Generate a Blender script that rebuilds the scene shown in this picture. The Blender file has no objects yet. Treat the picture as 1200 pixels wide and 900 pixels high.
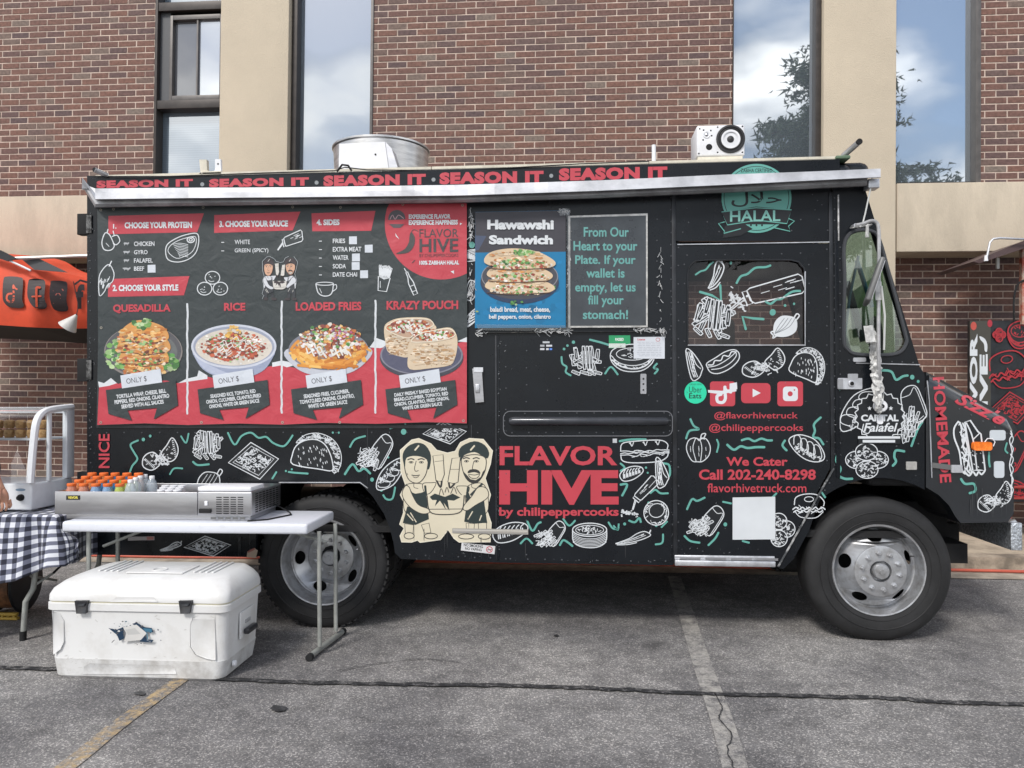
import bpy, bmesh, math, random
from mathutils import Vector, Matrix, noise
from mathutils.geometry import tessellate_polygon
R = math.radians
S = bpy.context.scene
COL = S.collection
rnd = random.Random(7)
# ---------------------------------------------------------------- camera
F_PX, YAW, PITCH, ROLL = 900.0, math.atan(900/12000), R(0.76), 0.0023
CAM = Vector((4.66*math.sin(YAW), -4.66*math.cos(YAW), 1.45))
fw = Vector((-math.sin(YAW)*math.cos(PITCH), math.cos(YAW)*math.cos(PITCH), math.sin(PITCH)))
r0 = fw.cross(Vector((0,0,1))).normalized(); u0 = r0.cross(fw)
RT = r0*math.cos(ROLL) - u0*math.sin(ROLL); UP = u0*math.cos(ROLL) + r0*math.sin(ROLL)
cam_d = bpy.data.cameras.new('camera'); cam = bpy.data.objects.new('camera', cam_d); COL.objects.link(cam)
cam_d.sensor_width = 36; cam_d.lens = F_PX/1200*36; cam_d.clip_end = 2000; cam_d.clip_start = 0.05
M = Matrix((RT, UP, -fw)).transposed().to_4x4(); M.translation = CAM; cam.matrix_world = M
S.camera = cam
# ---------------------------------------------------------------- sky and sun
SUN_EL, SUN_AZ = R(44), R(205)      # azimuth from +Y clockwise: behind the photographer, a little left
w = bpy.data.worlds.new('World'); S.world = w; w.use_nodes = True
nt = w.node_tree; nt.nodes.clear(); N = nt.nodes.new; L = nt.links.new
out = N('ShaderNodeOutputWorld'); bg = N('ShaderNodeBackground'); bg.inputs[1].default_value = 0.102
sky = N('ShaderNodeTexSky'); sky.sky_type = 'NISHITA'; sky.sun_disc = False
sky.sun_elevation = SUN_EL; sky.sun_rotation = SUN_AZ
tc = N('ShaderNodeTexCoord'); mp = N('ShaderNodeMapping'); mp.inputs['Scale'].default_value = (1,1,2.2)
n1 = N('ShaderNodeTexNoise'); n1.inputs['Scale'].default_value = 2.1; n1.inputs['Detail'].default_value = 6; n1.inputs['Roughness'].default_value = .52
rp = N('ShaderNodeValToRGB'); rp.color_ramp.elements[0].position = .40; rp.color_ramp.elements[1].position = .56
n2 = N('ShaderNodeTexNoise'); n2.inputs['Scale'].default_value = 4.2; n2.inputs['Detail'].default_value = 4
rc = N('ShaderNodeValToRGB'); rc.color_ramp.elements[0].position = .40; rc.color_ramp.elements[1].position = .60
rc.color_ramp.elements[0].color = (2.6,3.1,3.9,1); rc.color_ramp.elements[1].color = (12.5,12.4,12.3,1)
mx = N('ShaderNodeMixRGB')
L(tc.outputs['Generated'], mp.inputs[0]); L(mp.outputs[0], n1.inputs['Vector']); L(mp.outputs[0], n2.inputs['Vector'])
L(n1.outputs['Fac'], rp.inputs[0]); L(n2.outputs['Fac'], rc.inputs[0])
L(rp.outputs[0], mx.inputs[0]); L(sky.outputs[0], mx.inputs[1]); L(rc.outputs[0], mx.inputs[2])
L(mx.outputs[0], bg.inputs[0]); L(bg.outputs[0], out.inputs[0])
sl = bpy.data.lights.new('sun','SUN'); so = bpy.data.objects.new('sun', sl); COL.objects.link(so)
sl.energy = 1.75; sl.angle = R(12); sl.color = (1,.96,.9)
sd = Vector((math.sin(SUN_AZ)*math.cos(SUN_EL), math.cos(SUN_AZ)*math.cos(SUN_EL), math.sin(SUN_EL)))
so.rotation_euler = sd.to_track_quat('Z','Y').to_euler(); so.location = (0,-6,8)
S.view_settings.view_transform = 'Standard'; S.view_settings.look = 'None'
S.view_settings.exposure = 0.6; S.view_settings.gamma = 1
# ---------------------------------------------------------------- placing helpers (photo pixel -> point on a real plane)
def ray(u, v): return fw + RT*((u-600)/F_PX) - UP*((v-450)/F_PX)
def P(u, v, y=0.0):
    d = ray(u,v); return CAM + d*((y-CAM.y)/d.y)
def G(u, v, z=0.0):
    d = ray(u,v); return CAM + d*((z-CAM.z)/d.z)
def PX(u, v, x):
    d = ray(u,v); return CAM + d*((x-CAM.x)/d.x)
def pz(p):
    d = Vector(p)-CAM; k = d.dot(fw); return (600+F_PX*d.dot(RT)/k, 450-F_PX*d.dot(UP)/k)
# building plane: a little yawed to the truck, standing on slightly falling ground
B_T = Vector((math.cos(R(1.05)), -math.sin(R(1.05)), -0.0122)).normalized()
B_W = (Vector((0,0,1)) - B_T*B_T.z).normalized(); B_N = B_W.cross(B_T).normalized()
if B_N.y < 0: B_N = -B_N
B_O = CAM + fw*7.96; B_O = B_O - B_W*1.56
BM = Matrix((B_T, B_N, B_W)).transposed().to_4x4(); BM.translation = B_O
BI = BM.inverted()
def W(u, v, d=0.0):                         # -> (s, z) in building coordinates at depth d
    dr = ray(u,v); p = B_O + B_N*d
    q = CAM + dr*((p-CAM).dot(B_N)/dr.dot(B_N)); l = BI @ q; return (l.x, l.z)
# ---------------------------------------------------------------- materials
def lin(h):
    h = h.lstrip('#'); c = [int(h[i:i+2],16)/255 for i in (0,2,4)]
    return tuple((x/12.92 if x <= .04045 else ((x+.055)/1.055)**2.4) for x in c)
MATS = {}
def mat(name, col, rough=.5, metal=0, var=0, vscale=8, bump=0, bscale=60, spec=.5, col2=None, vlo=.4, vhi=.6, stretch=None, coat=0, emit=0, alpha=1):
    if name in MATS: return MATS[name]
    m = bpy.data.materials.new(name); m.use_nodes = True; nt = m.node_tree; b = nt.nodes['Principled BSDF']
    b.inputs['Roughness'].default_value = rough; b.inputs['Metallic'].default_value = metal
    b.inputs['Specular IOR Level'].default_value = spec; b.inputs['Coat Weight'].default_value = coat
    b.inputs['Base Color'].default_value = (*col,1)
    tc = nt.nodes.new('ShaderNodeTexCoord'); src = tc.outputs['Object']
    if stretch:
        mp = nt.nodes.new('ShaderNodeMapping'); mp.inputs['Scale'].default_value = stretch
        nt.links.new(src, mp.inputs[0]); src = mp.outputs[0]
    if var or col2:
        n = nt.nodes.new('ShaderNodeTexNoise'); n.inputs['Scale'].default_value = vscale; n.inputs['Detail'].default_value = 5; n.inputs['Roughness'].default_value = .65
        r = nt.nodes.new('ShaderNodeValToRGB'); r.color_ramp.elements[0].position = vlo; r.color_ramp.elements[1].position = vhi
        c2 = col2 if col2 else tuple(min(1,x*(1+var)) for x in col); c1 = col if col2 else tuple(x*(1-var) for x in col)
        r.color_ramp.elements[0].color = (*c1,1); r.color_ramp.elements[1].color = (*c2,1)
        nt.links.new(src, n.inputs['Vector']); nt.links.new(n.outputs['Fac'], r.inputs[0]); nt.links.new(r.outputs[0], b.inputs['Base Color'])
        mr = nt.nodes.new('ShaderNodeMapRange'); mr.inputs[3].default_value = max(.02,rough-.1); mr.inputs[4].default_value = min(1,rough+.12)
        nt.links.new(n.outputs['Fac'], mr.inputs[0]); nt.links.new(mr.outputs[0], b.inputs['Roughness'])
    if bump:
        n = nt.nodes.new('ShaderNodeTexNoise'); n.inputs['Scale'].default_value = bscale; n.inputs['Detail'].default_value = 4
        bp = nt.nodes.new('ShaderNodeBump'); bp.inputs['Strength'].default_value = bump; bp.inputs['Distance'].default_value = .01
        nt.links.new(src, n.inputs['Vector']); nt.links.new(n.outputs['Fac'], bp.inputs['Height']); nt.links.new(bp.outputs[0], b.inputs['Normal'])
    if emit: b.inputs['Emission Color'].default_value = (*col,1); b.inputs['Emission Strength'].default_value = emit
    MATS[name] = m; return m
def glass(name, tint, refl=.12, rough=.0, ref_col=(1,1,1)):
    m = bpy.data.materials.new(name); m.use_nodes = True; nt = m.node_tree; nt.nodes.clear()
    o = nt.nodes.new('ShaderNodeOutputMaterial'); t = nt.nodes.new('ShaderNodeBsdfTransparent'); t.inputs[0].default_value = (*tint,1)
    g = nt.nodes.new('ShaderNodeBsdfGlossy'); g.inputs['Roughness'].default_value = rough; g.inputs[0].default_value = (*ref_col,1)
    fr0 = nt.nodes.new('ShaderNodeLayerWeight'); fr0.inputs[0].default_value = .5; pw = nt.nodes.new('ShaderNodeMath'); pw.operation = 'POWER'; pw.inputs[1].default_value = 4; nt.links.new(fr0.outputs['Facing'], pw.inputs[0]); fr = nt.nodes.new('ShaderNodeMath'); fr.operation = 'MULTIPLY'; fr.inputs[1].default_value = .7; nt.links.new(pw.outputs[0], fr.inputs[0]); ad = nt.nodes.new('ShaderNodeMath'); ad.operation = 'ADD'; ad.inputs[1].default_value = refl; ad.use_clamp = True
    x = nt.nodes.new('ShaderNodeMixShader')
    nt.links.new(fr.outputs[0], ad.inputs[0]); nt.links.new(ad.outputs[0], x.inputs[0]); nt.links.new(t.outputs[0], x.inputs[1]); nt.links.new(g.outputs[0], x.inputs[2]); nt.links.new(x.outputs[0], o.inputs[0])
    MATS[name] = m; return m
def print_mat(name, rough=.42, bump=.0, bscale=7, grime=.12):
    m = bpy.data.materials.new(name); m.use_nodes = True; nt = m.node_tree; b = nt.nodes['Principled BSDF']
    a = nt.nodes.new('ShaderNodeAttribute'); a.attribute_name = 'Col'
    tc = nt.nodes.new('ShaderNodeTexCoord'); n = nt.nodes.new('ShaderNodeTexNoise'); n.inputs['Scale'].default_value = 5; n.inputs['Detail'].default_value = 8
    mr = nt.nodes.new('ShaderNodeMapRange'); mr.inputs[1].default_value = .3; mr.inputs[2].default_value = .7; mr.inputs[3].default_value = 1-grime; mr.inputs[4].default_value = 1
    mu = nt.nodes.new('ShaderNodeMixRGB'); mu.blend_type = 'MULTIPLY'; mu.inputs[0].default_value = 1
    nt.links.new(tc.outputs['Object'], n.inputs['Vector']); nt.links.new(n.outputs['Fac'], mr.inputs[0])
    nt.links.new(a.outputs['Color'], mu.inputs[1]); nt.links.new(mr.outputs[0], mu.inputs[2]); nt.links.new(mu.outputs[0], b.inputs['Base Color'])
    b.inputs['Roughness'].default_value = rough
    if bump:
        n = nt.nodes.new('ShaderNodeTexNoise'); n.inputs['Scale'].default_value = bscale; n.inputs['Detail'].default_value = 3; n.inputs['Distortion'].default_value = .6
        bp = nt.nodes.new('ShaderNodeBump'); bp.inputs['Strength'].default_value = bump; bp.inputs['Distance'].default_value = .02
        nt.links.new(tc.outputs['Object'], n.inputs['Vector']); nt.links.new(n.outputs['Fac'], bp.inputs['Height']); nt.links.new(bp.outputs[0], b.inputs['Normal'])
    MATS[name] = m; return m
PRINT = print_mat('vinyl_print', .4); BANNER = print_mat('banner_print', .5, .35, 9, .1)
BLACK = mat('black_wrap', (.0070,.0088,.0118), .27, var=.14, vscale=2.2, bump=.12, bscale=5, spec=.32)
BLACK2 = mat('black_paint', (.014,.016,.02), .38, var=.4, vscale=6)
DARK = mat('underbody_dark', (.008,.008,.009), .8, var=.4, vscale=9)
RUBBER = mat('tyre_rubber', (.0135,.0135,.0145), .72, var=.3, vscale=7, bump=.08, bscale=90)
STEEL = mat('brushed_steel', (.50,.50,.52), .36, 1, var=.07, vscale=3, stretch=(1,1,6))
ALU = mat('worn_aluminium', (.62,.63,.66), .42, .85, var=.2, vscale=6)
RIMM = mat('wheel_paint', (.52,.53,.55), .38, .75, col2=(.26,.25,.24), vscale=14, vlo=.45, vhi=.75)
WHITEP = mat('white_plastic', (.74,.75,.78), .45, var=.06, vscale=5)
WMET = mat('white_metal', (.78,.80,.83), .38, 0, var=.06, vscale=5)
GREYLEG = mat('grey_leg_paint', (.33,.34,.32), .45, .3, var=.15, vscale=10)
CREAM = mat('cream_metal', (.62,.58,.48), .5, var=.15, vscale=5)
# ---------------------------------------------------------------- object helpers
ORG = {}
def tag(o, label=None, cat=None, group=None, kind=None):
    if label: o['label'] = label
    if cat: o['category'] = cat
    if group: o['group'] = group
    if kind: o['kind'] = kind
    return o
def empty(name, loc, label, cat, group=None):
    o = bpy.data.objects.new(name, None); COL.objects.link(o); o.location = loc; o.empty_display_size = .1
    ORG[o.name] = Vector(loc); return tag(o, label, cat, group)
def add(name, me, parent=None, loc=None, label=None):
    o = bpy.data.objects.new(name, me); COL.objects.link(o)
    if loc is not None: o.location = loc
    if parent is not None: o.parent = parent; ORG[o.name] = ORG.get(parent.name, Vector((0,0,0)))
    if label: o['label'] = label
    return o
class MB:
    """collects shapes given in world coordinates (or local ones when built with local=True)"""
    def __init__(s): s.v = []; s.f = []; s.m = []; s.sm = []; s.c = []; s.mats = []; s.col = None
    def mi(s, m):
        if m not in s.mats: s.mats.append(m)
        return s.mats.index(m)
    def geo(s, vs, fs, m, smooth=False):
        b = len(s.v); s.v += [tuple(v) for v in vs]; k = s.mi(m)
        for f in fs: s.f.append([b+i for i in f]); s.m.append(k); s.sm.append(smooth); s.c.append(s.col)
    def box(s, a, b, m, bev=0, mtx=None):
        x0,y0,z0 = a; x1,y1,z1 = b
        if x0 > x1: x0,x1 = x1,x0
        if y0 > y1: y0,y1 = y1,y0
        if z0 > z1: z0,z1 = z1,z0
        if bev:
            bm = bmesh.new(); bmesh.ops.create_cube(bm, size=1)
            for v in bm.verts: v.co = Vector((x0+(v.co.x+.5)*(x1-x0), y0+(v.co.y+.5)*(y1-y0), z0+(v.co.z+.5)*(z1-z0)))
            bmesh.ops.bevel(bm, geom=list(bm.edges), offset=min(bev, .49*min(x1-x0,y1-y0,z1-z0)), segments=3, profile=.5, affect='EDGES')
            vs = [v.co.copy() for v in bm.verts]; bm.verts.index_update(); fs = [[v.index for v in f.verts] for f in bm.faces]; bm.free()
            if mtx: vs = [mtx @ v for v in vs]
            s.geo(vs, fs, m, True); return
        vs = [Vector(p) for p in ((x0,y0,z0),(x1,y0,z0),(x1,y1,z0),(x0,y1,z0),(x0,y0,z1),(x1,y0,z1),(x1,y1,z1),(x0,y1,z1))]
        if mtx: vs = [mtx @ v for v in vs]
        s.geo(vs, [(0,3,2,1),(4,5,6,7),(0,1,5,4),(1,2,6,5),(2,3,7,6),(3,0,4,7)], m)
    def tube(s, pts, r, m, n=10, cap=True, radii=None):
        pts = [Vector(p) for p in pts]; vs = []; k = len(pts); fs = []
        prev = None
        for i,p in enumerate(pts):
            t = (pts[min(i+1,k-1)]-pts[max(i-1,0)]).normalized()
            a = prev if prev is not None else (Vector((0,0,1)) if abs(t.z) < .9 else Vector((1,0,0)))
            x = (a - t*a.dot(t)).normalized(); prev = x; y = t.cross(x); rr = radii[i] if radii else r
            for j in range(n):
                q = 2*math.pi*j/n; vs.append(p + (x*math.cos(q)+y*math.sin(q))*rr)
        for i in range(k-1):
            for j in range(n): fs.append((i*n+j, i*n+(j+1)%n, (i+1)*n+(j+1)%n, (i+1)*n+j))
        if cap: fs += [tuple(range(n))[::-1], tuple((k-1)*n+j for j in range(n))]
        s.geo(vs, fs, m, True)
    def lathe(s, c, prof, m, axis='y', n=48, sx=1, smooth=True, mtx=None):
        vs = []; fs = []; k = len(prof); c = Vector(c)
        for (r,h) in prof:
            for j in range(n):
                a = 2*math.pi*j/n; x, y = r*math.cos(a)*sx, r*math.sin(a)
                p = {'y': Vector((x,h,y)), 'z': Vector((x,y,h)), 'x': Vector((h,x,y))}[axis]
                if mtx: p = mtx @ p
                vs.append(c+p)
        for i in range(k-1):
            for j in range(n): fs.append((i*n+j, i*n+(j+1)%n, (i+1)*n+(j+1)%n, (i+1)*n+j))
        s.geo(vs, fs, m, smooth)
    def prism(s, pts, y0, y1, m, fn=None):
        """2D outline in photo pixels of the plane y0, extruded straight back to y1"""
        q = [P(u,v,y0) if fn is None else fn(u,v) for u,v in pts]; n = len(q)
        tr = tessellate_polygon([q]); vs = q + [Vector((p.x, p.y+(y1-y0), p.z)) for p in q]
        fs = [tuple(t) for t in tr] + [tuple(i+n for i in t[::-1]) for t in tr] + [(i,(i+1)%n,(i+1)%n+n,i+n) for i in range(n)]
        s.geo(vs, fs, m)
    def build(s, name, parent=None, label=None, origin=None, local=False, bevel=0):
        o3 = Vector((0,0,0)) if local else (ORG.get(parent.name, Vector((0,0,0))) if parent is not None else Vector(origin or (0,0,0)))
        me = bpy.data.meshes.new(name); me.from_pydata([tuple(Vector(v)-o3) for v in s.v], [], s.f)
        for m in s.mats: me.materials.append(m)
        me.polygons.foreach_set('material_index', s.m); me.polygons.foreach_set('use_smooth', s.sm)
        if any(c is not None for c in s.c):
            a = me.color_attributes.new('Col','FLOAT_COLOR','CORNER'); d = []
            for p in me.polygons:
                c = s.c[p.index] or (.5,.5,.5); d += [c[0],c[1],c[2],1]*p.loop_total
            a.data.foreach_set('color', d)
        me.update()
        if any(s.sm) and not all(s.sm): pass
        o = add(name, me, parent, label=label)
        if parent is None and not local: o.location = o3; ORG[o.name] = o3
        if any(s.sm):
            me.set_sharp_from_angle(angle=R(38))
        if bevel:
            md = o.modifiers.new('bevel','BEVEL'); md.width = bevel; md.segments = 3; md.limit_method = 'ANGLE'; md.angle_limit = R(35)
            for p in me.polygons: p.use_smooth = True
        return o
def sheet_with_holes(name, outer, holes, y, th, m, parent, label=None):
    """outer and holes as (x, z) in metres"""
    loops = [[Vector((x,z,0)) for x,z in l] for l in [outer]+holes]; flat = [p for l in loops for p in l]; tr = tessellate_polygon(loops); n = len(flat); b = MB()
    vs = [Vector((p.x,y,p.y)) for p in flat]+[Vector((p.x,y+th,p.y)) for p in flat]; fs = [tuple(t) for t in tr]+[tuple(i+n for i in t[::-1]) for t in tr]; o = 0
    for l in loops: k = len(l); fs += [(o+i,o+(i+1)%k,o+(i+1)%k+n,o+i+n) for i in range(k)]; o += k
    b.geo(vs, fs, m); return b.build(name, parent, label)
def plate(outer, holes, y, th, m, name, parent, label=None, bev=0.0, mapf=None):
    """flat sheet with real openings: outlines in photo pixels on the plane y"""
    cu = bpy.data.curves.new(name,'CURVE'); cu.dimensions = '2D'; cu.fill_mode = 'BOTH'; cu.extrude = th/2; cu.bevel_depth = bev; cu.bevel_resolution = 1
    for pl in [outer]+list(holes):
        sp = cu.splines.new('POLY'); sp.points.add(len(pl)-1); sp.use_cyclic_u = True
        for i,(u,v) in enumerate(pl):
            p = P(u,v,y) if mapf is None else mapf(u,v); sp.points[i].co = (p.x, p.z, 0, 1)
    ob = bpy.data.objects.new('t', cu); me = bpy.data.meshes.new_from_object(ob); bpy.data.objects.remove(ob)
    o3 = ORG.get(parent.name, Vector((0,0,0)))
    for v in me.vertices:
        x,z,d = v.co; v.co = Vector((x, y+th/2+d, z)) - o3
    me.materials.clear(); me.materials.append(m)
    for p in me.polygons: p.material_index = 0; p.use_smooth = False
    me.name = name
    return add(name, me, parent, label=label)
def rrect(u0, v0, u1, v1, r, n=5, rt=None):
    out = []; rs = rt or (r,r,r,r)
    for (cx,cy,a,q) in ((u1-rs[0],v0+rs[0],-90,rs[0]),(u1-rs[1],v1-rs[1],0,rs[1]),(u0+rs[2],v1-rs[2],90,rs[2]),(u0+rs[3],v0+rs[3],180,rs[3])):
        for i in range(n+1):
            t = R(a+90*i/n); out.append((cx+q*math.cos(t), cy+q*math.sin(t)))
    return out
def cat(pts, closed=False, n=5):
    if len(pts) < 3: return list(pts)
    out = []; k = len(pts)
    g = (lambda i: pts[i%k]) if closed else (lambda i: pts[max(0,min(k-1,i))])
    for i in range(k if closed else k-1):
        a,b,c,d = g(i-1),g(i),g(i+1),g(i+2)
        for j in range(n):
            t = j/n; t2 = t*t; t3 = t2*t
            out.append(tuple(.5*((2*b[q])+(-a[q]+c[q])*t+(2*a[q]-5*b[q]+4*c[q]-d[q])*t2+(-a[q]+3*b[q]-3*c[q]+d[q])*t3) for q in (0,1)))
    if not closed: out.append(tuple(pts[-1]))
    return out
def ell(cx, cy, a, b, n=28, rot=0, a0=0, a1=360):
    c,s = math.cos(R(rot)), math.sin(R(rot)); o = []
    full = abs(a1-a0) >= 360
    for i in range(n if full else n+1):
        t = R(a0+(a1-a0)*i/n); x,y = a*math.cos(t), b*math.sin(t); o.append((cx+x*c-y*s, cy+x*s+y*c))
    return o
FONT = [None]
def text_tris(body, bold=0.0, shear=0.0, spacing=1.0, align='CENTER', line=1.0):
    cu = bpy.data.curves.new('t','FONT'); cu.body = body; cu.offset = bold; cu.shear = shear; cu.space_character = spacing
    cu.align_x = align; cu.space_line = line; cu.resolution_u = 3; cu.fill_mode = 'FRONT'
    if FONT[0]: cu.font = FONT[0]
    ob = bpy.data.objects.new('t', cu); me = bpy.data.meshes.new_from_object(ob); bpy.data.objects.remove(ob)
    vs = [(v.co.x, v.co.y) for v in me.vertices]; fs = [tuple(p.vertices) for p in me.polygons]
    bpy.data.meshes.remove(me); return vs, fs
class Art:
    """flat print: coloured shapes and pen strokes in photo pixels, laid on a real surface by mp(u, v, lift)"""
    def __init__(s, mp=None, y=-.0052, m=None, up=None):
        s.b = MB(); s.k = 0; s.step = 1.2e-5; s.mp = mp or (lambda u,v,l: P(u,v,y-l)); s.m = m or PRINT
    def lift(s, n=1): s.k += n; return s.k*s.step
    def poly(s, pts, c):
        l = s.lift(); s.b.col = c
        vs = [s.mp(u,v,l) for u,v in pts]; tr = tessellate_polygon([[Vector((u,v,0)) for u,v in pts]])
        s.b.geo(vs, [tuple(t) for t in tr], s.m)
    def line(s, pts, w, c, closed=False, taper=False):
        pts = [p for i,p in enumerate(pts) if i == 0 or (abs(p[0]-pts[i-1][0])+abs(p[1]-pts[i-1][1])) > .05]
        if len(pts) < 2: return
        l = s.lift(); s.b.col = c; k = len(pts); vs = []
        if not closed:
            a,b = pts[0],pts[1]; d = math.hypot(b[0]-a[0],b[1]-a[1]) or 1
            pts = [(a[0]-(b[0]-a[0])/d*w*.3, a[1]-(b[1]-a[1])/d*w*.3)]+list(pts)
            a,b = pts[-1],pts[-2]; d = math.hypot(b[0]-a[0],b[1]-a[1]) or 1
            pts = pts+[(a[0]-(b[0]-a[0])/d*w*.3, a[1]-(b[1]-a[1])/d*w*.3)]; k += 2
        for i in range(k):
            a = pts[(i-1)%k] if closed else pts[max(0,i-1)]; b = pts[(i+1)%k] if closed else pts[min(k-1,i+1)]
            dx,dy = b[0]-a[0], b[1]-a[1]; q = math.hypot(dx,dy) or 1
            h = w/2
            if not closed and (i == 0 or i == k-1): h *= .45
            if taper: h *= .35+.65*math.sin(math.pi*i/(k-1))
            nx,ny = -dy/q*h, dx/q*h; p = pts[i]
            vs.append(s.mp(p[0]+nx,p[1]+ny,l)); vs.append(s.mp(p[0]-nx,p[1]-ny,l))
        fs = [(2*i,2*i+1,2*((i+1)%k)+1,2*((i+1)%k)) for i in range(k if closed else k-1)]
        s.b.geo(vs, fs, s.m)
    def text(s, body, u0, v0, u1, v1, c, bold=.0, rot=0, shear=0, spacing=1.0, align='CENTER', line=1.0, ref=None, slope=0):
        """body fitted into the box; rot turns it about the box centre (box given unrotated)"""
        vs, fs = text_tris(body, bold, shear, spacing, align, line)
        if not vs: return
        x0,x1 = min(v[0] for v in vs), max(v[0] for v in vs); y0,y1 = min(v[1] for v in vs), max(v[1] for v in vs)
        l = s.lift(); s.b.col = c; cx,cy = (u0+u1)/2,(v0+v1)/2; cr,sr = math.cos(R(rot)), math.sin(R(rot)); q = []
        for x,y in vs:
            a = u0+(x-x0)/(x1-x0)*(u1-u0)-cx; b = v1-(y-y0)/(y1-y0)*(v1-v0)-cy
            b += slope*a
            q.append(s.mp(cx+a*cr-b*sr, cy+a*sr+b*cr, l))
        s.b.geo(q, fs, s.m)
    def build(s, name, parent, label=None): return s.b.build(name, parent, label)
# ================================================================ GROUND
def asphalt(name, paint=None, cover=.5, sc=9):
    m = bpy.data.materials.new(name); m.use_nodes = True; nt = m.node_tree; b = nt.nodes['Principled BSDF']; N = nt.nodes.new; L = nt.links.new
    tc = N('ShaderNodeTexCoord'); C = tc.outputs['Object']
    def noise_(scale, det, lo, hi, c0, c1, rough=.6, dist=0):
        n = N('ShaderNodeTexNoise'); n.inputs['Scale'].default_value = scale; n.inputs['Detail'].default_value = det; n.inputs['Roughness'].default_value = rough; n.inputs['Distortion'].default_value = dist
        r = N('ShaderNodeValToRGB'); r.color_ramp.elements[0].position = lo; r.color_ramp.elements[1].position = hi
        r.color_ramp.elements[0].color = (*c0,1); r.color_ramp.elements[1].color = (*c1,1); L(C, n.inputs['Vector']); L(n.outputs['Fac'], r.inputs[0]); return r.outputs[0], n
    base,_ = noise_(.9, 6, .36, .64, (.125,.121,.124), (.262,.253,.246), .62, .4)
    mid,_ = noise_(9, 6, .3, .75, (.72,)*3, (1.25,)*3)
    vor = N('ShaderNodeTexVoronoi'); vor.inputs['Scale'].default_value = 165; vor.inputs['Randomness'].default_value = 1; L(C, vor.inputs['Vector'])
    sv = N('ShaderNodeValToRGB'); sv.color_ramp.interpolation = 'LINEAR'; e = sv.color_ramp.elements
    e[0].position = 0; e[0].color = (.58,.58,.59,1); e[1].position = .62; e[1].color = (.98,.98,.98,1)
    k = e.new(.84); k.color = (1.40,1.38,1.35,1); k = e.new(.96); k.color = (2.5,2.45,2.35,1)
    sp = N('ShaderNodeSeparateColor'); L(vor.outputs['Color'], sp.inputs[0]); L(sp.outputs[0], sv.inputs[0])
    def mul(a, c, f=1):
        x = N('ShaderNodeMixRGB'); x.blend_type = 'MULTIPLY'; x.inputs[0].default_value = f; L(a, x.inputs[1]); L(c, x.inputs[2]); return x.outputs[0]
    col = mul(mul(base, mid), sv.outputs[0], .8)
    # pale worn, dusty patches
    dm,_ = noise_(.55, 7, .56, .72, (0,)*3, (.5,)*3, .68, 1.2)
    x = N('ShaderNodeMixRGB'); x.blend_type = 'ADD'; x.inputs[2].default_value = (.075,.071,.066,1); L(dm, x.inputs[0]); L(col, x.inputs[1]); col = x.outputs[0]
    # dark oily drips
    om,_ = noise_(1.7, 4, .66, .76, (0,)*3, (.6,)*3, .5, 0)
    x = N('ShaderNodeMixRGB'); x.inputs[2].default_value = (.035,.034,.036,1); L(om, x.inputs[0]); L(col, x.inputs[1]); col = x.outputs[0]
    if paint:
        pm,_ = noise_(sc, 10, cover-.09, cover+.09, (0,)*3, (1,)*3, .75)
        pv,_ = noise_(60, 3, .3, .7, tuple(c*.75 for c in paint), paint)
        x = N('ShaderNodeMixRGB'); L(pm, x.inputs[0]); L(col, x.inputs[1]); L(pv, x.inputs[2]); col = x.outputs[0]
    L(col, b.inputs['Base Color']); b.inputs['Roughness'].default_value = .86; b.inputs['Specular IOR Level'].default_value = .3
    n = N('ShaderNodeTexNoise'); n.inputs['Scale'].default_value = 170; n.inputs['Detail'].default_value = 3; L(C, n.inputs['Vector'])
    bp = N('ShaderNodeBump'); bp.inputs['Strength'].default_value = .5; bp.inputs['Distance'].default_value = .006; L(n.outputs['Fac'], bp.inputs['Height']); L(bp.outputs[0], b.inputs['Normal'])
    return m
ASPH = asphalt('asphalt')
def sheet(name, pts, z, m, kind='structure', label=None):
    b = MB(); vs = [Vector((p[0],p[1],z)) for p in pts]; b.geo(vs, [tuple(t) for t in tessellate_polygon([vs])], m)
    o = b.build(name); o['kind'] = kind
    if label: o['label'] = label
    return o
KX = B_T.y/B_T.x                                            # kerb runs parallel to the building
def kerb_y(x, off): return off + x*KX
def along(off0, off1, x0=-40, x1=40): return [(x0,kerb_y(x0,off0)),(x1,kerb_y(x1,off0)),(x1,kerb_y(x1,off1)),(x0,kerb_y(x0,off1))]
KY = 2.03
g = MB(); q = 60
g.geo([(-900,-900,0),(900,-900,0),(900,kerb_y(900,KY),0),(-900,kerb_y(-900,KY),0)], [(0,1,2,3)], ASPH)
o = g.build('ground'); o['kind'] = 'structure'; o['label'] = 'grey worn asphalt of the parking lot'
CONC = mat('concrete', (.36,.31,.25), .85, var=.25, vscale=6, bump=.3, bscale=90)
CONCD = mat('kerb_concrete', (.30,.245,.19), .88, var=.4, vscale=4, bump=.4, bscale=60)
# gutter, kerb and sidewalk
sheet('gutter', along(KY-.36, KY-.004), .006, CONC)
k = MB(); a = along(KY, KY+.16)
k.geo([(x,y,z) for z in (-.05,.10) for x,y in a], [(4,5,6,7),(0,1,5,4),(1,2,6,5),(3,0,4,7)], CONCD)
o = k.build('kerb'); o['kind'] = 'structure'
sheet('sidewalk', along(KY+.163, 4.2), .096, mat('sidewalk', (.40,.33,.25), .88, var=.2, vscale=5, bump=.3, bscale=70))
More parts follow.
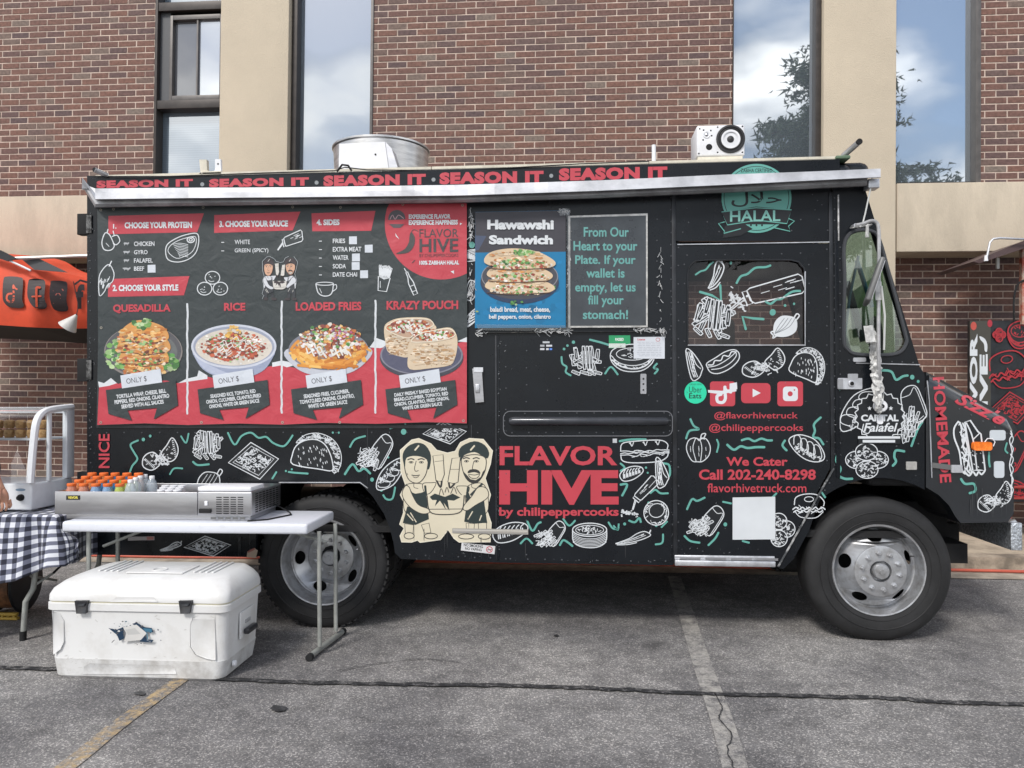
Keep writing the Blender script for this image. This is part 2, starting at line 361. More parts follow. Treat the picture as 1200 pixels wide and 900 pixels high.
# joint in the asphalt filled with tar, wandering
tar = mat('tar', (.040,.040,.042), .55, var=.4, vscale=30, bump=.4, bscale=50)
def ribbon(name, px, w, z, m, wob=.0, seed=1, label=None, kind='structure', n=6):
    pts = cat(px, n=n); r = random.Random(seed); b = MB(); vs = []; k = len(pts); g = [G(u,v,z) for u,v in pts]
    dense = []
    for i in range(k-1):
        for t in (0,.34,.67): dense.append(g[i].lerp(g[i+1],t))
    dense.append(g[-1]); k = len(dense)
    for i,p in enumerate(dense):
        d = (dense[min(k-1,i+1)]-dense[max(0,i-1)]).normalized(); nn = Vector((-d.y,d.x,0))
        off = noise.noise(Vector((i*.35,seed*7.1,0)))*wob; ww = w*(1+r.uniform(-.25,.25)) if wob else w
        vs += [p+nn*(ww/2+off), p-nn*(ww/2-off)]
    b.geo(vs, [(2*i,2*i+1,2*i+3,2*i+2) for i in range(k-1)], m); o = b.build(name); o['kind'] = kind
    if label: o['label'] = label
    return o
ribbon('asphalt_joint', [(-260,776),(-60,779),(60,784),(150,789),(300,797),(450,801),(600,803),(720,807),(820,812),(950,815),(1050,818),(1100,822),(1200,825),(1500,832)], .042, .008, asphalt('tar_joint', (.030,.030,.032), .42, 26), .012, 3)
ribbon('parking_line', [(60,912),(96,884),(140,848),(206,800),(216,793)], .085, .004, asphalt('worn_yellow_paint', (.48,.35,.19), .52, 22), 0, 5)
ribbon('parking_line', [(880,960),(862,900),(848,850),(836,815),(822,775),(803,715),(790,675)], .10, .004, asphalt('worn_white_paint', (.42,.40,.37), .50, 13), 0, 6)
ribbon('asphalt_crack', [(838,812),(846,830),(843,842),(858,862),(852,880),(864,905)], .006, .008, tar, .012, 9, n=4)
ribbon('asphalt_crack', [(395,786),(430,779),(470,774),(505,772),(540,776)], .006, .008, tar, .01, 11, n=4)
for i,(u,v,a,b_) in enumerate([(326,832,11,4),(164,814,8,2.5),(652,746,3,1)]):
    sheet('pothole', [tuple(G(x,y,0)[:2]) for x,y in [(u+math.cos(t)*a*(.7+.5*rnd.random()), v+math.sin(t)*b_*(.7+.5*rnd.random())) for t in [k*math.pi/6 for k in range(12)]]], .008, tar)
# gravel crumbs loose on the asphalt
gr = MB(); gm = mat('grit', (.26,.25,.24), .9, var=.4, vscale=40)
for i in range(420):
    u,v = rnd.uniform(-80,1280), 690+210*rnd.random()**.6; p = G(u,v,0); s_ = rnd.uniform(.002,.0055)
    t = [p+Vector((rnd.uniform(-1,1)*s_, rnd.uniform(-1,1)*s_, 0)) for _ in range(4)]; t[3] = p+Vector((0,0,s_*1.3))
    gr.geo(t, [(0,1,3),(1,2,3),(2,0,3)], gm)
o = gr.build('grit', label='small pale grit scattered over the asphalt'); o['kind'] = 'stuff'
# ================================================================ BUILDING
bld = empty('brick_building', B_O, 'long brown brick building with beige concrete bands and tall dark framed windows behind the truck', 'building')
bld.matrix_world = BM
def brick_mat(name, attr):
    m = bpy.data.materials.new(name); m.use_nodes = True; nt = m.node_tree; b = nt.nodes['Principled BSDF']; N = nt.nodes.new; L = nt.links.new
    if attr: oi = N('ShaderNodeObjectInfo'); rv = oi.outputs['Random']
    else: gi = N('ShaderNodeNewGeometry'); rv = gi.outputs['Random Per Island']
    r = N('ShaderNodeValToRGB'); e = r.color_ramp.elements; e[0].position = 0; e[0].color = (.098,.064,.064,1); e[1].position = 1; e[1].color = (.185,.145,.12,1)
    for p_,c in ((.2,(.145,.077,.064)),(.42,(.165,.085,.066)),(.6,(.180,.089,.066)),(.75,(.152,.080,.064)),(.86,(.122,.078,.072)),(.93,(.15,.098,.08))):
        k = e.new(p_); k.color = (*c,1)
    L(rv, r.inputs[0]); tc = N('ShaderNodeTexCoord'); n = N('ShaderNodeTexNoise'); n.inputs['Scale'].default_value = 34; n.inputs['Detail'].default_value = 5
    ad = N('ShaderNodeVectorMath'); ad.operation = 'ADD'; cb = N('ShaderNodeCombineXYZ'); ml = N('ShaderNodeMath'); ml.operation = 'MULTIPLY'; ml.inputs[1].default_value = 37
    L(rv, ml.inputs[0]); L(ml.outputs[0], cb.inputs[0]); L(tc.outputs['Object'], ad.inputs[0]); L(cb.outputs[0], ad.inputs[1]); L(ad.outputs[0], n.inputs['Vector'])
    mr = N('ShaderNodeMapRange'); mr.inputs[1].default_value = .3; mr.inputs[2].default_value = .7; mr.inputs[3].default_value = .72; mr.inputs[4].default_value = 1.25; L(n.outputs['Fac'], mr.inputs[0])
    x = N('ShaderNodeMixRGB'); x.blend_type = 'MULTIPLY'; x.inputs[0].default_value = 1; L(r.outputs[0], x.inputs[1]); L(mr.outputs[0], x.inputs[2]); L(x.outputs[0], b.inputs['Base Color'])
    b.inputs['Roughness'].default_value = .8; bp = N('ShaderNodeBump'); bp.inputs['Strength'].default_value = .5; bp.inputs['Distance'].default_value = .004; L(n.outputs['Fac'], bp.inputs['Height']); L(bp.outputs[0], b.inputs['Normal'])
    return m
BRK = brick_mat('brick', True); BRKS = brick_mat('brick_mass', False)
MORT = mat('mortar', (.52,.415,.35), .95, var=.2, vscale=5, bump=.3, bscale=120)
BEIGE = mat('beige_render', (.53,.455,.35), .9, var=.055, vscale=2.2, bump=.5, bscale=130, vlo=.3, vhi=.7)
BEIGE2 = mat('beige_render_streaked', (.51,.44,.345), .9, var=.07, vscale=5, bump=.4, bscale=110, stretch=(1,1,.3))
BRONZE = mat('bronze_frame', (.052,.045,.042), .45, .4, var=.15, vscale=8)
BRONZE2 = mat('grey_bronze_frame', (.13,.12,.115), .45, .4, var=.12, vscale=8)
_bmesh = {}
def brick_geo(L_, H, D=.03, ch=.0022):
    x,z = L_/2, H/2; a = [(-x,D,-z),(x,D,-z),(x,D,z),(-x,D,z),(-x,ch,-z),(x,ch,-z),(x,ch,z),(-x,ch,z),(-x+ch,0,-z+ch),(x-ch,0,-z+ch),(x-ch,0,z-ch),(-x+ch,0,z-ch)]
    f = [(8,9,10,11)]+[(4+i,4+(i+1)%4,8+(i+1)%4,8+i) for i in range(4)]+[(i,(i+1)%4,4+(i+1)%4,4+i) for i in range(4)]
    return [Vector(p) for p in a], [t for t in f]
def brick_mesh(L_, H):
    k = (round(L_,3), round(H,3))
    if k not in _bmesh:
        v,f = brick_geo(*k); me = bpy.data.meshes.new('brick'); me.from_pydata([tuple(p) for p in v],[],f); me.materials.append(BRK); _bmesh[k] = me
    return _bmesh[k]
def wall(s0, s1, z0, z1, y, L_=.209, H=.0677, label=None, vis=lambda u,v: True, zanchor=None, j=.0115, lim=300, ph=0.0):
    b = MB(); b.box((s0,y+.004,z0),(s1,y+.25,z1), MORT); wl = b.build('wall', bld, label, local=True)
    z = zanchor if zanchor is not None else z0; row = int((z0-z)/H)-1; cand = []
    while z+row*H < z1:
        za, zb = max(z0,z+row*H+j/2), min(z1,z+(row+1)*H-j/2)
        if zb-za > .006:
            i0 = int((s0)/L_)-2
            x = i0*L_ + (L_/2 if row%2 else 0) + ph
            while x < s1:
                jj = rnd.uniform(-.0015,.0015)
                a,c = max(s0,x+j/2+jj), min(s1,x+L_-j/2+jj)
                if c-a > .012: cand.append((a,c,za,zb))
                x += L_
        row += 1
    big = []; rest = []
    for (a,c,za,zb) in cand:
        u,v = pz(BM @ Vector(((a+c)/2,y,(za+zb)/2)))
        (big if (-6 < u < 1206 and -4 < v < 640 and vis(u,v)) else rest).append((a,c,za,zb))
    big.sort(key=lambda t: -(t[1]-t[0])*(t[3]-t[2])); rest += big[lim:]; big = big[:lim]
    for (a,c,za,zb) in big:
        o = add('brick', brick_mesh(c-a, zb-za), wl); o.location = ((a+c)/2, y+rnd.uniform(-.0012,.0012), (za+zb)/2); o.rotation_euler = (0, R(rnd.uniform(-.25,.25)), 0)
    if rest:
        sb = MB()
        for (a,c,za,zb) in rest:
            v,f = brick_geo(c-a, zb-za); off = Vector(((a+c)/2, y+rnd.uniform(-.001,.001), (za+zb)/2)); sb.geo([p+off for p in v], f, BRKS)
        o = sb.build('brick', wl, 'further bricks of this wall in running bond', local=True); o['kind'] = 'stuff'
    return wl
sx = lambda u, v=120, d=0: W(u,v,d)[0]
zz = lambda u, v, d=0: W(u,v,d)[1]
ZB1 = zz(40,231); ZB1r = zz(1120,215.7); ZT = zz(600,-40)+1.0
ZB0 = zz(1120,296,-.0); ZBAND = (ZB1+ZB1r)/2
SL, SR = sx(-420), sx(1560)
PR = -.09                                                    # pillars and bands stand proud of the brick
# upper walls
visU = lambda u,v: v < 212
wall(SL, sx(181), ZBAND, ZT, 0, label='upper brick wall left of the narrow window', vis=lambda u,v: v < 236 and (u < 112 or v < 212), zanchor=ZBAND+.012, ph=.02)
wall(sx(437), sx(858), ZBAND, ZT, 0, label='upper brick wall between the two tall windows', vis=visU, zanchor=ZBAND+.03)
wall(sx(1149), SR, ZBAND, ZT, 0, label='upper brick wall right of the last tall window', vis=lambda u,v: True, zanchor=ZBAND-.03, ph=.05)
# lower walls, set back under the band
D2 = .30
wall(SL, sx(262), -.3, ZB0+.02, D2, .2235, .0695, 'lower brick wall left of the truck', lambda u,v: u < 108 and v > 292, j=.0115)
wall(sx(340), sx(962), -.3, ZB0+.02, D2, .2235, .0695, 'lower brick wall behind the truck', lambda u,v: 806 < u < 943 and 330 < v < 404, j=.0115)
wall(sx(1048), SR, -.3, ZB0+.02, D2, .2235, .0695, 'lower brick wall right of the truck', lambda u,v: u > 1040 and v > 292, j=.0115, ph=.06)
b = MB()
for s0,s1 in ((SL,sx(262)-.004),(sx(340)+.004,sx(962)-.004),(sx(1048)+.006,SR)):
    b.box((s0,PR+.03,ZB0),(s1,D2+.3,ZBAND-.003), BEIGE2, .008)
b.build('concrete_band', bld, local=True)
for a,c,lb in ((262,341,'beige pillar left of the clouded window'),(962,1046,'beige pillar above the cab')):
    b = MB(); b.box((sx(a),PR,-.3),(sx(c),.9,ZT), BEIGE, .006); b.build('pillar', bld, lb, local=True)
b = MB(); b.box((SL,.4,-.3),(SR,7,ZB0-.02), BRONZE); b.box((SL,.65,ZB0-.02),(SR,7,ZT), mat('interior_shade', (.10,.10,.11), .9)); b.box((SL,-.02,ZT+.002),(SR,7,ZT+3.5), MORT); b.build('building_core', bld, local=True)
# windows
def pane_mat(name, tint, refl, blind=True, lum=.42):
    m = bpy.data.materials.new(name); m.use_nodes = True; nt = m.node_tree; nt.nodes.clear(); N = nt.nodes.new; L = nt.links.new
    o = N('ShaderNodeOutputMaterial'); d = N('ShaderNodeBsdfDiffuse'); gl = N('ShaderNodeBsdfGlossy'); gl.inputs['Roughness'].default_value = .012; gl.inputs[0].default_value = (.93,.97,1,1)
    tc = N('ShaderNodeTexCoord'); wv = N('ShaderNodeTexWave'); wv.bands_direction = 'Z'; wv.inputs['Scale'].default_value = 12.5; L(tc.outputs['Object'], wv.inputs['Vector'])
    r = N('ShaderNodeValToRGB'); r.color_ramp.elements[0].color = tuple(c*.86 for c in tint)+(1,); r.color_ramp.elements[1].color = (*tint,1); L(wv.outputs['Fac'], r.inputs[0])
    if blind: L(r.outputs[0], d.inputs[0])
    else: d.inputs[0].default_value = (*tint,1)
    n = N('ShaderNodeTexNoise'); n.inputs['Scale'].default_value = .8; bp = N('ShaderNodeBump'); bp.inputs['Strength'].default_value = .10; bp.inputs['Distance'].default_value = .05
    L(tc.outputs['Object'], n.inputs['Vector']); L(n.outputs['Fac'], bp.inputs['Height']); L(bp.outputs[0], gl.inputs['Normal'])
    x = N('ShaderNodeMixShader'); x.inputs[0].default_value = refl; L(d.outputs[0], x.inputs[1]); L(gl.outputs[0], x.inputs[2]); L(x.outputs[0], o.inputs[0]); return m
PANE = pane_mat('pane_with_blinds', (.16,.19,.22), .56); PANE2 = pane_mat('clear_pane', (.10,.11,.12), .62, False); PANEL = pane_mat('low_pane', (.15,.20,.25), .34)
SCRN = mat('insect_screen', (.17,.17,.175), .7, var=.2, vscale=20)
def win(u0, u1, zb, zt, label, fl, fr, m, y=.10, ft=0):
    s0, s1 = sx(u0), sx(u1); f = MB()
    if fl: f.box((s0,-.012,zb),(s0+fl,y+.08,zt), BRONZE, .003)
    if fr: f.box((s1-fr,-.012,zb),(s1,y+.08,zt), BRONZE2 if fr < .05 else BRONZE, .003)
    f.box((s0+fl,.02,zb),(s1-fr,y+.08,zb+.025), BRONZE)
    w_ = f.build('window', bld, label, local=True)
    p = MB(); p.box((s0+fl+.001,y,zb+.026),(s1-fr-.001,y+.008,zt), m); p.build('pane', w_, local=True)
    return w_
win(342, 437, ZBAND, ZT, 'tall clouded window behind the roof fan', .055, .03, pane_mat('dim_pane_with_blinds', (.15,.18,.21), .38))
win(858, 962, ZBAND, ZT, 'tall window reflecting a pine tree', .012, .055, PANE)
win(1046, 1149, ZBAND, ZT, 'tall window above the truck hood', .006, .045, PANE)
# narrow window with sliding sash
s0,s1 = sx(181), sx(262); zt1,zt2 = zz(222,12), zz(222,0); ztr0,ztr1 = zz(222,127), zz(222,117)
f = MB(); f.box((s0,-.012,ZBAND),(s0+.03,.18,ZT), BRONZE, .003); f.box((s0+.031,-.006,zt1),(s1-.002,.16,zz(222,2)), BRONZE, .004); f.box((s0+.031,-.006,ztr0),(s1-.002,.16,ztr1), BRONZE, .004)
f.box((s1-.022,.0,ztr1+.001),(s1-.002,.16,zt1-.001), BRONZE); f.box((s0+.031,.02,ZBAND),(s1,.18,ZBAND+.02), BRONZE)
wn = f.build('window', bld, 'narrow bronze framed window with a sliding sash', local=True)
p = MB(); p.box((s0+.032,.12,zz(222,2)+.001),(s1-.003,.128,ZT), PANEL); p.build('pane', wn, local=True)
p = MB(); p.box((s0+.032,.12,ZBAND+.021),(s1-.003,.128,ztr0-.001), PANEL); p.build('pane', wn, local=True)
p = MB(); p.box((s0+.032,.045,ztr1+.001),(sx(196)-.001,.09,zt1-.001), mat('grey_panel', (.075,.078,.085), .5)); p.build('side_panel', wn, local=True)
q = lambda u,v: (sx(u), zz(u,v))
f = MB(); a0,a1 = sx(196.5),sx(259); b0,b1 = zz(228,116),zz(228,16); fw_ = .034
f.box((a0,.02,b0),(a0+fw_,.09,b1), BRONZE2, .003); f.box((a1-fw_,.02,b0),(a1,.09,b1), BRONZE2, .003); f.box((a0+fw_,.02,b0),(a1-fw_,.09,b0+.05), BRONZE2, .003); f.box((a0+fw_,.02,b1-.05),(a1-fw_,.09,b1), BRONZE2, .003)
f.box((sx(228.5)-.008,.03,b0+.051),(sx(228.5)+.008,.085,b1-.051), BRONZE2)
f.build('sash', wn, local=True)
p = MB(); p.box((a0+fw_+.001,.075,b0+.051),(sx(228.5)-.009,.08,b1-.051), pane_mat('screened_pane',(.13,.13,.14),.16,False)); p.build('pane', wn, local=True)
p = MB(); p.box((sx(228.5)+.009,.06,b0+.051),(a1-fw_-.001,.066,b1-.051), pane_mat('bright_pane',(.34,.36,.40),.42,False)); p.build('pane', wn, local=True)
# ================================================================ PINE BEHIND THE PHOTOGRAPHER (seen mirrored in the windows)
def mirrored(u, v, dist):
    p = CAM + ray(u,v)*dist; q = p-B_O; return p - B_N*(2*q.dot(B_N))
base = mirrored(985, 462, 30); base.z = 0; top = mirrored(985, 30, 30)
tree = empty('pine_tree', base, 'tall dark pine standing behind the photographer, mirrored in the tall windows', 'tree')
BARK = mat('bark', (.09,.065,.05), .9, var=.3, vscale=6); NEEDLE = mat('pine_needles', (.045,.07,.04), .7, col2=(.085,.115,.06), vscale=3)
t = MB(); H_ = top.z; t.tube([base+Vector((.1*math.sin(i),.1*math.cos(i*1.3),H_*i/8)) for i in range(9)], .25, BARK, 10, radii=[.32*(1-i/9)+.03 for i in range(9)])
cr = MB(); r_ = random.Random(5)
for i in range(110):
    h = H_*(.40+.60*(i/110)); ln = (5.2*(1-i/110)**.8+.4)*r_.uniform(.6,1.12); a = r_.uniform(0,6.28); d = Vector((math.cos(a),math.sin(a),r_.uniform(-.18,.22)))
    p0 = base+Vector((0,0,h)); tip = p0+d*ln; tip.z -= ln*.08; t.tube([p0,(p0+tip)/2+Vector((0,0,.1)),tip], .05, BARK, 5, radii=[.06,.04,.015])
    for k in range(int(44+ln*52)):
        f_ = r_.uniform(.2,1.05); c = p0.lerp(tip,f_)+Vector((r_.gauss(0,.26),r_.gauss(0,.26),r_.gauss(.02,.17)))*(.5+.5*f_)
        for j in range(3):
            e = Vector((r_.gauss(0,1),r_.gauss(0,1),r_.gauss(0,.7))).normalized()*r_.uniform(.15,.32); n_ = e.cross(Vector((r_.gauss(0,1),r_.gauss(0,1),r_.gauss(0,1)))).normalized()*.045
            cr.geo([c-n_,c+n_,c+e], [(0,1,2)], NEEDLE)
t.build('trunk', tree); cr.build('crown', tree)
# ================================================================ FOOD TRUCK
T0 = Vector((0,1.0,0))
truck = empty('food_truck', T0, 'black step van food truck covered in white food drawings and red lettering', 'food truck')
TW = 2.02
AR = [(437,582),(450,602),(457,620),(461,635),(463,648),(470,655)]
rear_out = [(102,206),(788.8,206),(788.8,662.5),(590,659.5),(470,655)]+AR[::-1][1:]+[(422,566),(327,566),(314,574),(304,592),(300,620),(300,653),(102,650)]
plate(rear_out, [], 0, .03, BLACK, 'side_panel', truck)
plate([(792,206),(973.5,206),(973.5,282.5),(792,282.5)], [], 0, .03, BLACK, 'header_panel', truck)
win_d = rrect(806,305,943,404,12, rt=(14,1.5,1.5,16))
door = plate([(792.3,285),(972.6,285),(972.6,549),(911,663.5),(792.3,661)], [win_d], -.004, .03, BLACK, 'door', truck, 'sliding cab door with the see-through printed window', bev=0)
arch = [(1031+108*math.cos(R(a)), 668-108*math.sin(R(a))) for a in range(61,138,7)]
win_c = cat([(990,330),(989,292),(994,276),(1006,270),(1022,271),(1031,282),(1043,325),(1060,388),(1062,402),(1054,413),(1036,416),(1004,415),(993,409),(989,395)], True, 4)
cab_out = [(975.6,206),(1009,206),(1014,222),(1078,430),(1083.5,438),(1083.5,572)]+arch+[(948,622),(930,655),(918,667),(912,665.5),(975.6,550)]
plate(cab_out, [win_c], 0, .03, BLACK, 'cab_side', truck)
far = [(102,206),(1009,206),(1014,222),(1078,430),(1083.5,600),(102,600)]
_xz = lambda pts,y: [(P(u,v,y).x,P(u,v,y).z) for u,v in pts]
fz = dict(_xz([(102,206)],0)); (fa,zt_),(fb,_),(fc,zm),(fd,zb_) = _xz([(102,206),(1014,206),(1078,430),(1083.5,600)],0); (ha,hz1),(hb,hz0) = _xz([(776,331),(952,470)],TW); b = MB(); y0,y1 = TW-.03, TW
for q in ([(fa,zb_),(ha,zb_),(ha,zt_),(fa,zt_)],[(ha,zb_),(hb,zb_),(hb,hz0),(ha,hz0)],[(ha,hz1),(hb,hz1),(hb,zt_),(ha,zt_)],[(hb,zb_),(fd,zb_),(fc,zm),(fb,zt_),(hb,zt_)]):
    n = len(q); b.geo([(x,y_,z) for y_ in (y0,y1) for x,z in q],[tuple(range(n)),tuple(range(n,2*n))]+[(i,(i+1)%n,(i+1)%n+n,i+n) for i in range(n)], BLACK2)
b.build('far_side_panel', truck)
def xz(u,v,y=0): p = P(u,v,y); return p.x, p.z
XL, ZR = xz(102,206)[0], 2.815
XF = xz(1011,206)[0]
# hood with rounded upper edge
HOODM = mat('gloss_black_wrap', (.010,.0122,.0158), .32, var=.12, vscale=2.2, coat=.9); HOODM.node_tree.nodes['Principled BSDF'].inputs['Coat Roughness'].default_value = .16
h = MB(); hood_pts = [(1085.2,436),(1100,443.5),(1180,486.5),(1187,493),(1189,503),(1188,602),(1181,612),(1126,613),(1120,606),(1112,592),(1100,580),(1085.2,571)]
HR = .08; h.prism(hood_pts, HR, TW-HR, HOODM); low_pts = [(1085.2,453),(1100,460.5),(1176,502),(1185,510)]+hood_pts[5:]; h.prism(low_pts, .0, HR+.0005, HOODM); h.prism([(u,v) for u,v in low_pts], TW-HR-.0005, TW, HOODM, fn=lambda u,v: P(u,v,0)+Vector((0,TW-HR-.0005,0)))
e0,e1 = P(1085.4,452.6,.0)+Vector((0,HR,0)), P(1176.5,503,.0)+Vector((0,HR,0)); e2 = P(1187.5,516,0)+Vector((-.03,HR,0))
h.tube([e0, e1, e1.lerp(e2,.4)+Vector((.008,0,0)), e2, Vector((e2.x,HR,P(1187,600,0).z+.02))], HR, HOODM, 28, radii=[HR,HR,HR*.85,HR*.6,HR*.6]); hood = h.build('hood', truck)
def hood_y(u, v):
    d = (v-(436.3+(u-1085.2)*(487-436.3)/95.0))*.0050
    return 0 if d >= HR else HR-math.sqrt(max(0,HR*HR-(HR-max(d,0))**2))
# roof, rear, floor, partition, windscreen
b = MB(); b.box((XL,.01,ZR-.10),(XF-.05,TW,ZR), BLACK, .05); b.build('roof', truck)
b = MB(); rc = rrect(0,0,1,1,.2)
xa,xb = xz(985,206)[0], xz(1027,206)[0]; b.box((xa,.06,ZR-.11),(xb,TW-.06,xz(1000,183)[1]-.005), BLACK, .06); b.build('roof_cap', truck)
b = MB(); b.box((XL-.004,0.031,.55),(XL+.03,TW-.031,ZR-.05), BLACK2); b.build('rear_panel', truck)
b = MB(); b.box((XL+.031,.031,.60),(xz(1083,600)[0],TW-.031,.64), DARK)
for u0,u1 in ((300,468),): b.box((xz(u0,600)[0],.45,.1+.3),(xz(u1,600)[0],1.6,.6), DARK)
b.box((XL+.3,.55,.42),(xz(1180,600)[0],.65,.60), DARK); b.box((XL+.3,1.35,.42),(xz(1180,600)[0],1.45,.60), DARK)
b.box((xz(1095,620)[0],.30,.40),(xz(1165,620)[0],1.7,.52), DARK); b.box((xz(1060,610)[0],.5,.50),(xz(1160,610)[0],1.5,.75), DARK)
b.box((xz(650,600)[0],.5,.35),(xz(760,600)[0],1.2,.6), DARK, .05); b.box((xz(470,600)[0],.25,.44),(xz(930,600)[0],1.95,.50), DARK); b.box((xz(480,600)[0],1.5,.22),(xz(900,600)[0],1.9,.44), DARK, .03); b.box((XL+.1,1.2,.35),(xz(290,600)[0],1.9,.58), DARK)  # low undertray slabs added to block light and deepen the shade below
b.tube([(xz(376,600)[0],.2,.42),(xz(376,600)[0],1.8,.42)], .06, DARK); b.tube([(xz(1031,600)[0],.2,.40),(xz(1031,600)[0],1.8,.40)], .05, DARK)
b.lathe((xz(385,600)[0],1.0,.42), [(0,-.16),(.12,-.12),(.16,0),(.12,.12),(0,.16)], DARK, 'y', 16)
b.build('chassis_and_shade_slabs', truck)
b = MB(); xp = xz(797,400)[0]; b.box((xp-.03,.035,.641),(xp,TW-.035,ZR-.1), BLACK2); b.build('partition', truck)
b = MB(); g0,g1 = P(1013.5,224,0), P(1077,428,0); zc = g1.z+.02
b.geo([g0+Vector((0,.06,0)),g1+Vector((0,.06,0)),g1+Vector((0,TW-.06,0)),g0+Vector((0,TW-.06,0))], [(0,1,2,3)], glass('windscreen_glass',(.75,.82,.80),.05))
b.build('windscreen', truck)
b = MB()
for y_ in (.0315,TW-.075): b.tube([g0+Vector((0,y_+.02,0)), g1+Vector((0,y_+.02,0))], .018, BLACK2, 6)
b.tube([g0+Vector((-.0,.06,0)), g0+Vector((-.0,TW-.06,0))], .03, BLACK2, 8); b.tube([g0+Vector((.003,TW/2,0)), g1+Vector((.003,TW/2,0))], .015, BLACK2, 6)
b.build('windscreen_frame', truck)
b = MB(); b.box((xz(1020,440)[0],.05,.9),(xz(1082,440)[0],TW-.05,xz(1060,432)[1]), DARK, .03); b.build('dashboard', truck)
s_ = MB(); sx0 = xz(880,400)[0]; s_.box((sx0,.75,.66),(sx0+.45,1.2,1.15), DARK, .05); s_.box((sx0-.02,.75,1.16),(sx0+.12,1.2,1.70), DARK, .06); s_.box((sx0,.83,1.72),(sx0+.09,1.12,1.98), mat('seat_fabric',(.03,.032,.04),.8), .04); s_.build('driver_seat', truck)
# door glass and cab glass
TINT = glass('smoked_glass', (.50,.48,.48), .03)
TINT2 = glass('green_glass', (.62,.72,.68), .075)
gp = MB(); gp.prism(rrect(806.6,305.6,942.4,403.4,12, rt=(14,1.5,1.5,16)), .008, .012, TINT); gp.build('window_glass', truck, 'smoked door window printed with food drawings')
gp = MB(); gp.prism(win_c, .012, .016, TINT2); gp.build('window_glass', truck, 'cab side window')
# rubber gaskets
def px3(pts, y): return [P(u,v,y) for u,v in pts]
b = MB(); rr = px3(win_c+[win_c[0]], -.002); b.tube(rr, .011, mat('rubber_seal',(.05,.053,.06),.45), 6); b.build('window_seal', truck)
b = MB(); b.tube(px3([(943.4,318),(943.4,404.5),(806,404.5)], -.009), .0055, ALU, 6); b.tube(px3([(806,404),(806,320),(808,312),(815,306),(830,304.6),(926,304.6),(936,307),(942,314),(943.4,320)], -.009), .0045, BLACK2, 6); b.build('window_trim', truck)
# cab interior seen through the side window
b = MB(); sh = mat('paper_shade', (.30,.36,.17), .9, var=.2, vscale=9); b.prism([(994,345),(1016,330),(1034,316),(1036,350),(1030,392),(1000,396)], .5, .504, sh, fn=lambda u,v: P(u,v,.5)); b.build('sun_shade', truck)
b = MB(); bl = mat('blue_strap', (.05,.16,.23), .6); b.tube([P(1006,300,.3),P(996,345,.3),P(989,400,.3)], .009, bl); b.tube([P(1004,305,.35),P(1022,360,.35)], .014, bl); b.tube([P(992,330,.42),P(1012,400,.4)], .022, DARK); b.build('strap', truck)
b = MB(); b.lathe(P(1030,405,.55), [(.0,0),(.19,0),(.205,.015),(.19,.03),(.17,.015)], DARK, 'y', 28, mtx=Matrix.Rotation(R(60),3,'Z')); b.build('steering_wheel', truck)
# body ridges, seams and trims
def strip(u0,v0,u1,v1,y,m,t=.012): b.box(tuple(P(u0,v1,y)), tuple(P(u1,v0,y)+Vector((0,t,0))), m, .002)
b = MB(); strip(789.2,225,791.9,661,-.010,BLACK2,.02); strip(973.9,225,975.4,552,-.008,BLACK2,.02); strip(980,270,982.6,560,-.006,BLACK); strip(580.5,393,582.2,657,-.006,BLACK2); strip(583.5,393,584.6,657,-.005,BLACK)
b.box(tuple(P(113,501.5,-.008)), tuple(P(548,498,-.008)+Vector((0,.008,0))), BLACK2); strip(430,500,431,572,-.003,BLACK2,.003); strip(552,498,553,655,-.003,BLACK2,.003)
b.build('seam', truck)
b = MB(); b.box(tuple(P(794,286,-.012)), tuple(P(972,284,-.012)+Vector((0,.012,0))), ALU); strip(982.2,228,983.4,282,-.008,mat('worn_white_edge',(.5,.5,.5),.6,var=.4,vscale=30),.01)
b.box(tuple(P(556,390,-.022)),tuple(P(777,388,-.022)+Vector((0,.022,0))), mat('scuffed_ridge',(.10,.10,.10),.4,.4,col2=(.45,.43,.40),vscale=22,vlo=.5,vhi=.66), .003)
b.tube(px3([(1003,425.5),(1078,427.5)], -.003), .004, ALU, 6); b.tube(px3([(327,565.5),(422,565.5),(431,572)], -.004), .004, ALU, 6)  # first bright tube stands in for the highlight along the belt line
b.tube(px3([(1086.5,446),(1089,470),(1092,560)], -.006), .0035, ALU, 6); b.tube(px3([(977,549),(912,664)], -.006), .006, mat('edge_highlight',(.08,.085,.09),.4,.3,col2=(.5,.5,.5),vscale=14,vlo=.5,vhi=.6), 6)  # diagonal trim has its highlight painted in as pale patches
b.build('trim', truck)
b = MB(); p0,p1 = P(791,664.5,-.03),P(909,651,-.03); zs0,zs1 = P(850,664,-.03).z, P(850,652,-.03).z
b.box((p0.x,-.03,zs0),(p1.x,.25,zs0+.032), ALU, .004); b.box((p0.x,-.012,zs0+.034),(p1.x,.2,zs1), ALU, .004)
for i in range(4): b.box((p0.x+.03+i*.15,-.0175,zs0+.036),(p0.x+.15+i*.15,-.0125,zs1-.01), STEEL)
b.build('door_sill', truck)
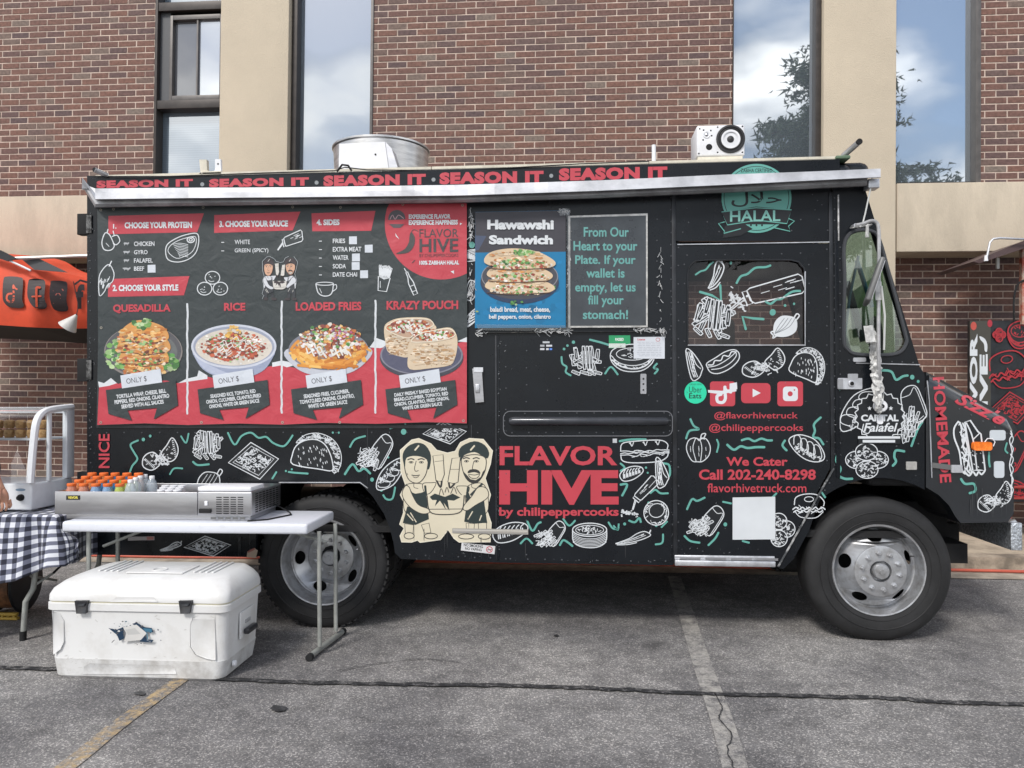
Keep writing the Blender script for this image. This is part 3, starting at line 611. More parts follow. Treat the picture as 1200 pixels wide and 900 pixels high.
# service hatch and lower flap
b = MB(); b.prism(rrect(586,392.5,787,658,3), -.004, -.0005, BLACK); b.build('service_flap', truck)
b = MB(); b.prism(rrect(589,481,789,512,9), -.007, -.0042, BLACK); b.tube([P(u,v,-.008) for u,v in rrect(590,482,788,511,8)+[(780,482)]], .0028, mat('edge_shine',(.16,.165,.18),.3), 6); b.build('handle_plate', truck)
b = MB(); b.tube(px3([(597,494),(601,493.5),(780,493.5),(783,494)], -.030), .030, mat('gloss_black',(.05,.053,.062),.22,.3,var=.15,vscale=6), 20, radii=[.019,.0265,.0265,.018]); b.build('flap_handle', truck, 'long dark horizontal roll handle on the flap')
b = MB(); b.prism([(666,253),(759,250),(759,383.5),(666,384)], -.016, -.004, mat('sign_frame',(.5,.49,.47),.4,.6,var=.2,vscale=20)); fr = b.build('sign_frame', truck, 'thin metal frame around the teal message')
b = MB(); b.prism([(668.3,255),(757,252.5),(757,381.3),(668.3,381.8)], -.0175, -.0162, mat('sign_face',(.045,.052,.060),.28,var=.2,vscale=3)); b.build('sign_face', truck)
# rivets (hundreds, joined)
rv = MB(); rvm = mat('rivet',(.085,.09,.10),.42,.2)
def rivet(u,v,y=-.001,r=.0052,m=None,soft=1):
    c = P(u,v,y); n = 6
    vs = [c+Vector((r*math.cos(a),0,r*math.sin(a))) for a in [i*math.pi/3 for i in range(n)]]+[c+Vector((r*.6*math.cos(a),-r*.5,r*.6*math.sin(a))) for a in [i*math.pi/3 for i in range(n)]]+[c+Vector((0,-r*.62,0))]
    rv.geo(vs, [(i,(i+1)%n,n+(i+1)%n,n+i) for i in range(n)]+[(n+i,n+(i+1)%n,2*n) for i in range(n)], m or rvm, True)
def rrow(u0,v0,u1,v1,st,y=-.001,r=.0052,m=None):
    n = max(1,round(math.hypot(u1-u0,v1-v0)/st))
    for i in range(n+1): rivet(u0+(u1-u0)*i/n+rnd.uniform(-.3,.3), v0+(v1-v0)*i/n+rnd.uniform(-.3,.3), y, r, m)
for a in [(786.5,232,786.5,655,13.5),(617,411,617,650,19.6,-.0045),(593,405,593,655,26,-.0045),(615,484.5,778,484,19.5,-.0075),(600,507,778,507,19.6,-.0075),(591,487,591,505,6,-.0075),(785,487,785,505,6,-.0075),
          (978,232,978,545,13),(984.5,290,984.5,560,13.5),(805,299,938,297,20.5,-.005),(802,310,802,400,20,-.005),(948,310,948,400,20,-.005),(795,290,795,655,22,-.005),(969,292,969,540,22,-.005),
          (807,261,960,257,21),(800,272,970,270,40),(106,250,106,640,16),(105,400,105,520,9),(125,507,560,507,20.5),(995,422,1070,425,12),(598,655,780,658,20,-.0045),(798,651,905,655,27,-.005),(966,560,925,640,13),(972,566,950,600,9),(480,650,575,654,18),
          (770,257,770,380,23),(766,394,770,470,38,-.0045),(655,444,770,447,53,-.0045),(1000,528,1076,520,24),(1096,465,1180,508,17),(560,380,785,386,16)]: rrow(*a)
for u,v in [(872,228),(880,229),(952,228),(958,235),(963,240),(955,246),(828,234),(805,244)]: rivet(u,v,-.001,.004)
o = rv.build('rivet', truck, 'rows of small rivets on the bodywork'); o['kind'] = 'stuff'
# ---- awning housing along the roof edge
ST_T = [(96,221),(220,220),(345,219.5),(540,216.5),(700,211.5),(840,205),(950,201),(1032,197.5)]; ST_B = [(97,234),(220,232.5),(345,231.5),(540,229.5),(700,224),(840,217.5),(950,212),(1028,208)]
def zline(tab, u):
    for (a,b_),(c,d) in zip(tab,tab[1:]):
        if a <= u <= c: return b_+(d-b_)*(u-a)/(c-a)
    return tab[-1][1]
wr = mat('white_rail', (.43,.44,.47), .42, .1, var=.22, vscale=2.6)
b = MB(); us = [96+i*(1032-96)/60 for i in range(61)]; vs = []
for i,u in enumerate(us):
    j = .010*noise.noise(Vector((u*.02,0,3)))+.006*noise.noise(Vector((u*.11,4,3))) + (.008 if u < 112 else 0)
    t_, b_ = zline(ST_T,u), zline(ST_B,u); vs += [P(u,t_+.6,-.09), P(u,t_,-.122+j), P(u,t_+(b_-t_)*.45,-.132+j*1.3), P(u,b_-.5,-.148+j), P(u,b_+.3,-.115)]
b.geo(vs, [(5*i+k,5*i+k+1,5*i+k+6,5*i+k+5) for i in range(60) for k in range(4)], wr, False); b.build('awning_rail', truck, 'white dented awning rail along the roof edge')
b = MB(); vs = []; hm = mat('awning_underside', (.34,.34,.35), .4, .5, var=.25, vscale=5)
for u in us[:-1]:
    b_ = zline(ST_B,u); low = {0:0}; dd = 9.5-1.5*math.sin((u-96)/936*3.14)
    vs += [P(u,zline(ST_T,u)+1.5,.0), P(u,zline(ST_T,u)+1.5,-.10), P(u,b_+dd*.55,-.105), P(u,b_+dd*.95,-.085), P(u,b_+dd*.95+1,.0)]
b.geo(vs, [(5*i+k,5*i+k+1,5*i+k+6,5*i+k+5) for i in range(59) for k in range(4)]+[(0,1,2,3,4),tuple(5*59+k for k in (4,3,2,1,0))], hm, False); b.build('awning_housing', truck)
b = MB(); b.box(tuple(P(1018,220,-.10)), tuple(P(1031,209,-.10)+Vector((0,.08,0))), ALU, .004); b.build('awning_end_cap', truck)
# cream board along the roof edge, in lengths
cb_t = lambda u: 206-(u-108)*22.5/870
for a,c in ((112,236),(237,505),(506,760),(761,982)):
    b = MB(); lo = 4.6+.4*math.sin(a); vs = []
    for u in (a,c):
        for (dv,y) in ((-.5,.02),(lo,.02),(lo,.16),(-.5,.16)): vs.append(P(u,cb_t(u)+dv,.02)+Vector((0,y-.02,0)))
    b.geo(vs, [(0,1,2,3),(4,7,6,5),(0,4,5,1),(1,5,6,2),(2,6,7,3),(3,7,4,0)], CREAM); b.build('roof_board', truck)
b = MB(); vs = []
for u in (108,788,789,984):
    vs += [P(u,cb_t(u)+3.4,-.012), P(u,zline(ST_T,u)+4,-.012), P(u,zline(ST_T,u)+4,.02), P(u,cb_t(u)+2.4,.02)]
b.geo(vs, [(4*i+k,4*i+(k+1)%4,4*i+4+(k+1)%4,4*i+4+k) for i in range(3) for k in range(4)]+[(0,1,2,3),(15,14,13,12)], BLACK); b.build('fascia', truck)
# loose cables and scraps on the board
b = MB(); b.tube([P(110,207,-.02),P(160,208,-.03),P(230,205.5,-.02),P(300,203,-.02),P(392,200,-.02),P(404,196,-.02),P(430,199,-.03),P(520,200,0),P(600,196.5,-.02),P(680,192,-.02),P(760,189,-.02)], .0035, DARK, 6); b.tube([P(395,201,-.03),P(401,193,-.04),P(408,194,-.03),P(412,200,-.03)], .007, DARK, 6); b.build('cable', truck)
# hinge brackets at the rear corner
for v0,v1 in ((250,275),(420,447),(553,580)):
    b = MB(); m = DARK if v0 < 500 else ALU; b.box(tuple(P(90,v1,-.004)), tuple(P(104,v0,-.004)+Vector((0,.05,0))), DARK, .004); b.prism([(101,v0+2),(107,v0+2),(107,v1-2),(101,v1-2)], -.010, -.001, mat('hinge_metal',(.2,.2,.2),.4,.7,col2=(.03,.03,.03),vscale=30)); b.build('hinge', truck)
# latches, handles, small hardware
b = MB(); b.prism([(553.5,432),(564.5,431),(567,471),(557,472)], -.016, -.002, STEEL); b.box(tuple(P(557,460,-.026)), tuple(P(562,450,-.026)+Vector((0,.01,0))), ALU, .003); b.prism([(555,430.5),(566,430.5),(566,436),(555,436)], -.022,-.016, ALU); b.build('latch', truck, 'steel latch plate beside the service flap')
b = MB(); b.prism(rrect(750.5,438,757.5,461.5,1), -.012, -.004, STEEL)
for v in (444,450,457): b.lathe(P(754,v,-.012), [(.006,0),(.005,-.003),(0,-.0035)], DARK, 'y', 8)
b.build('latch', truck, 'small steel hasp under the certificate')
b = MB(); b.prism(rrect(982,443,1010.5,456,1), -.010, -.001, ALU); b.prism(rrect(981.5,444,988,455.5,1), -.022,-.010, STEEL); b.prism(rrect(993.5,438,1005.5,443,1), -.008,-.001, ALU); c = P(998,449.5,-.011); b.lathe(c, [(.020,0),(.018,-.006),(.012,-.007)], ALU, 'y', 16); b.lathe(c, [(.012,-.0065),(0,-.0065)], DARK, 'y', 12); b.build('door_handle', truck)
b = MB(); b.prism(rrect(1000,419,1015,424,1.5), -.012,-.002, ALU); b.build('window_catch', truck)
b = MB(); b.prism([(1092.5,542),(1116,545),(1116,551),(1092.5,548)], -.014,-.004, mat('dark_strap',(.12,.12,.12),.5)); b.prism(rrect(1115,545,1128,554,1), -.020,-.004, ALU); b.build('hood_latch', truck)
b = MB(); b.prism(rrect(1062,541,1074.5,550.5,1), -.007,-.001, mat('pale_plate',(.42,.41,.39),.4,.3,var=.1,vscale=40)); b.build('small_plate', truck)
b = MB(); b.prism(rrect(1141,518,1163,528,3), -.030,-.004, mat('amber_lens',(.85,.19,.02),.25,var=.15,vscale=40)); ob = b.build('marker_light', truck, bevel=.004)
b = MB(); b.tube(px3([(1154,518),(1157,514),(1163,514),(1166,518),(1164,523)], -.012), .003, WHITEP, 6); b.build('marker_wire', truck)
for r_ in (rrect(1160,504,1178.5,516,3), rrect(1165,540.5,1177,560,3)):
    b = MB(); b.prism(r_, -.006,-.001, mat('reflector_patch',(.52,.56,.60),.35)); b.build('reflector', truck)
b = MB(); b.prism([(784,600),(784,600.5),(786,600.5)], -.006, -.005, DARK)
# mirror bracket wrapped in plastic and tape
wrap = mat('crumpled_plastic', (.55,.55,.54), .35, var=.3, vscale=12, bump=.8, bscale=40)
b = MB(); arm = [(1003,264),(1012,262),(1020,259),(1026,260),(1029.5,268),(1030,300),(1029.5,400),(1030.5,470)]
b.tube([P(u,v,-.10+(.0 if v < 420 else (v-420)*.0016)) for u,v in cat(arm)], .0105, mat('mirror_arm_paint',(.42,.42,.43),.4,.3,var=.2,vscale=12), 10)
b.tube([P(1003,264,-.09),P(999,266,-.02)], .012, ALU); b.build('mirror_arm', truck)
b = MB(); c0 = P(1022,330,-.11); b.box((-.005,-.095,-.13),(.022,.095,.13), mat('mirror_shell',(.16,.16,.16),.4), .012, mtx=Matrix.Translation(c0)@Matrix.Rotation(R(19),4,'Y')@Matrix.Rotation(R(-15),4,'Z')); b.box((.023,-.08,-.115),(.026,.08,.115), WHITEP, .001, mtx=Matrix.Translation(c0)@Matrix.Rotation(R(19),4,'Y')@Matrix.Rotation(R(-15),4,'Z')); b.build('mirror', truck)
b = MB()
def blob(pts, rad, y, seed, m, n=10, wob=.35):
    pp = [P(u,v,y) for u,v in cat(pts,n=6)]; r = random.Random(seed); k = len(pp); vs = []; fs = []
    for i,p in enumerate(pp):
        e = math.sin(math.pi*(i+.3)/(k-.4))**.4
        for j in range(n):
            a = 6.283*j/n; q = rad*e*(1+r.uniform(-wob,wob)); vs.append(p+Vector((math.cos(a)*q, math.sin(a)*q*.8, r.uniform(-.2,.2)*rad)))
    for i in range(k-1):
        for j in range(n): fs.append((i*n+j,i*n+(j+1)%n,(i+1)*n+(j+1)%n,(i+1)*n+j))
    b.geo(vs, fs, m, False)
blob([(1021,384),(1024,400),(1026,425),(1028,445),(1029,470),(1030,484)], .025, -.06, 3, wrap, n=16, wob=.6)
b.build('plastic_wrap', truck, 'clear plastic and tape bunched round the mirror arm')
for a_ in (([(1029,330),(1029,352)], .020, -.10, 4, wrap),([(1018,382),(1021,402)], .028, -.11, 5, wrap),([(998,267),(1008,266),(1020,263)], .022, -.10, 6, wrap),([(1016,264),(1016,278)], .012, -.12, 7, wrap)):
    b = MB(); blob(*a_); b.build('plastic_wrap', truck)
b = MB(); b.tube([P(1022,209,-.09),P(1020,222,-.09),P(1014,250,-.08),P(1011,262,-.09)], .0045, mat('white_cord',(.55,.56,.55),.6), 6); b.tube([P(1033,335,-.12),P(1037,370,-.11),P(1036,410,-.09)], .006, mat('white_cord',(.6,.6,.6),.6), 6)
b.tube([P(1026,430,-.06),P(1036,455,-.05),P(1034,478,-.04),P(1029,490,-.03)], .003, MATS['white_cord'], 6); b.build('cord', truck)
b = MB(); c = P(1032.5,476,-.035); b.lathe(c, [(.0,-.014),(.011,-.014),(.012,-.022),(.028,-.020),(.034,-.010),(.036,.03),(.0,.03)], WHITEP, 'y', 20); b.lathe(c, [(.012,-.0225),(.0,-.0225)], DARK, 'y', 12); b.prism(rrect(1028,486,1035,497,2), -.02,-.012, WHITEP); b.build('mirror_mount', truck)
# roof things that belong to the truck
b = MB(); c = P(447,199,.75); rad = (P(501,180,.75)-P(393,180,.75)).length/2; zt = P(447,157.5,.75-rad).z; zb = ZR
b.lathe((c.x,.75,0), [(rad*.9,zb),(rad*.985,zb+(zt-zb)*.55),(rad*1.0,zt-.02),(rad*1.03,zt-.012),(rad*1.03,zt),(rad*.985,zt),(rad*.97,zt-.03),(rad*.9,zb+.05)], mat('spun_aluminium',(.58,.57,.56),.34,.9,var=.2,vscale=4,stretch=(1,1,6)), 'z', 56); b.lathe((c.x,.75,0), [(rad*.92,zb+.05),(0,zb+.05)], DARK, 'z', 24)
for a in (200,255,300,340): b.box((-.006,-.006,0),(.006,.006,.05), DARK, mtx=Matrix.Translation((c.x+rad*.93*math.cos(R(a)),.75+rad*.93*math.sin(R(a)),zb+.005)))
b.build('roof_fan', truck, 'round spun aluminium roof fan cowl')
b = MB(); f0 = [(397.5,168.5),(451,166),(455.5,198),(397,199.5)]; b.prism(f0, .28, .40, mat('dull_white_metal',(.74,.75,.78),.5,0,var=.05,vscale=5)); b.prism([(451.5,166),(459,174),(466,196),(456,198)], .285,.41, STEEL); b.lathe(P(440,181,.279), [(.006,0),(.006,-.003),(0,-.003)], DARK, 'y', 8); b.build('fan_box', truck, 'white sheet metal box in front of the roof fan')
b = MB(); b.tube([P(126,206,.0),P(111,199,-.06)], .016, mat('galvanised_pipe',(.42,.42,.42),.45,.7,var=.2,vscale=8), 12); b.lathe(P(110.6,198.8,-.062), [(.0145,0),(0,0)], DARK, 'y', 10); b.build('roof_pipe', truck)
b = MB(); b.tube([P(988,183,.10),P(1005,168,.02)], .017, MATS['galvanised_pipe'], 12); q = P(1006.5,166.5,.012); b.lathe(q, [(.018,.0),(.018,-.012),(.013,-.013),(0,-.009)], DARK, 'y', 12); b.build('roof_pipe', truck)
b = MB(); b.box(tuple(P(980,186,.0)), tuple(P(997,181.5,.0)+Vector((0,.14,0))), mat('green_mount',(.10,.16,.10),.6), .006); b.build('pipe_mount', truck)
b = MB()
b.prism([(233.5,187),(242,187),(242.5,199),(248,203),(235,203)], .03, .06, CREAM); b.prism([(252,186.5),(258.5,186.5),(259,202),(249,202),(252,199)], .04, .06, WHITEP); b.prism([(236,201),(259,200),(259,203.5),(233,204)], .02, .10, CREAM); b.lathe(P(255.5,192,.039), [(.006,0),(0,-.0005)], DARK, 'y', 8); b.build('roof_bracket', truck)
# bumper with diamond plate end
b = MB(); dp = mat('diamond_plate', (.55,.58,.62), .35, .8, var=.3, vscale=60, bump=.8, bscale=70); b.box(tuple(P(1185,645,.06)), tuple(P(1198,612,.06))[:1]+(1.9,P(1198,613,.06).z), dp, .004); b.prism([(1182,612),(1190,609),(1192,612)], .1, .3, ALU); b.build('bumper', truck)
b = MB()
for y_ in (.25,.35): b.prism([(1180,509),(1183,500),(1187,500),(1187,600),(1184,604)], y_, y_+.001, DARK)
# ---- wheels
def wheel(u, v, r, y0, wd, rear=True):
    c = P(u,v,0); cx,cz = c.x, r-.004
    wh = MB(); k = 64; b0 = y0
    prof = [(.262,b0+.035),(.268,b0+.012),(.285,b0+.006),(.33,b0-.004),(.375,b0-.002),(.398,b0+.012),(r-.004,b0+.028),(r,b0+.045),(r,b0+wd-.045),(r-.006,b0+wd-.025),(.375,b0+wd),(.27,b0+wd-.01),(.262,b0+wd-.03)]
    wh.lathe((cx,0,cz), prof, RUBBER, 'y', 72)
    wh.lathe((cx,0,cz), [(.338,b0-.0035),(.342,b0-.008),(.346,b0-.0035)], RUBBER, 'y', 72); wh.lathe((cx,0,cz), [(.290,b0+.004),(.293,b0+.0),(.296,b0+.004)], RUBBER, 'y', 72)
    for i in range(60 if rear else 0):                                # shoulder tread blocks
        a = 2*math.pi*i/60; m4 = Matrix.Translation((cx,0,cz)) @ Matrix.Rotation(a,4,'Y')
        wh.box((r-.012,b0+.022,-.0135),(r+.004,b0+.052,.0135), RUBBER, mtx=m4)
        if i%2 == 0: wh.box((r-.008,b0+.06,-.024),(r+.004,b0+wd-.06,.024), RUBBER, mtx=m4)
    return cx, cz, wh
def rim(cx, cz, y, parent, inward, label=None):
    yd_ = y+(.10 if inward else .075); rm = MB(); L_ = lambda pr, m=RIMM, n=64: rm.lathe((cx,0,cz), pr, m, 'y', n)
    L_([(.266,y+.012),(.270,y+.002),(.266,y-.006),(.258,y-.004),(.252,y+.012),(.246,y+.03),(.243,y+.055),(.236,yd_)])
    yd = y+(.10 if inward else .075)                                        # where the dish meets the barrel
    yc = y+.175 if inward else y-.018                  # hub face
    L_([(.236,yd),(.228,yd+.006),(.222,yd)])
    # dish ring with five real oval holes
    cu = bpy.data.curves.new('d','CURVE'); cu.dimensions = '2D'; cu.fill_mode = 'BOTH'; cu.extrude = .004
    loops = [ell(0,0,.222,.222,64), ell(0,0,.150,.150,64)]
    for i in range(5): a = 90+i*72+ (18 if inward else 4); loops.append(ell(.189*math.cos(R(a)), .189*math.sin(R(a)), .026, .043, 20, rot=a))
    for lp in loops:
        sp = cu.splines.new('POLY'); sp.points.add(len(lp)-1); sp.use_cyclic_u = True
        for i,(x_,z_) in enumerate(lp): sp.points[i].co = (x_,z_,0,1)
    ob = bpy.data.objects.new('t',cu); me = bpy.data.meshes.new_from_object(ob); bpy.data.objects.remove(ob); vs = []
    for v in me.vertices:
        x_,z_,d = v.co; q = math.hypot(x_,z_); t = (.222-q)/(.072); yy = yd+(yc-yd)*min(1,t*1.0)**(1.0); vs.append((cx+x_,yy+d,cz+z_))
    rm.geo(vs, [tuple(p.vertices) for p in me.polygons], RIMM); bpy.data.meshes.remove(me)
    L_([(.151,yc-.0),(.148,yc-.007),(.142,yc-.009),(.062,yc-.009),(.060,yc-.004),(.058,yc+.03)])
    L_([(.058,yc+.03),(.048,yc+.03),(.046,yc-.02 if not inward else yc-.045),(.040,yc-.028 if not inward else yc-.05),(.016,yc-.03 if not inward else yc-.05),(.014,yc-.034 if not inward else yc-.056),(0,yc-.034 if not inward else yc-.056)], RIMM, 32)
    rm.lathe((cx,0,cz), [(.235,yd+.12),(0,yd+.12)], DARK, 'y', 32)
    rb = rm.build('rim', parent)
    for i in range(10):
        a = R(18+36*i+(0 if inward else 7)); n_ = MB(); n_.lathe((cx+.107*math.cos(a),0,cz+.107*math.sin(a)), [(.017,yc-.008),(.0165,yc-.012),(.012,yc-.013),(.0125,yc-.026),(.008,yc-.03),(0,yc-.03)], RIMM, 'y', 6, smooth=False)
        n_.build('lug_nut', rb)
    vt = MB(); vt.tube([(cx+.20,y+.05,cz+.075),(cx+.214,y+.02,cz+.08)], .005, STEEL, 6); vt.build('valve_stem', rb)
    return rb
for (u,v,rear) in ((1031,668,False),(375.5,660,True)):
    r_ = .418 if not rear else .412
    cx,cz,wh = wheel(u,v,r_, .0 if not rear else .03, .24, rear)
    t = wh.build('tyre', truck, 'front tyre' if not rear else 'rear tyre behind the folding table')
    rim(cx,cz,.012 if not rear else .04, t, rear)
    if rear:
        _,_,w2 = wheel(u,v,r_, .33, .24); w2.build('tyre', truck, 'inner rear tyre')
    for y_ in ((1.72,) if not rear else (1.42,1.74)):
        _,_,w2 = wheel(u,v,r_, y_, .24); w2.lathe((cx,0,cz), [(.265,y_+.05),(0,y_+.05)], DARK, 'y', 32); w2.build('tyre', truck, 'far side tyre')
# wheel arch liners
b = MB(); c = P(1031,668,0)
pts = [(948,622)]+arch[::-1]+[(1084,572),(1100,580),(1112,592),(1120,606)]
pp = [P(u,v,.031) for u,v in pts]; vs = pp+[p+Vector((0,.55,0)) for p in pp]; n = len(pp); b.geo(vs, [(i,i+1,n+i+1,n+i) for i in range(n-1)], DARK); b.build('wheel_arch', truck); b = MB()
pts = [(300,653),(300,620),(304,592),(314,574),(327,567),(422,567)]+AR; pp = [P(u,v,.031) for u,v in pts]; vs = pp+[p+Vector((0,.75,0)) for p in pp]; n = len(pp); b.geo(vs, [(i,i+1,n+i+1,n+i) for i in range(n-1)], DARK)
b.build('wheel_arch', truck)
# ================================================================ PRINTED ART ON THE TRUCK
Wc = (.66,.69,.72); RED = (.50,.050,.072); TEAL = (.12,.37,.32); BK = (.0085,.0105,.0135); BKB = (.030,.040,.043); CREAMC = (.66,.60,.46); GREYC = (.16,.18,.20)
def K(cx, cy, w, h, rot=0):
    c,s = math.cos(R(rot)), math.sin(R(rot))
    return lambda x,y: (cx+x*w/2*c-y*h/2*s, cy+x*w/2*s+y*h/2*c)
def icon(A, kind, cx, cy, w, h, rot=0, lw=1.15, c=Wc, seed=0, bg=BK):
    r = random.Random(seed*31+len(kind)); k = K(cx,cy,w,h,rot)
    def S_(pts, closed=False, ww=1, smooth=True, fill=None):
        q = cat(pts,closed,4) if smooth else pts
        q = [k(x,y) for x,y in q]
        if fill: A.poly(q, fill)
        A.line(q, lw*ww, c, closed)
    def D_(x, y, d=.05, n=1):
        for _ in range(n): a = r.uniform(0,6.28); A.line([k(x-d*math.cos(a),y-d*math.sin(a)),k(x+d*math.cos(a),y+d*math.sin(a))], lw*.8, c)
    def stick(x, y, a, l, t):
        dx,dy = math.cos(a)*l/2, math.sin(a)*l/2; nx,ny = -math.sin(a)*t/2, math.cos(a)*t/2
        S_([(x-dx-nx,y-dy-ny),(x+dx-nx,y+dy-ny),(x+dx*1.12,y+dy*1.12),(x+dx+nx,y+dy+ny),(x-dx+nx,y-dy+ny),(x-dx*1.12,y-dy*1.12)], True, .9, True, bg)
        if r.random() < .95: S_([(x-dx*.7,y-dy*.7),(x+dx*.6,y+dy*.6)], ww=.6)
    if kind == 'fries':
        for i in range(22):
            a = r.uniform(0,6.28); q = r.random()**.5; vert = r.random() < .5
            stick(math.cos(a)*q*.72, math.sin(a)*q*.62, r.gauss(1.5 if vert else r.choice((.5,2.6)),.28), r.uniform(.55,.8), .17)
        for x in (-.12,.08,.24): stick(x, -.15, 1.52, 1.3, .13)
        for x in (-.55,-.1,.3,.6): stick(x, .82, r.uniform(.2,1.2), .4, .15)
    elif kind == 'taco':
        body = [(-.92,.55),(-.95,.1),(-.8,-.35),(-.45,-.62),(-.02,-.66),(.3,-.45),(.5,-.05),(.62,.45),(.6,.85),(.1,.78)]
        fr = [(-.8,-.5),(-.5,-.85),(-.1,-.98),(.3,-.9),(.65,-.65),(.88,-.25),(.97,.2),(.92,.65),(.75,.95),(.6,.85)]
        S_(fr+body[::-1][1:-1][:0]+[(.62,.45),(.5,-.05),(.3,-.45),(-.02,-.66),(-.45,-.62)], True, .9, True, bg)
        for i in range(90):
            t = r.random(); j = t*(len(fr)-1); a = int(j); f = j-a; p = (fr[a][0]+(fr[min(a+1,9)][0]-fr[a][0])*f, fr[a][1]+(fr[min(a+1,9)][1]-fr[a][1])*f); e = r.uniform(.02,.36)
            p = (p[0]*(1-e*.75), p[1]*(1-e*.6)+.05*e); d = .09; S_([(p[0]+r.uniform(-d,d),p[1]+r.uniform(-d,d)) for _ in range(4)], ww=.8)
        S_(body, True, 1.25, True, bg)
        for i in range(40): x = r.uniform(-.75,.4); y = r.uniform(-.4,.65); S_([(x,y),(x+.02,y+.1)], ww=.75)
    elif kind == 'tray':
        S_([(-.98,.1),(-.1,-.98),(.98,-.1),(.25,.98)], True, 1.3, False, bg); S_([(-.8,.08),(-.08,-.78),(.8,-.1),(.2,.78)], True, .8, False)
        for i in range(130):
            x,y = r.uniform(-.7,.7), r.uniform(-.7,.7)
            if abs(x)+abs(y) < .72: S_([(x+r.uniform(-.1,.1),y+r.uniform(-.1,.1)) for _ in range(3)], ww=.9)
    elif kind == 'empanada':
        S_([(-.95,.75),(-.98,.3),(-.75,.0),(-.4,-.1),(-.15,.1),(.05,.35),(-.1,.7),(-.5,.95)], True, 1.3, True, bg)
        S_([(.05,-.05),(.35,-.5),(.65,-.95),(.93,-.55),(.98,-.1),(.8,.3),(.5,.45),(.25,.25)], True, 1.3, True, bg)
        for i in range(9): t = i/8; S_([(-.9+.5*t,.35+.5*t),(-.82+.5*t,.27+.45*t)], ww=.9); S_([(.72+.2*t,-.8+.9*t),(.64+.16*t,-.76+.9*t)], ww=.9)
        for i in range(60): x,y = r.gauss(-.05,.28), r.gauss(.32,.18); S_([(x+r.uniform(-.12,.12),y+r.uniform(-.1,.1)) for _ in range(3)], ww=.9)
        for i in range(10): D_(r.uniform(.3,.8), r.uniform(-.5,.1),.03)
    elif kind == 'wedge':
        S_([(-.5,-.95),(.1,-.8),(.85,.2),(.75,.55),(.35,.95),(-.35,.9)], True, 1.2, True, bg)
        for x in (-.3,-.12,.05): S_([(x-.1,-.85),(x,-.2),(x+.08,.4),(x+.25,.85)], ww=1)
        S_([(.05,-.75),(.3,.0),(.7,.35)]); 
        for i in range(14): D_(r.uniform(-.2,.1), r.uniform(-.7,.8), .1)
    elif kind == 'sub':
        S_([(-.95,-.2),(-.9,-.7),(-.6,-.9),(.6,-.92),(.95,-.55),(.93,-.1)], False, 1.2, True); S_([(-.95,.2),(-.9,.7),(-.5,.93),(.5,.95),(.9,.6),(.96,.15)], False, 1.2)
        for y in (-.08,.12,.3): S_([(-.97+.165*i, y+r.uniform(-.1,.1)) for i in range(13)], ww=1.05)
        for x in (-.55,0,.5): S_([(x,-.85),(x+.06,-.5),(x+.14,-.85)], ww=1); S_([(x-.04,-.8),(x+.05,-.62)], ww=1)
        for i in range(16): D_(r.uniform(-.9,.9), r.uniform(-.1,.5), .06)
    elif kind == 'hotdog':
        S_([(-.95,-.3),(-.85,-.65),(-.3,-.72),(.3,-.8),(.8,-.6),(.98,-.1),(.8,.5),(.2,.85),(-.5,.8),(-.9,.35)], True, 1.2, True, bg); S_([(-.8,.1),(-.3,.42),(.3,.4),(.75,.1),(.85,-.2)]); S_([(-.9,-.25),(-.4,.0),(.3,-.05),(.9,-.3)])
        S_([(-.85,-.45),(-.6,-.25),(-.4,-.5),(-.1,-.25),(.15,-.55),(.4,-.25),(.65,-.5),(.85,-.3)], ww=1.4)
    elif kind == 'cup':
        S_([(-.3,.15),(.35,-.85),(.75,-.9),(.97,-.45),(.75,.1),(.2,.9)], True, 1.15, True, bg); S_([(.35,-.85),(.6,-.5),(.9,-.4),(.2,.9)], ww=.8)
        for i in range(14): x = -.7+i*.06+r.uniform(-.1,.1); y = .15+r.uniform(-.25,.55); stick(x, y, r.gauss(2.5,.25), .5, .13)
        for i in range(34): D_(r.uniform(-.85,.1), r.uniform(-.2,.85), .12)
    elif kind == 'roll':
        S_([(-.98,-.55),(-.7,-.9),(-.2,-.95),(.5,-.6),(.95,.2),(.98,.7),(.6,.9),(.0,.75),(-.6,.2)], True, 1.2, True, bg)
        for i in range(4): x = -.55+i*.37; S_([(x-.15,-.3+.26*i),(x-.12,-.85+.2*i),(x+.15,-.9+.25*i),(x+.3,-.35+.28*i),(x+.22,.1+.2*i)], ww=1)
        for i in range(40): t = r.random(); x = -.75+1.5*t+r.gauss(0,.07); y = -.25+.95*t+r.gauss(0,.12); S_([(x+r.uniform(-.09,.09),y+r.uniform(-.09,.09)) for _ in range(3)], ww=.9)
    elif kind == 'loaf':
        S_([(-.98,.2),(-.6,-.5),(.1,-.9),(.8,-.8),(.98,-.3),(.6,.3),(.0,.8),(-.7,.9)], True, 1.2, True, bg)
        for i in range(6): x = -.65+i*.25; S_([(x,.6-.13*i),(x-.02,.0-.1*i),(x+.14,-.5-.05*i)], ww=1.1); S_([(x+.1,.55-.13*i),(x+.07,.1-.1*i)], ww=1.6)
    elif kind == 'bowl':
        S_([(-.98,-.35),(-.7,-.75),(0,-.98),(.7,-.75),(.98,-.35),(.9,.3),(.4,.85),(-.4,.85),(-.9,.3)], True, 1.2, True, bg); S_(ell(0,-.3,.72,.42,16), True, .9)
        S_([(-.95,-.2),(-.6,.3),(0,.5),(.6,.3),(.95,-.2)]); S_([(-.92,.1),(-.5,.55),(.1,.72),(.6,.5),(.92,.0)], ww=1.6)
        for i in range(30): a = r.uniform(0,3.14); D_(.82*math.cos(a), .1+.5*math.sin(a)+r.uniform(-.1,.1), .05)
        for i in range(14): D_(r.uniform(-.5,.5), r.uniform(-.6,0), .08)
    elif kind == 'burger':
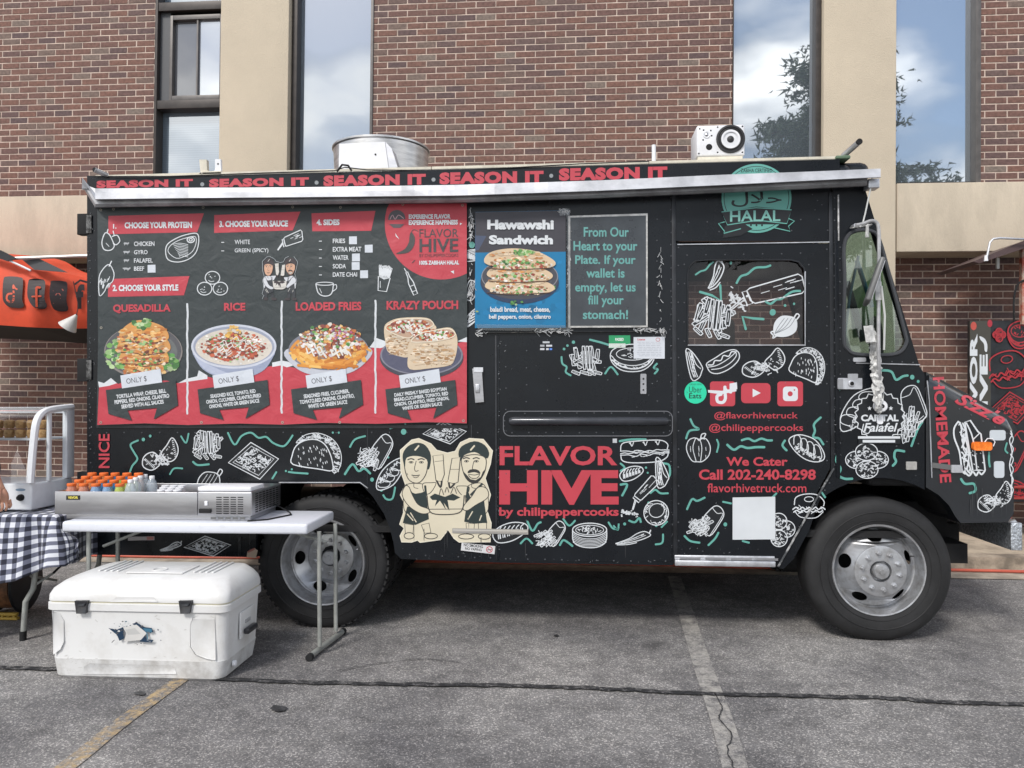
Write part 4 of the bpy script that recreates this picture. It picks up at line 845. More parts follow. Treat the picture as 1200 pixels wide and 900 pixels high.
        S_([(-.9,-.1),(-.8,-.7),(-.2,-.97),(.5,-.9),(.92,-.4),(.9,-.0)], False, 1.2, True); S_(ell(.0,-.55,.28,.2,12), True, .9)
        S_([(-1+.2*i,(.1 if i%2 else .28)) for i in range(11)], ww=1.4); S_([(-.95+.2*i,(.35 if i%2 else .5)) for i in range(10)], ww=1.4); S_([(-.85,.45),(-.5,.9),(.4,.95),(.88,.45)])
        for i in range(16): D_(r.uniform(-.8,.8), r.uniform(.0,.6), .12)
    elif kind == 'balls':
        for x,y in ((-.45,-.1),(.45,-.1),(-.02,-.55),(0,.45)):
            S_(ell(x,y,.48,.48,14), True, 1.1, True, bg)
            for i in range(34):
                a,q = r.uniform(0,6.28), .4*r.random()**.5; u_,v_ = x+q*math.cos(a), y+q*math.sin(a); S_([(u_,v_),(u_+r.uniform(-.1,.1),v_+r.uniform(-.1,.1)),(u_+r.uniform(-.12,.12),v_+r.uniform(-.1,.1))], ww=.8)
    elif kind == 'falafel3':
        for x,y in ((0,-.5),(-.5,.35),(.5,.35)):
            S_(ell(x,y,.46,.5,14), True, 1.1, True, bg); S_([(x-.25,y+.2),(x-.1,y+.3),(x+.1,y+.26)], ww=.7)
            for i in range(5): D_(x+r.uniform(-.25,.25), y+r.uniform(-.25,.2), .03)
    elif kind == 'bottle':
        S_([(-.5,.1),(-.42,-.0),(.82,-.5),(.92,-.4),(.99,.15),(.9,.28),(-.3,.62),(-.42,.5)], True, 1.15, False, bg); S_([(-.5,.1),(-.62,.15),(-.5,.68),(-.36,.62)], True, 1.2, False, bg)
        S_([(-.58,.35),(-.97,.85)], ww=1.1); S_([(-.56,.45),(-.95,.9)], ww=1.1)
        for i in range(9): x = r.uniform(-.25,.75); y = .12-.38*(x+.4)+r.uniform(-.0,.35); S_([(x,y),(x+.22,y-.09)], ww=.6)
    elif kind == 'splash':
        for i in range(46): t = r.uniform(-.9,.9); y = t*.6+r.gauss(0,.28); S_([(t,y),(t+r.uniform(-.16,.16),y+r.uniform(-.2,.2)),(t+r.uniform(-.2,.2),y+r.uniform(-.2,.2))], ww=1.0)
        for i in range(8): x,y = r.uniform(-1,1), r.uniform(-1,1); S_(ell(x,y,.06,.08,6), True, .9)
    elif kind == 'pepper':
        S_([(-.9,.1),(-.75,-.5),(-.3,-.7),(.1,-.6),(.6,-.65),(.95,-.1),(.85,.5),(.4,.9),(0,.95),(-.5,.85)], True, 1.1, True, bg)
        S_([(-.2,-.65),(-.4,0),(-.15,.9)], ww=.9); S_([(.15,-.6),(.3,.0),(.2,.9)], ww=.9); S_([(-.1,-.7),(.1,-.5),(.3,-.7),(.5,-.6)]); S_([(.2,-.65),(.3,-.95),(.6,-.98),(.45,-.7)], False, 1.3)
        for i in range(8): x = r.choice((-.6,.05,.6)); y = r.uniform(-.3,.5); S_([(x,y),(x+.03,y+.25)], ww=.6)
    elif kind == 'onion':
        S_([(-.75,.6),(-.7,-.2),(-.3,-.7),(.2,-.75),(.65,-.6),(.8,-.2),(.7,.4),(.2,.75),(-.4,.8)], True, 1.2, True, c if seed == 9 else bg); S_([(.6,-.6),(.8,-.95),(.98,-.8),(.75,-.45)], False, 1.3); S_([(-.75,.4),(-.98,.5),(-.8,.75),(-.85,.95),(-.55,.75)], False, 1.3)
        cc = (.20,.22,.24) if seed == 9 else c
        for e in (-.35,-.1,.15,.4): A.line([k(x,y) for x,y in cat([(-.7,.6),(e-.15,.1),(e+.3,-.6)],n=4)], lw*.6, cc)
    elif kind == 'chili':
        S_([(.9,-.55),(.6,-.8),(.2,-.5),(-.2,.1),(-.75,.6),(-.98,.8),(-.5,.75),(.1,.5),(.6,.15),(.95,-.25)], True, 1.1, True, bg); S_([(.9,-.55),(.98,-.98)], ww=1.5); S_([(.2,.65),(-.3,.9),(-.9,.95)], ww=1)
        S_([(.6,-.5),(.1,0),(-.6,.6)], ww=.7); S_([(.7,-.3),(.2,.15),(-.5,.65)], ww=.7)
        for i in range(10): t = r.random(); S_([(.6-1.2*t,-.4+1.0*t),(.45-1.2*t,-.25+1.0*t)], ww=.7)
    elif kind == 'can':
        S_([(-.95,-.4),(-.9,.5),(-.4,.9),(.4,.92),(.9,.5),(.95,-.4)], False, 1.2, True, bg); S_(ell(0,-.4,.95,.5,20), True, 1.2, True, bg); S_(ell(0,-.38,.78,.36,20), True, .8)
        for i in range(6): S_([(-.92,-.1+.13*i),(-.4,.25+.11*i),(.4,.25+.11*i),(.92,-.1+.13*i)], ww=.7)
        for i in range(30): a,q = r.uniform(0,6.28), r.random()**.5; D_(.62*q*math.cos(a), -.4+.27*q*math.sin(a), .09)
    elif kind == 'pita':
        S_(ell(0,0,.96,.9,18), True, 1.2, True, bg); S_(ell(.1,-.15,.6,.5,14), True, .9)
        for i in range(30): a = r.uniform(0,6.28); D_(.8*math.cos(a), .75*math.sin(a), .12)
    elif kind == 'sandwich':      # the tall sandwich on the hood
        S_([(-.55,-.98),(-.9,-.75),(-.95,-.4),(-.7,.1),(-.65,.75),(-.45,.9)], False, 1.3); 
        S_([(-.5,-.95),(-.35,-.75),(-.45,-.5),(-.2,-.35),(-.4,-.1),(-.2,.1),(-.4,.35),(-.15,.5),(-.3,.75),(-.1,.9)], False, 1.4); S_([(-.25,-.9),(-.1,-.6),(-.15,-.3),(-.05,.1),(-.12,.5),(0,.85)], ww=1.2)
        S_([(-.1,-.93),(.3,-.97),(.75,-.55),(.95,-.45),(.98,.85),(.55,.82),(.1,.8)], True, 1.2, False, bg); S_([(.0,-.9),(.35,-.3),(.4,.8)], ww=1.1); S_([(.4,-.3),(.9,-.5)], ww=.8)
        S_([(-.5,.8),(-.2,.98),(.1,.85),(.3,1.0),(.5,.88),(.7,.98),(.96,.86)], ww=1.4)
        for i in range(34): S_([(r.uniform(-.5,-.15),r.uniform(-.85,.85)) if j == 0 else (r.uniform(-.5,-.1),r.uniform(-.85,.85)*.0+q_) for j,q_ in enumerate([0])], ww=1) if False else D_(r.uniform(-.5,-.12), r.uniform(-.9,.85), .09)
        for i in range(12): x = r.uniform(.05,.9); y = r.uniform(-.2,.7); S_([(x,y),(x+.05,y+.03)], ww=.7)
    elif kind == 'steak':
        S_([(-.9,.3),(-.8,-.2),(-.3,-.6),(.3,-.85),(.85,-.9),(.95,-.4),(.8,.3),(.4,.75),(-.2,.95),(-.75,.8)], True, 1.2, True, bg); S_([(-.75,.3),(-.65,-.1),(-.2,-.45),(.35,-.65),(.75,-.7),(.8,-.3),(.6,.25),(.2,.55),(-.3,.7)], True, .8)
        S_(ell(.5,-.5,.2,.18,10), True, 1.3); S_(ell(.5,-.5,.09,.08,8), True, 1)
        for i in range(9): y = -.3+.1*i; S_([(-.5+.05*i,y+.1),(-.1,y+.02),(.35,y+.12)], ww=.6)
    elif kind == 'mug':
        S_([(-.95,-.7),(-.75,.4),(-.3,.85),(.3,.8),(.6,.3),(.7,-.75)], False, 1.2, True); S_(ell(-.12,-.72,.82,.2,14), True, 1); S_([(.66,-.5),(.95,-.6),(.98,-.1),(.6,.3)]); S_([(-.6,-.1),(-.4,.5)], ww=.7)
    elif kind == 'friesbox':
        for i in range(9): stick(-.6+.15*i, -.45+r.uniform(-.12,.1), 1.57+(i-4)*.06, .9, .12)
        S_([(-.7,-.15),(0,.0),(.7,-.15),(.5,.95),(-.5,.95)], True, 1.2, False, bg); S_([(-.4,.2),(-.3,.7)], ww=.7)
    elif kind == 'sodabottle':
        S_([(-.25,.95),(-.3,.1),(-.1,-.35),(-.1,-.7),(.12,-.7),(.12,-.35),(.3,.1),(.25,.95)], True, 1.2, False, bg); S_([(.0,-.7),(-.1,-1)], ww=1); S_([(-.25,.3),(.25,.3)], ww=.8); S_([(-.22,.7),(.22,.7)], ww=.8)
    elif kind == 'pear':
        S_([(-.5,-.6),(-.8,.2),(-.6,.85),(0,.95),(.4,.6),(.2,.0),(-.1,-.5)], True, 1.2, True, bg); S_([(.2,-.3),(.7,-.4),(.95,.1),(.6,.45),(.3,.3)], False, 1.2); S_([(-.3,-.6),(-.2,-.95)], ww=1.4); S_([(.4,-.4),(.3,-.8)], ww=1.2); S_([(-.4,.3),(-.1,.6)], ww=.7)
    elif kind == 'shank':
        S_([(-.9,.9),(-.95,-.1),(-.5,-.6),(.3,-.9),(.9,-.4),(.7,.1),(.1,.3),(-.3,.7)], True, 1.1, True, bg); S_([(.3,-.8),(.6,-1.1)], ww=1.4)
        for i in range(16): x,y = r.uniform(-.8,.5), r.uniform(-.5,.3); S_([(x,y),(x-.15,y+.2)], ww=.8)
def art(name, parent, label=None, y=-.012, mp=None, m=None):
    return Art(mp, y, m), name, parent, label
def one(kind, cx, cy, w, h, rot=0, lw=1.15, label=None, y=-.0054, parent=None, seed=1, mp=None, m=None, c=Wc, bg=BK):
    A = Art(mp, y, m); icon(A, kind, cx, cy, w, h, rot, lw, c, seed, bg); return A.build('food_drawing', parent or truck, label)
Ld = 'white line drawing of '
NM = dict(fries='a heap of fries', taco='a taco', tray='a filled tray', empanada='two turnovers', wedge='a sandwich wedge', sub='a long sub sandwich', hotdog='a hot dog', cup='fries spilling from a cup', roll='a stuffed roll', loaf='a scored loaf', bowl='a round filled bun', burger='a burger', balls='falafel balls', bottle='a squeeze bottle', splash='a splash of sauce', pepper='a bell pepper', onion='an onion', chili='chili peppers', can='a round tin', pita='a filled pita', sandwich='a tall sandwich')
for i,(kd,cx,cy,w_,h_,rot) in enumerate([
 ('empanada',188,532,42,40,0),('fries',243,521,40,34,0),('tray',297,540,60,44,0),('taco',371,531,60,48,0),('cup',439,530,44,44,0),('roll',457,555,44,26,108),('onion',244,566,34,34,0),('tray',521,507,52,27,0),
 ('fries',687,422,44,36,0),('bowl',741,420,52,34,0),('sub',755,529,58,27,-3),('loaf',740,555,28,19,0),('wedge',774,554,22,34,0),('bottle',752,574,44,32,-32),('splash',737,601,20,9,-8),('pita',769,601,30,32,-20),('chili',742,630,42,18,0),
 ('loaf',598,624,42,26,0),('cup',645,626,36,32,0),('can',691,627,42,31,0),('wedge',812,427,24,36,-8),('hotdog',848,424,42,24,-28),('empanada',895,425,50,36,0),('taco',947,428,42,42,12),
 ('pepper',818,525,30,34,0),('roll',945,526,42,34,0),('cup',827,611,44,38,0),('balls',913,622,40,40,0),('burger',948,593,38,29,0),('balls',1016,541,54,42,0),('roll',1007,481,60,38,-72),('cup',1066,485,66,42,-62),('empanada',1166,582,40,38,0),
 ('chili',200,640,26,12,0),('tray',243,640,56,24,0),('loaf',551,300,15,42,70),('onion',552,340,14,30,0),('roll',553,372,14,30,60)]):
    y_ = -.0062 if 590 < cx < 786 and cy > 392 else -.0054
    hood_ = cx > 1086
    one(kd,cx,cy,w_,h_,rot,.95, Ld+NM[kd], y=y_ if not hood_ else -.004, seed=i+2)
one('sandwich',1135.5,525,33,66,-6,1.5,'large white line drawing of a sandwich on the hood', y=-.004)
# ---- drawings on the door glass
for kd,cx,cy,w_,h_,rot,sd in [('chili',838,321,26,34,-18,1),('bottle',898,337,92,58,-2,2),('fries',836,372,54,46,10,3),('splash',864,352,26,22,20,4),('onion',920,382,34,30,0,9)]:
    one(kd,cx,cy,w_,h_,rot,1.25, Ld+NM[kd]+' on the door window', y=.004, seed=sd, bg={'onion':Wc,'fries':BK}.get(kd))
# ---- teal squiggles
SQ = [([(162,516),(153,521),(157,530),(161,538),(155,546),(152,554)],2.2),([(212,511),(218,519),(221,508)],2),([(267,507),(275,521),(283,511),(294,507),(303,513),(312,512),(320,519),(331,523),(337,519),(343,510)],2.2),([(226,541),(232,545),(245,544)],2.4),([(199,556),(204,549),(214,549)],2),
 ([(410,524),(416,515),(428,511)],2.2),([(404,556),(413,544),(420,552),(427,549),(434,555)],2.6),([(449,580),(453,585),(460,584),(463,571)],2.2),([(319,561),(324,553)],2.2),([(338,553),(346,554),(361,555)],2.2),([(457,502),(466,499)],2.2),
 ([(691,398),(703,401),(716,405)],2.4),([(658,418),(659,426),(664,430),(663,436),(669,440)],2.2),([(709,438),(716,430),(724,439)],2.2),([(770,426),(766,431),(771,433),(767,438)],2.2),([(726,517),(740,515),(757,515)],2.6),([(727,543),(732,548),(727,552)],2.2),([(777,543),(784,545),(785,556),(782,560)],2.4),([(727,568),(735,568),(729,581)],2.6),([(762,578),(768,574),(774,578),(783,578)],2.2),([(618,611),(624,622),(630,614),(634,612)],2.4),([(610,637),(617,631),(624,637)],2.2),([(660,608),(667,616),(674,610)],2.2),([(656,639),(660,633),(666,636),(671,640)],2.4),([(713,612),(718,619),(724,620)],2.2),
 ([(719,616),(724,621),(725,614)],2.0),([(737,610),(744,612),(749,607),(751,612)],2.4),([(768,638),(776,636),(777,626)],2.2),([(775,618),(782,611)],2),
 ([(809,491),(813,499),(819,503),(808,505),(804,514)],2.4),([(962,489),(954,497),(955,505),(953,512),(960,514),(965,521)],2.6),([(840,515),(842,521),(840,530)],2),([(852,521),(860,527),(868,523),(876,525),(886,524),(896,524)],2.8),([(869,516),(877,514),(884,517),(892,514),(899,516),(905,516)],2.6),([(920,516),(917,522),(922,528)],2.6),
 ([(805,597),(811,585),(817,587),(826,583)],2.4),([(802,628),(809,634),(820,636)],2.4),([(842,624),(838,631),(830,639)],2.4),([(847,588),(857,590)],2.2),([(870,634),(878,636)],2.2),([(905,583),(910,578)],2.2),([(963,577),(967,583)],2.2),
 ([(1023,443),(1028,436),(1036,434),(1045,436),(1050,445),(1058,441),(1064,440)],2.8),([(1081,494),(1075,504),(1068,523)],2.6),([(982,531),(980,540),(985,549),(983,557),(990,561),(999,561)],2.8),([(1060,529),(1050,528),(1048,535),(1050,541),(1046,546)],2.8),([(981,460),(984,457)],1.6),
 ([(1126,561),(1131,567),(1141,567),(1143,575),(1136,578)],2.8),([(1159,530),(1159,540),(1160,547)],2.4),([(1180,519),(1178,527),(1181,531)],2.0)]
for i,(p_,w_) in enumerate(SQ):
    A = Art(y=-.0060 if 590 < p_[0][0] < 786 and p_[0][1] > 392 else (-.0050 if p_[0][0] < 1086 else -.0045)); A.line(cat(p_,n=5), w_, TEAL); A.build('squiggle', truck)
for i,(p_,w_) in enumerate([([(815,322),(821,318),(827,316),(832,310),(836,307)],2.0),([(863,332),(868,324),(876,321),(885,314),(897,313),(903,311)],2.6),([(820,342),(834,346),(845,352),(844,334)],2.8),([(874,386),(870,371),(882,373),(895,374)],2.8),([(897,353),(903,356),(910,351),(916,350),(928,342),(938,341)],2.6)]):
    A = Art(y=.004); A.line(cat(p_,n=5) if i not in (2,3) else p_, w_, TEAL); A.build('squiggle', truck)
A = Art(y=-.0051)
for u,v,a in [(168,515,2),(176,511,1.6),(390,507,1.2),(397,507,1.2),(436,562,2.2),(447,574,2),(473,506,3.2),(455,536,1.2),(335,552,1.2),(342,550,1.2),(475,497,1),(553,287,3.5),(554,342,2.6),(850,614.5,2.2),(1069,442,2.6),(1076,447,1.7)]: A.poly(ell(u,v,a,a*1.1,12), TEAL)
for u,v,a in [(672,401,2),(665,405,1.5),(661,409,1.6),(757,548,1.4),(759,554,1.2),(760,589,1.4),(764,592,1.4),(732,614,1.8),(769,616,1.6)]: A.b.col = TEAL; A.k += 1; A.b.geo([P(x,y,-.0060) for x,y in ell(u,v,a,a,10)], [tuple(range(10))], PRINT)
A.build('teal_dot', truck).__setitem__('kind','stuff')
A = Art(y=.004); A.poly(ell(905.5,366,3.6,3.9,14,20),TEAL); A.poly(ell(920,358,1.6,1.6,10),TEAL); A.poly(ell(930.5,356,1.4,1.5,10),TEAL); A.poly(ell(856.5,308,1.5,1.8,10),TEAL); A.build('teal_dot', truck)
# ---- lettering
def lettering(body, box, c=RED, y=-.0054, **kw):
    A = Art(y=y); A.text(body, *box, c, **kw); return A.build('lettering', truck, kw.get('label') or 'lettering reading '+body.replace('\n',' '))
lettering('FLAVOR', (585.5,522.5,723.5,545.5), y=-.0062, bold=.028)
lettering('HIVE', (585,551,725,591.5), y=-.0062, bold=.045)
lettering('by chilipeppercooks', (585,594.5,725,607.5), y=-.0062, bold=.03)
lettering('@flavorhivetruck', (837,482.5,935,492.5), bold=.008); lettering('@chilipeppercooks', (831,496.5,941,507.5), bold=.008)
lettering('We Cater', (851,535.5,923,546), bold=.03); lettering('Call 202-240-8298', (819,550,956,562.5), bold=.03); lettering('flavorhivetruck.com', (829,566.5,945,577), bold=.008)
lettering('NICE', (102,522,142,535), rot=-90, bold=.02, spacing=1.0)
A = Art(y=-.012)
for p_ in ([(118,548),(118,536)],): pass
for i,(x0,x1,v0,v1) in enumerate([(113,226,210.6,219.6),(245,362,208.6,218.6),(379,499,204.6,217.4),(515,637,201,215.2),(655,782,196,210.8)]):
    A = Art(y=-.0135); A.text('SEASON IT', x0, v0, x1, v1, RED, bold=.068, slope=-.018, spacing=1.12); A.build('lettering', truck, 'lettering reading SEASON IT')
A = Art(y=-.0135)
for u,v in ((237,216),(371,214),(508,210.5),(646,206)): A.poly(ell(u,v,2.4,2.4,10),(.25,.27,.28))
A.build('round_dot', truck)
tl = (.13,.36,.34)
for body,bx in (('From Our',(684,266,737,277.5)),('Heart to your',(672,282.5,747,297)),('Plate. If your',(674,299,745,312.5)),('wallet is',(687,314.5,732,325.5)),('empty, let us',(674,331,745,345)),('fill your',(689,346,731,360)),('stomach!',(683,363,736,374))):
    lettering(body, bx, tl, y=-.0185, bold=.022)
# ---- halal badge
A = Art(y=-.0045); ring = [(u,v) for u,v in ell(886.5,232,41,41,60)]
low = [(u,v) for u,v in ell(886.5,232,41,41,60,0,2,178)]
A.poly(ell(886.5,232,41,41,60), TEAL); A.line(ell(886.5,232,38,38,60), .8, BK, True)
A.poly([(849,266),(847,279),(868,276),(882,268),(862,256)], BK); A.line([(849,260),(842,262),(849,271),(848,273.5),(868,268)], 1.2, TEAL); A.line([(924,256),(931,259),(924,265),(926,271),(908,267)], 1.2, TEAL); A.poly([(846,249),(852,263),(921,263),(927,246),(886,242)], BK)
A.line([(845.5,248.5),(886,243.5),(927.5,246),(922,262),(888,258),(852.5,263.5)], 1.3, TEAL, True)
A.poly([(845.5,249),(886,244),(927.5,246.5),(922,261.5),(888,257.5),(852.5,263)], BK); A.text('HALAL', 855.5,246.5,914.5,259.5, (.20,.47,.42), bold=.018, slope=-.01)
for u in (880,886.5,893): A.poly(ell(u,264,1.3,1.3,6), BK)
A.text('\uFEDD\uFEFC\uFEA3', 857,224.5,916,242.5, BK, bold=.01)
A.build('halal_badge', truck, 'teal round halal badge with ribbon and Arabic word'); A = Art(y=-.0125); A.poly([(u,v) for u,v in ell(886.5,233,41,41,60,0,200,340)], TEAL); A.line([(u,v) for u,v in ell(886.5,233,38,38,60,0,222,318)],.7,BK); A.text('ZABIHA CERTIFIED', 868,197.5,905,202, BK, bold=.01); A.build('halal_badge', truck, 'teal round halal badge with ribbon and Arabic word')
# ---- social icons
A = Art(); A.poly(ell(815,460,13,13,36), (.02,.62,.36)); A.text('Uber', 807.5,453,822.5,460, BK, bold=0); A.text('Eats', 807.5,460.8,822,467, BK, bold=.015); A.text('ORDER WITH', 808,449.5,822,451.5, BK); A.build('sticker', truck, 'round green delivery service sticker')
A = Art(); A.poly(rrect(832,447,861.5,476,3.5), RED); A.line(cat([(845.5,462),(840.5,464),(841,470.5),(847,471.5),(850,467),(849.5,459),(849.5,453)],n=5), 3.6, Wc); A.line([(850,455),(853,459),(857,460)], 2.6, Wc); A.poly([(829.5,457),(846,458),(863,454.5),(863,458.5),(845,462),(830,460)], Wc); A.poly([(855,449.5),(863.5,448),(864,456),(855,457)], Wc); A.build('social_icon', truck, 'red square music note icon crossed by white tape')
A = Art(); A.poly(rrect(868.5,449,903,472.5,5), RED); A.poly([(882,455.5),(891.5,460.5),(882,465.5)], Wc); A.build('social_icon', truck, 'red rounded play button icon')
A = Art(); A.poly(rrect(911,447,941,476,3.5), RED); A.poly(rrect(917.5,453,935,470,4), Wc); A.poly(ell(926,461.5,3.0,3.0,16), RED); A.poly(ell(931,457,1,1,8), RED); A.build('social_icon', truck, 'red square camera icon')
A = Art(y=-.0075); A.poly([(858.5,583),(908.5,582),(908.5,632),(858.5,632.5)], (.62,.65,.68)); A.build('sticker', truck, 'plain white square sticker below the web address')
# ---- chefs decal
def chefs(A, f, line, fill, apron, cap, skin, shirt, lw=1.0, outline=None, col=True):
    """two cartoon cooks holding a pan, drawn in a 867 x 900 grid mapped by f"""
    def pl(pts, c, sm=True): A.poly([f(*p) for p in (cat(pts,True,3) if sm else pts)], c)
    def ln(pts, w_=1, sm=True, closed=False, c=None): A.line([f(*p) for p in (cat(pts,closed,4) if sm else pts)], w_*lw, c or line, closed)
    # bodies
    for s_ in (0,1):
        X = (lambda x: x) if not s_ else (lambda x: x)
        if not s_:
            face = [(100,215),(95,290),(120,370),(165,405),(215,400),(255,350),(272,290),(270,210),(180,190)]; capp = [(85,250),(80,180),(120,120),(195,92),(260,115),(300,190),(292,280),(275,300),(268,225),(190,196),(110,210),(98,280)]
            torso = [(105,420),(85,500),(105,640),(255,650),(265,470),(235,415)]; ap = [(115,590),(80,720),(180,735),(285,690),(270,560),(260,470),(190,495),(150,480),(185,600)]
            leg1 = [(95,725),(100,800),(160,800),(165,735)]; leg2 = [(225,735),(250,800),(300,795),(285,720)]; sh1 = (130,820,40,25); sh2 = (300,822,52,22); arm_ = [(100,430),(75,500),(130,590),(220,645),(285,640),(280,610),(200,575),(150,490),(130,440)]; arm2 = [(235,415),(300,405),(340,410),(300,480),(255,490)]
        else:
            face = [(545,210),(545,290),(575,370),(620,405),(665,400),(705,350),(728,290),(725,210),(640,185)]; capp = [(515,180),(540,120),(640,80),(720,110),(755,170),(740,215),(700,195),(640,165),(560,190),(535,235)]
            torso = [(590,430),(570,520),(600,640),(735,640),(745,500),(700,410)]; ap = [(575,600),(560,710),(650,725),(740,715),(715,570),(650,560),(600,640),(575,480),(590,470),(610,520),(690,440)]
            leg1 = [(575,720),(578,800),(635,800),(640,725)]; leg2 = [(670,722),(675,800),(735,795),(735,715)]; sh1 = (575,825,60,20); sh2 = (718,825,48,22); arm_ = [(735,450),(745,520),(650,580),(590,620),(555,615),(560,580),(620,510),(670,440)]; arm2 = [(600,440),(540,430),(500,440),(540,500),(580,500)]
        pl(leg1, skin if not outline else apron, False); ln(leg1,1,False,True); pl(leg2, skin if not outline else apron, False); ln(leg2,1,False,True)
        for e in (sh1,sh2): pl(ell(e[0],e[1],e[2],e[3],14), fill if not outline else cap, False); ln(ell(e[0],e[1],e[2],e[3],14),1.2,False,True)
        pl(torso, shirt); ln(torso,1,True,True); pl(arm2, shirt); ln(arm2,1,True,True); pl(ap, apron, False)
        if not s_: pl([(150,495),(245,480),(262,650),(150,660)], apron, False); ln([(108,425),(150,490)],3,c=apron); ln([(255,430),(262,500)],3,c=apron)
        else: pl([(575,500),(640,560),(715,540),(740,720),(600,720)], apron, False); ln([(590,440),(580,520)],3,c=apron); ln([(700,415),(612,500)],3,c=apron)
        pl(arm_, shirt); ln(arm_,1.1,True,True)
        pl(face, skin); ln(face,1.2,True,True); pl(capp, cap)
        fx = 180 if not s_ else 632
        for ex in ((145,225) if not s_ else (578,655)):
            ey = 245 if not s_ else 237; pl(ell(ex,ey,17,7,10), fill if col else skin, False); ln(ell(ex,ey,17,7,10),.8,False,True); pl(ell(ex,ey,7,7,8), line, False); ln([(ex-26,ey-20),(ex,ey-28),(ex+24,ey-20)],1.6)
        ln([(fx+5,235),(fx-8,290),(fx,315),(fx+22,310)],1)
        if not s_: ln([(150,345),(180,350),(212,345)],1.3); ln([(160,358),(182,366),(204,356)],.9); ln([(120,345),(112,330)],.7)
        else:
            pl([(588,330),(600,305),(640,298),(675,310),(685,335),(640,322)], line); pl([(548,310),(575,372),(620,408),(665,402),(708,352),(722,300),(705,320),(690,360),(650,385),(610,378),(585,350)], line, False); pl([(595,340),(640,345),(680,338),(660,368),(615,368)], fill); ln([(595,340),(640,345),(680,338),(660,368),(615,368)],1,True,True)
        ln([(175 if not s_ else 610,150),(205 if not s_ else 640,115)],2.2,c=fill); ln([(fx-12,405),(fx-12,440),(fx+20,450)],.8)
        ln(([(115,650),(160,700)] if not s_ else [(590,690),(625,630)]),1.5,c=fill); ln(([(140,640),(185,712)] if not s_ else [(680,700),(695,660)]),1.5,c=fill)
    # bottles and pan
    pl([(315,190),(395,180),(405,340),(385,400),(340,395)], fill, False); ln([(315,195),(395,185),(405,340),(385,395),(340,390)],1.1,False,True); ln([(330,240),(400,232)],.6,False); ln([(345,390),(375,440),(385,392)],2.5)
    pl([(465,215),(530,205),(515,400),(480,415),(430,400)], fill, False); ln([(465,215),(530,208),(512,400),(480,412),(432,400)],1.1,False,True); ln([(450,300),(520,300)],.6,False); ln([(440,405),(450,445),(485,412)],2.5)
    pl([(270,500),(285,620),(330,650),(480,650),(545,620),(560,500)], fill, False); ln([(270,505),(285,615),(335,650),(480,650),(545,615),(560,505)],1.4); ln([(290,612),(545,610)],1,False); ln([(365,500),(380,450),(400,500)],1); ln([(455,490),(480,440),(500,490)],1); ln([(410,480),(425,440),(440,480)],1)
    pl([(290,515),(330,490),(410,515),(470,490),(530,520),(480,545),(430,540),(445,625),(400,560),(420,620),(370,545),(330,590),(345,540),(310,540)], cap, False)
A = Art(y=-.0058); f_ = lambda x,y: (460+x/6.67, 505+y/6.67)
outl = [(60,150),(150,70),(205,58),(300,100),(345,150),(430,172),(490,158),(530,90),(600,58),(710,65),(782,155),(765,260),(725,370),(767,500),(735,610),(772,720),(765,868),(520,870),(480,840),(435,775),(375,850),(215,872),(195,855),(150,870),(70,868),(58,820),(90,760),(55,730),(85,640),(85,550),(60,500),(100,420),(65,320)]
A.poly([f_(*p) for p in outl], CREAMC); A.line([f_(*p) for p in outl], .8, (.78,.74,.62), True)
DG = (.020,.032,.032); chefs(A, f_, (.03,.03,.03), CREAMC, DG, DG, CREAMC, CREAMC, .85, col=False)
A.build('chef_decal', truck, 'cream decal of two cartoon cooks holding a pan between them')
A = Art(y=-.0105); A.poly([(530,619),(619,620.5),(619,626.5),(530,624.5)], (.36,.34,.31)); A.line([(531,621),(618,622.5)], .8, (.6,.58,.53)); A.line([(531,623.5),(618,625.5)], .6, (.2,.2,.2)); A.build('tape_strip', truck, 'strip of brownish clear tape under the cooks')
A = Art(y=-.0110); A.poly([(541,636),(580.5,640),(579.5,649.5),(540,645)], (.62,.62,.63)); A.text('NO SMOKING',543.5,637.8,566,641.3,(.03,.03,.03),bold=.03,slope=.10); A.text('NO VAPING',545,642,564.5,645.2,(.03,.03,.03),bold=.03,slope=.10); A.line(ell(573.5,644,3.4,3.4,18),.9,RED,True); A.line([(571.2,641.6),(575.8,646.4)],.8,RED); A.line([(571,644.5),(576,644)],.8,(.05,.05,.05)); A.build('sticker', truck, 'small white no smoking sticker')
# ---- papers on the flap
A = Art(y=-.0062); A.poly([(713.5,393),(738.5,393),(739,408),(713.5,408)], (.02,.30,.12)); A.poly([(713.5,402.5),(733,402.5),(733,407.5),(713.5,407.5)], (.6,.66,.62)); A.text('PASSED',721,396,731,399.5,(.7,.75,.72),bold=.04); A.build('sticker', truck, 'green inspection sticker')
A = Art(y=-.0085); A.poly([(742.5,395),(779,394.6),(779,420.3),(742.5,420.3)], (.60,.63,.68)); A.text('License',747,396.6,756,399,RED,bold=.03)
rr_ = random.Random(3)
for i in range(9):
    y_ = 401+i*2; x_ = 746+rr_.uniform(0,3)
    while x_ < 774: l_ = rr_.uniform(2,6); A.line([(x_,y_),(min(775,x_+l_),y_)], .45, (.35,.37,.42)); x_ += l_+1.2
A.line(ell(771,398,2.4,2,10),.5,RED,True); A.build('certificate', truck, 'white printed licence paper')
A = Art(y=-.0062)
for x_,y_,w_,c_ in [(636,400,8,(.5,.53,.56)),(633,404,5,(.4,.42,.45)),(640,404,7,(.6,.62,.66)),(633,408,5,(.6,.62,.66)),(640,408,3,(.6,.62,.66)),(644,408,3,(.1,.25,.75)),(718,514,5,(.5,.52,.55))]: A.poly([(x_,y_),(x_+w_,y_),(x_+w_,y_+2.2 if x_ != 718 else y_+5),(x_,y_+2.2 if x_ != 718 else y_+5)], c_)
A.build('sticker', truck, 'tiny card payment stickers').__setitem__('kind','stuff')
